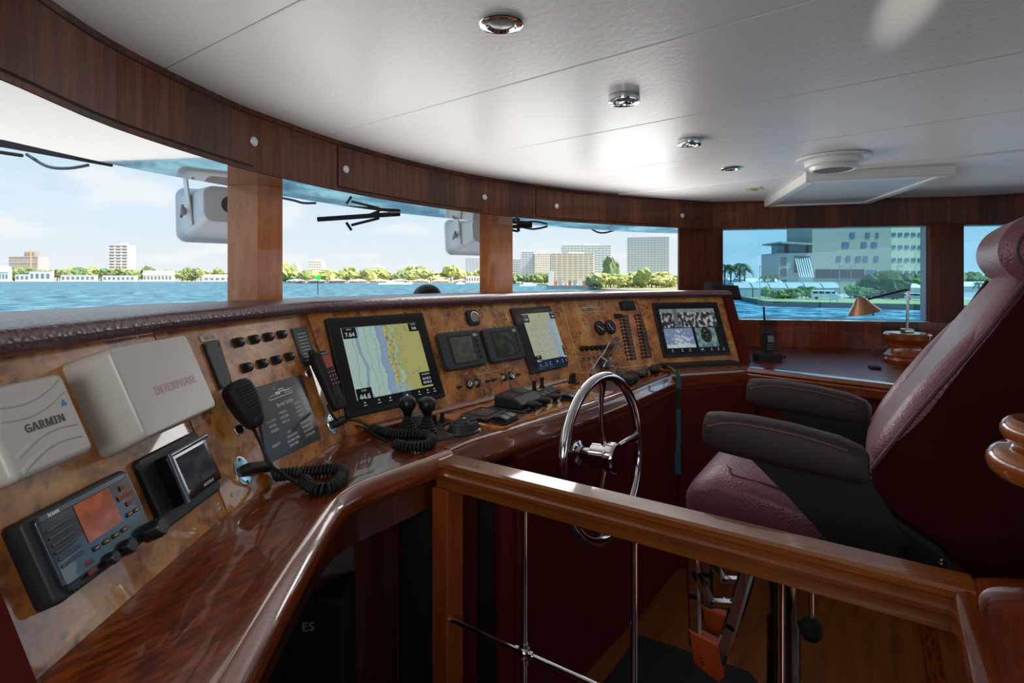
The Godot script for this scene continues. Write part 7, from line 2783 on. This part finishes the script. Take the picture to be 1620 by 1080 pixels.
func build_chair() -> void:
	var sc := 1.88
	var t := thing("helm_chair", "burgundy ostrich leather helm chair with headrest and armrests, facing the wheel", "chair")
	var m := M.new()
	# seat: thigh rest falling at the front, hollowed towards the back
	var secs := []
	for q in [[0.485, -0.66, 0.20, 0.03], [0.478, -0.645, 0.225, 0.05], [0.45, -0.628, 0.24, 0.068], [0.38, -0.612, 0.248, 0.085], [0.28, -0.615, 0.25, 0.085], [0.15, -0.635, 0.25, 0.08], [0.03, -0.65, 0.245, 0.08], [-0.03, -0.66, 0.235, 0.07], [-0.045, -0.665, 0.2, 0.04]]:
		secs.append([W(sc, q[1] - 0.04, q[0]), q[2], q[3], Vector3(0, 1, -0.1).normalized()])
	cushion(m, secs, 28, 4.0)
	part("seat", m, mats.hide, t, 60.0)
	# stitched bolster lines on the seat
	for s in [-1.0, 1.0]:
		m = M.new()
		var pts := []
		for q in [[0.45, 0.10], [0.40, 0.115], [0.37, 0.15], [0.35, 0.19], [0.25, 0.195], [0.12, 0.19]]:
			var k := 0
			while k < secs.size() - 2 and secs[k + 1][0].z < -q[0]:
				k += 1
			var f: float = clampf((-q[0] - secs[k][0].z) / (secs[k + 1][0].z - secs[k][0].z), 0, 1)
			var c: Vector3 = secs[k][0].lerp(secs[k + 1][0], f)
			var hh: float = lerpf(secs[k][2], secs[k + 1][2], f)
			var ww: float = lerpf(secs[k][1], secs[k + 1][1], f)
			pts.append(Vector3(sc + s * q[1], c.y + hh * pow(max(1.0 - pow(q[1] / ww, 4.0), 0.0), 0.25), -q[0]))
		m.tube(smooth(pts, 5), 0.003, 6)
		part("seat_seam", m, plain(Color8(60, 32, 32), 0.6), t, 60.0)
	# backrest: deep shell with a front cushion
	var up := Vector3(0, 0.86, 0.51).normalized()
	var nrm := Vector3(0, 0.51, -0.86).normalized()   # out of the backrest's front
	var prof := [[0.02, -0.50, 0.20], [0.016, -0.47, 0.235], [-0.01, -0.42, 0.25], [-0.066, -0.33, 0.255], [-0.138, -0.215, 0.25], [-0.206, -0.105, 0.235], [-0.25, -0.04, 0.21], [-0.275, 0.0, 0.17], [-0.285, 0.012, 0.12]]
	m = M.new()
	secs = []
	for q in prof:
		secs.append([W(sc, q[1], q[0]) - nrm * 0.05, min(q[2], 0.244), 0.06, nrm])
	cushion(m, secs, 32, 5.0)
	part("backrest", m, mats.hide, t, 60.0)
	# deep outer shell with flat sides
	m = M.new()
	var outline := [W(0, -0.47, 0.012), W(0, -0.56, 0.008), W(0, -0.61, -0.077), W(0, -0.647, -0.136), W(0, -0.77, -0.265), W(0, -0.9, -0.5), W(0, -0.5, -0.7), W(0, -0.1, -0.55), W(0, 0.0, -0.42), W(0, -0.01, -0.285), W(0, -0.117, -0.222), W(0, -0.228, -0.152), W(0, -0.343, -0.08)]
	var fl := []
	for p in outline:
		fl.append(Vector2(-p.z, p.y))
	m.prism(Transform3D(Basis(Vector3.FORWARD, Vector3.UP, Vector3.LEFT), Vector3(sc + 0.2, 0, 0)), fl, 0.0, 0.452, 0.012)
	part("back_shell", m, mats.hide_dark, t, 30.0)
	# piped seams on the front edges of the backrest
	for s in [-1.0, 1.0]:
		m = M.new()
		var pts := []
		for q in [[0.01, -0.475], [-0.068, -0.343], [-0.141, -0.228], [-0.210, -0.117], [-0.272, -0.005]]:
			pts.append(W(sc + s * 0.2475, q[1], q[0]))
		m.tube(smooth(pts, 4), 0.005, 8)
		part("piping", m, plain(Color8(74, 36, 34), 0.55), t, 60.0)
		# raised side bolster that narrows towards the shoulder
		m = M.new()
		var bs := []
		for q in [[0.016, -0.475, 0.02, 0.012], [0.008, -0.45, 0.045, 0.03], [-0.03, -0.39, 0.058, 0.04], [-0.085, -0.30, 0.062, 0.042], [-0.14, -0.212, 0.056, 0.038], [-0.185, -0.14, 0.044, 0.03], [-0.215, -0.09, 0.026, 0.018], [-0.23, -0.066, 0.01, 0.006]]:
			bs.append([W(sc + s * 0.185, q[1], q[0]) - nrm * 0.02, q[2], q[3], nrm])
		cushion(m, bs, 24, 2.2)
		part("bolster", m, mats.hide, t, 60.0)
	# headrest: a rolled front band between flat sides
	m = M.new()
	var hp := []
	for q in smooth([Vector2(-0.42, 0.06), Vector2(-0.41, 0.14), Vector2(-0.34, 0.178), Vector2(-0.274, 0.165), Vector2(-0.21, 0.125), Vector2(-0.187, 0.075), Vector2(-0.196, 0.028), Vector2(-0.232, -0.008), Vector2(-0.29, -0.014), Vector2(-0.38, -0.004), Vector2(-0.42, 0.06)], 4):
		hp.append(Vector2(q.x - 0.05, EYE_H + q.y))
	hp.pop_back()
	var hx := Transform3D(Basis(Vector3.FORWARD, Vector3.UP, Vector3.LEFT), Vector3(sc, 0, 0))
	m.prism(hx, hp, 0.0, 0.2, 0.03)
	m.prism(Transform3D(Basis(Vector3.FORWARD, Vector3.UP, Vector3.RIGHT), Vector3(sc, 0, 0)), hp, 0.0, 0.2, 0.03)
	part("headrest", m, mats.hide, t, 28.0)
	m = M.new()
	var rimp := m.inset(PackedVector2Array(hp) if m.area(hp) > 0 else reversed(hp), 0.03)
	var hl := []
	for q in rimp:
		hl.append(hx * Vector3(q.x, q.y, 0.2))
	m.tube(hl, 0.004, 6, true)
	part("headrest_piping", m, plain(Color8(62, 30, 28), 0.6), t, 60.0)
	# armrests on black brackets
	for s in [-1.0, 1.0]:
		m = M.new()
		secs = []
		for q in [[0.402, -0.425, 0.03, 0.03], [0.395, -0.42, 0.043, 0.045], [0.36, -0.422, 0.05, 0.052], [0.28, -0.425, 0.053, 0.056], [0.18, -0.432, 0.053, 0.055], [0.08, -0.442, 0.05, 0.05], [0.03, -0.452, 0.045, 0.042], [0.015, -0.458, 0.03, 0.028]]:
			secs.append([W(sc + s * 0.306, q[1], q[0]), q[2], q[3], Vector3.UP])
		cushion(m, secs, 20, 3.2)
		var arm := part("armrest", m, mats.arm, t, 60.0)
		m = M.new()
		var pts := []
		for q in [[0.385, -0.395], [0.33, -0.378], [0.25, -0.377], [0.15, -0.386], [0.06, -0.404]]:
			pts.append(W(sc + s * 0.306 - 0.045, q[1] - 0.008, q[0]))
		m.tube(smooth(pts, 4), 0.0035, 6)
		part("arm_piping", m, plain(Color8(92, 62, 60), 0.5), arm, 60.0)
		m = M.new()
		m.prism(Transform3D(Basis(Vector3.FORWARD, Vector3.UP, Vector3.RIGHT), Vector3(sc + s * 0.285 - 0.02, 0, 0)), [Vector2(0.30, EYE_H - 0.47), Vector2(0.02, EYE_H - 0.48), Vector2(-0.06, EYE_H - 0.62), Vector2(-0.02, EYE_H - 0.68), Vector2(0.1, EYE_H - 0.66), Vector2(0.2, EYE_H - 0.56)], 0.0, 0.04, 0.008)
		part("arm_bracket", m, mats.matte, t, 30.0)
	# reclining mechanism at the near side
	m = M.new()
	m.prism(Transform3D(Basis(Vector3.FORWARD, Vector3.UP, Vector3.LEFT), Vector3(sc - 0.225, 0, 0)), [Vector2(0.16, EYE_H - 0.72), Vector2(0.06, EYE_H - 0.60), Vector2(-0.02, EYE_H - 0.575), Vector2(-0.12, EYE_H - 0.63), Vector2(-0.15, EYE_H - 0.67), Vector2(-0.10, EYE_H - 0.71), Vector2(0.0, EYE_H - 0.76)], 0.0, 0.05, 0.01)
	part("recline_housing", m, mats.matte, t, 30.0)
	m = M.new()
	m.lathe(Transform3D(Basis(Vector3.BACK, PI / 2), W(sc - 0.27, -0.66, 0.015)), [Vector2(0.065, 0.0), Vector2(0.065, 0.014), Vector2(0.058, 0.02), Vector2(0.02, 0.022), Vector2(0.0, 0.022)], 30)
	part("recline_wheel", m, mats.black, t, 40.0)
	m = M.new()
	m.lathe(Transform3D(Basis(Vector3.BACK, PI / 2), W(sc - 0.275, -0.655, -0.125)), [Vector2(0.008, 0.0), Vector2(0.008, 0.006), Vector2(0.0, 0.009)], 12)
	part("hinge_bolt", m, mats.chrome, t, 40.0)
	# seat pan, pedestal
	m = M.new()
	m.box(Transform3D(Basis(), W(sc, -0.755, 0.18)), Vector3(0.4, 0.04, 0.42), 0.01)
	part("seat_pan", m, mats.matte, t, 30.0)
	m = M.new()
	m.lathe(Transform3D(Basis(), W(sc + 0.06, -EYE_H, 0.25)), [Vector2(0.17, 0.0), Vector2(0.17, 0.015), Vector2(0.06, 0.03), Vector2(0.05, 0.04), Vector2(0.05, 0.45), Vector2(0.042, 0.46), Vector2(0.042, EYE_H - 0.77)], 30)
	part("pedestal", m, plain(Color8(120, 116, 112), 0.1, 1.0), t, 40.0)
	m = M.new()
	m.tube([W(sc + 0.02, -0.93, 0.24), W(sc - 0.02, -0.93, 0.17), W(sc - 0.02, -0.94, 0.165), W(sc - 0.02, -1.02, 0.165)], 0.008, 10)
	part("height_lever", m, mats.chrome, t, 50.0)
	m = M.new()
	m.lathe(Transform3D(Basis(), W(sc - 0.02, -1.09, 0.165)), [Vector2(0.0, 0.0), Vector2(0.022, 0.008), Vector2(0.034, 0.03), Vector2(0.032, 0.05), Vector2(0.018, 0.066), Vector2(0.0, 0.07)], 12)
	part("lever_knob", m, mats.matte, t, 30.0)
	# footrest: two open chrome brackets with wooden treads
	for k in 2:
		var ft := Transform3D(Basis(Vector3.FORWARD, Vector3.UP, Vector3.LEFT), Vector3(sc - 0.06 + k * 0.16, 0, 0))
		m = M.new()
		# frame made of bars round two openings (x forward, y height)
		var o := [Vector2(0.505, -0.84), Vector2(0.50, -1.04), Vector2(0.495, -1.20), Vector2(0.42, -1.215), Vector2(0.385, -1.10), Vector2(0.335, -0.90), Vector2(0.345, -0.84)]
		var inn := []
		for p in o:
			inn.append(Vector2(p.x, EYE_H + p.y))
		for j in [[0, 1], [1, 2], [3, 4], [4, 5]]:
			var a: Vector2 = inn[j[0]]
			var b: Vector2 = inn[j[1]]
			var d := (b - a).normalized()
			m.box(ft * Transform3D(Basis(Vector3.BACK, d.angle()), Vector3((a.x + b.x) * 0.5, (a.y + b.y) * 0.5, 0.0)), Vector3(a.distance_to(b) + 0.03, 0.042, 0.026), 0.008)
		for j in [[1, 4]]:
			var a: Vector2 = inn[j[0]] + Vector2(0, 0.08)
			var b: Vector2 = inn[j[1]] + Vector2(0, 0.07)
			var mid := (a + b) * 0.5 - Vector2(0, 0.05)
			for e in [[a, mid], [mid, b]]:
				var d: Vector2 = (e[1] - e[0]).normalized()
				m.box(ft * Transform3D(Basis(Vector3.BACK, d.angle()), Vector3((e[0].x + e[1].x) * 0.5, (e[0].y + e[1].y) * 0.5, 0.0)), Vector3(e[0].distance_to(e[1]) + 0.02, 0.032, 0.026), 0.008)
		part("footrest_bracket", m, mats.chrome, t, 40.0)
		m = M.new()
		m.prism(ft, [Vector2(0.515, EYE_H - 1.15), Vector2(0.42, EYE_H - 1.165), Vector2(0.405, EYE_H - 1.265), Vector2(0.418, EYE_H - 1.285), Vector2(0.485, EYE_H - 1.265), Vector2(0.50, EYE_H - 1.25)], -0.017, 0.017, 0.005)
		var tr := part("wooden_tread", m, mats.tread, t, 30.0)
		m = M.new()
		for q in [Vector2(0.47, EYE_H - 1.225), Vector2(0.466, EYE_H - 1.24)]:
			m.lathe(ft * axis_z(Vector3(q.x, q.y, 0.017)), [Vector2(0.006, 0), Vector2(0.005, 0.004), Vector2(0, 0.006)], 12)
		part("tread_bolt", m, mats.chrome, tr, 40.0)
	m = M.new()
	m.tube([W(sc - 0.06, -0.86, 0.42), W(sc + 0.1, -0.86, 0.42)], 0.012, 12)
	m.tube([W(sc + 0.03, -0.86, 0.42), W(sc + 0.06, -0.9, 0.28)], 0.016, 12)
	part("footrest_bar", m, mats.chrome, t, 60.0)

func build_side() -> void:
	# lamp on a turned drum
	var d0 := on_h(1435, 572, SHELF)
	var z := (d0 - Vector3(0, EYE_H, 0)).dot(Vector3(sin(TURN), 0, -cos(TURN)))
	var drum := thing("wooden_drum", "turned wooden drum with ringed base standing on the side counter", "drum", Transform3D(Basis(), d0))
	var m := M.new()
	var s := z / FPX
	m.lathe(Transform3D(), [Vector2(0, 0), Vector2(32 * s, 0.0), Vector2(33 * s, 4 * s), Vector2(31 * s, 8 * s), Vector2(32 * s, 11 * s), Vector2(29 * s, 14 * s), Vector2(25.5 * s, 20 * s), Vector2(25 * s, 26 * s), Vector2(28 * s, 33 * s), Vector2(31.5 * s, 36 * s), Vector2(32 * s, 43 * s), Vector2(30 * s, 46 * s), Vector2(0, 46.5 * s)], 40)
	part("body", m, mats.drum, drum, 35.0)
	var lx := d0 + Vector3(0, 46.5 * s, 0)
	var rt := Vector3(cos(TURN), 0, sin(TURN))
	var lamp := thing("desk_lamp", "small desk lamp with copper cone shade on a bent arm, standing on the wooden drum", "lamp", Transform3D(Basis(Vector3.UP, -TURN), lx))
	m = M.new()
	m.box(at(0, 6 * s * 0.5, 0), Vector3(15 * s, 6 * s, 12 * s), 0.004)
	part("base", m, mats.steel, lamp, 30.0)
	m = M.new()
	m.tube([Vector3(0, 5 * s, 0), Vector3(2 * s, 67 * s, 0)], 2.0 * s, 12)
	part("post", m, mats.steel, lamp, 60.0)
	m = M.new()
	m.tube([Vector3(4 * s, 66.5 * s, 0), Vector3(-4 * s, 67 * s, 0), Vector3(-66 * s, 53 * s, 0.03)], 1.9 * s, 12)
	part("arm", m, mats.black, lamp, 60.0)
	m = M.new()
	m.lathe(Transform3D(Basis(Vector3.BACK, 0.26), Vector3(-80 * s, 56 * s, 0.03)), [Vector2(2 * s, 0.0), Vector2(6 * s, -2 * s), Vector2(12 * s, -11 * s), Vector2(23.5 * s, -25 * s), Vector2(22.5 * s, -25 * s), Vector2(11 * s, -11 * s), Vector2(0, -3 * s)], 32)
	part("shade", m, plain(Color8(176, 132, 108), 0.28, 0.85), lamp, 40.0)
	m = M.new()
	m.tube([Vector3(-62 * s, 40 * s, 0.03), Vector3(-58 * s, 27 * s, 0.03)], 1.0 * s, 8)
	part("switch_rod", m, mats.black, lamp, 60.0)
	# bundle of lamp flex
	var cb := thing("lamp_flex", "tangled gold and black lamp flex beside the wooden drum", "cable")
	m = M.new()
	var rng := RandomNumberGenerator.new()
	rng.seed = 4
	for k in 6:
		var pts := []
		for j in 9:
			var a := j * 0.8 + k
			pts.append(on_h(1389 + cos(a) * (9 - k), 562, SHELF) + Vector3(0, 0.01 + 0.02 * (1.0 + sin(a * 1.3)), 0) + rt * rng.randf_range(-0.012, 0.012))
		m.tube(smooth(pts, 3), 0.004, 6)
	part("coils", m, plain(Color8(96, 76, 48), 0.5), cb, 60.0)
	m = M.new()
	m.tube(smooth([on_h(1396, 560, SHELF) + Vector3(0, 0.03, 0), on_h(1404, 560, SHELF) + Vector3(0, 0.06, 0), on_h(1412, 560, SHELF) + Vector3(0, 0.07, 0)], 5), 0.004, 6)
	part("tail", m, plain(Color8(120, 96, 60), 0.5), cb, 60.0)
	m = M.new()
	m.box(Transform3D(Basis(Vector3.UP, 0.3), on_h(1384, 583, SHELF) + Vector3(0, 0.008, 0)), Vector3(0.07, 0.016, 0.05), 0.005)
	single("small_clip", m, mats.matte, "small black clip lying in front of the flex", "clip")
	# handheld radio in its charging cradle
	var rp := on_h(1214, 570, SHELF)
	var r := thing("handheld_radio", "black handheld radio with a tall aerial standing in a charging cradle", "radio", Transform3D(Basis(Vector3.UP, -TURN), rp))
	var u := 3.35 / FPX
	m = M.new()
	m.pad(Transform3D(Basis(Vector3.RIGHT, Vector3.FORWARD, Vector3.UP), Vector3.ZERO), 42 * u, 26 * u, 13 * u, 8 * u, 4 * u)
	part("cradle", m, mats.matte, r, 40.0)
	m = M.new()
	m.box(Transform3D(Basis(Vector3.RIGHT, -0.12), Vector3(1.5 * u, 26 * u, 0)), Vector3(14 * u, 38 * u, 10 * u), 0.006)
	part("body", m, mats.matte, r, 30.0)
	m = M.new()
	m.box(Transform3D(Basis(Vector3.RIGHT, -0.12), Vector3(2.5 * u, 35 * u, 5.5 * u)), Vector3(10 * u, 11 * u, 1.0 * u), 0.001)
	part("screen", m, plain(Color8(40, 44, 46), 0.15), r, 30.0)
	for k in 9:
		m = M.new()
		m.box(Transform3D(Basis(Vector3.RIGHT, -0.12), Vector3((-1.5 + (k % 3) * 3.6) * u, (26 - int(k / 3.0) * 3.4) * u, 6.0 * u)), Vector3(2.2 * u, 1.4 * u, 0.8 * u), 0.0)
		part("key", m, plain(Color8(88, 90, 92), 0.4), r, 0.0)
	m = M.new()
	m.tube([Vector3(-3 * u, 44 * u, -1 * u), Vector3(-4 * u, 86 * u, -4 * u)], 1.5 * u, 10)
	part("aerial", m, mats.matte, r, 60.0)
	m = M.new()
	m.tube(smooth([Vector3(16 * u, 6 * u, 6 * u), Vector3(24 * u, 8 * u, 4 * u), Vector3(29 * u, 5 * u, 0), Vector3(22 * u, 3 * u, -6 * u)], 5), 1.2 * u, 8)
	part("strap", m, mats.matte, r, 60.0)
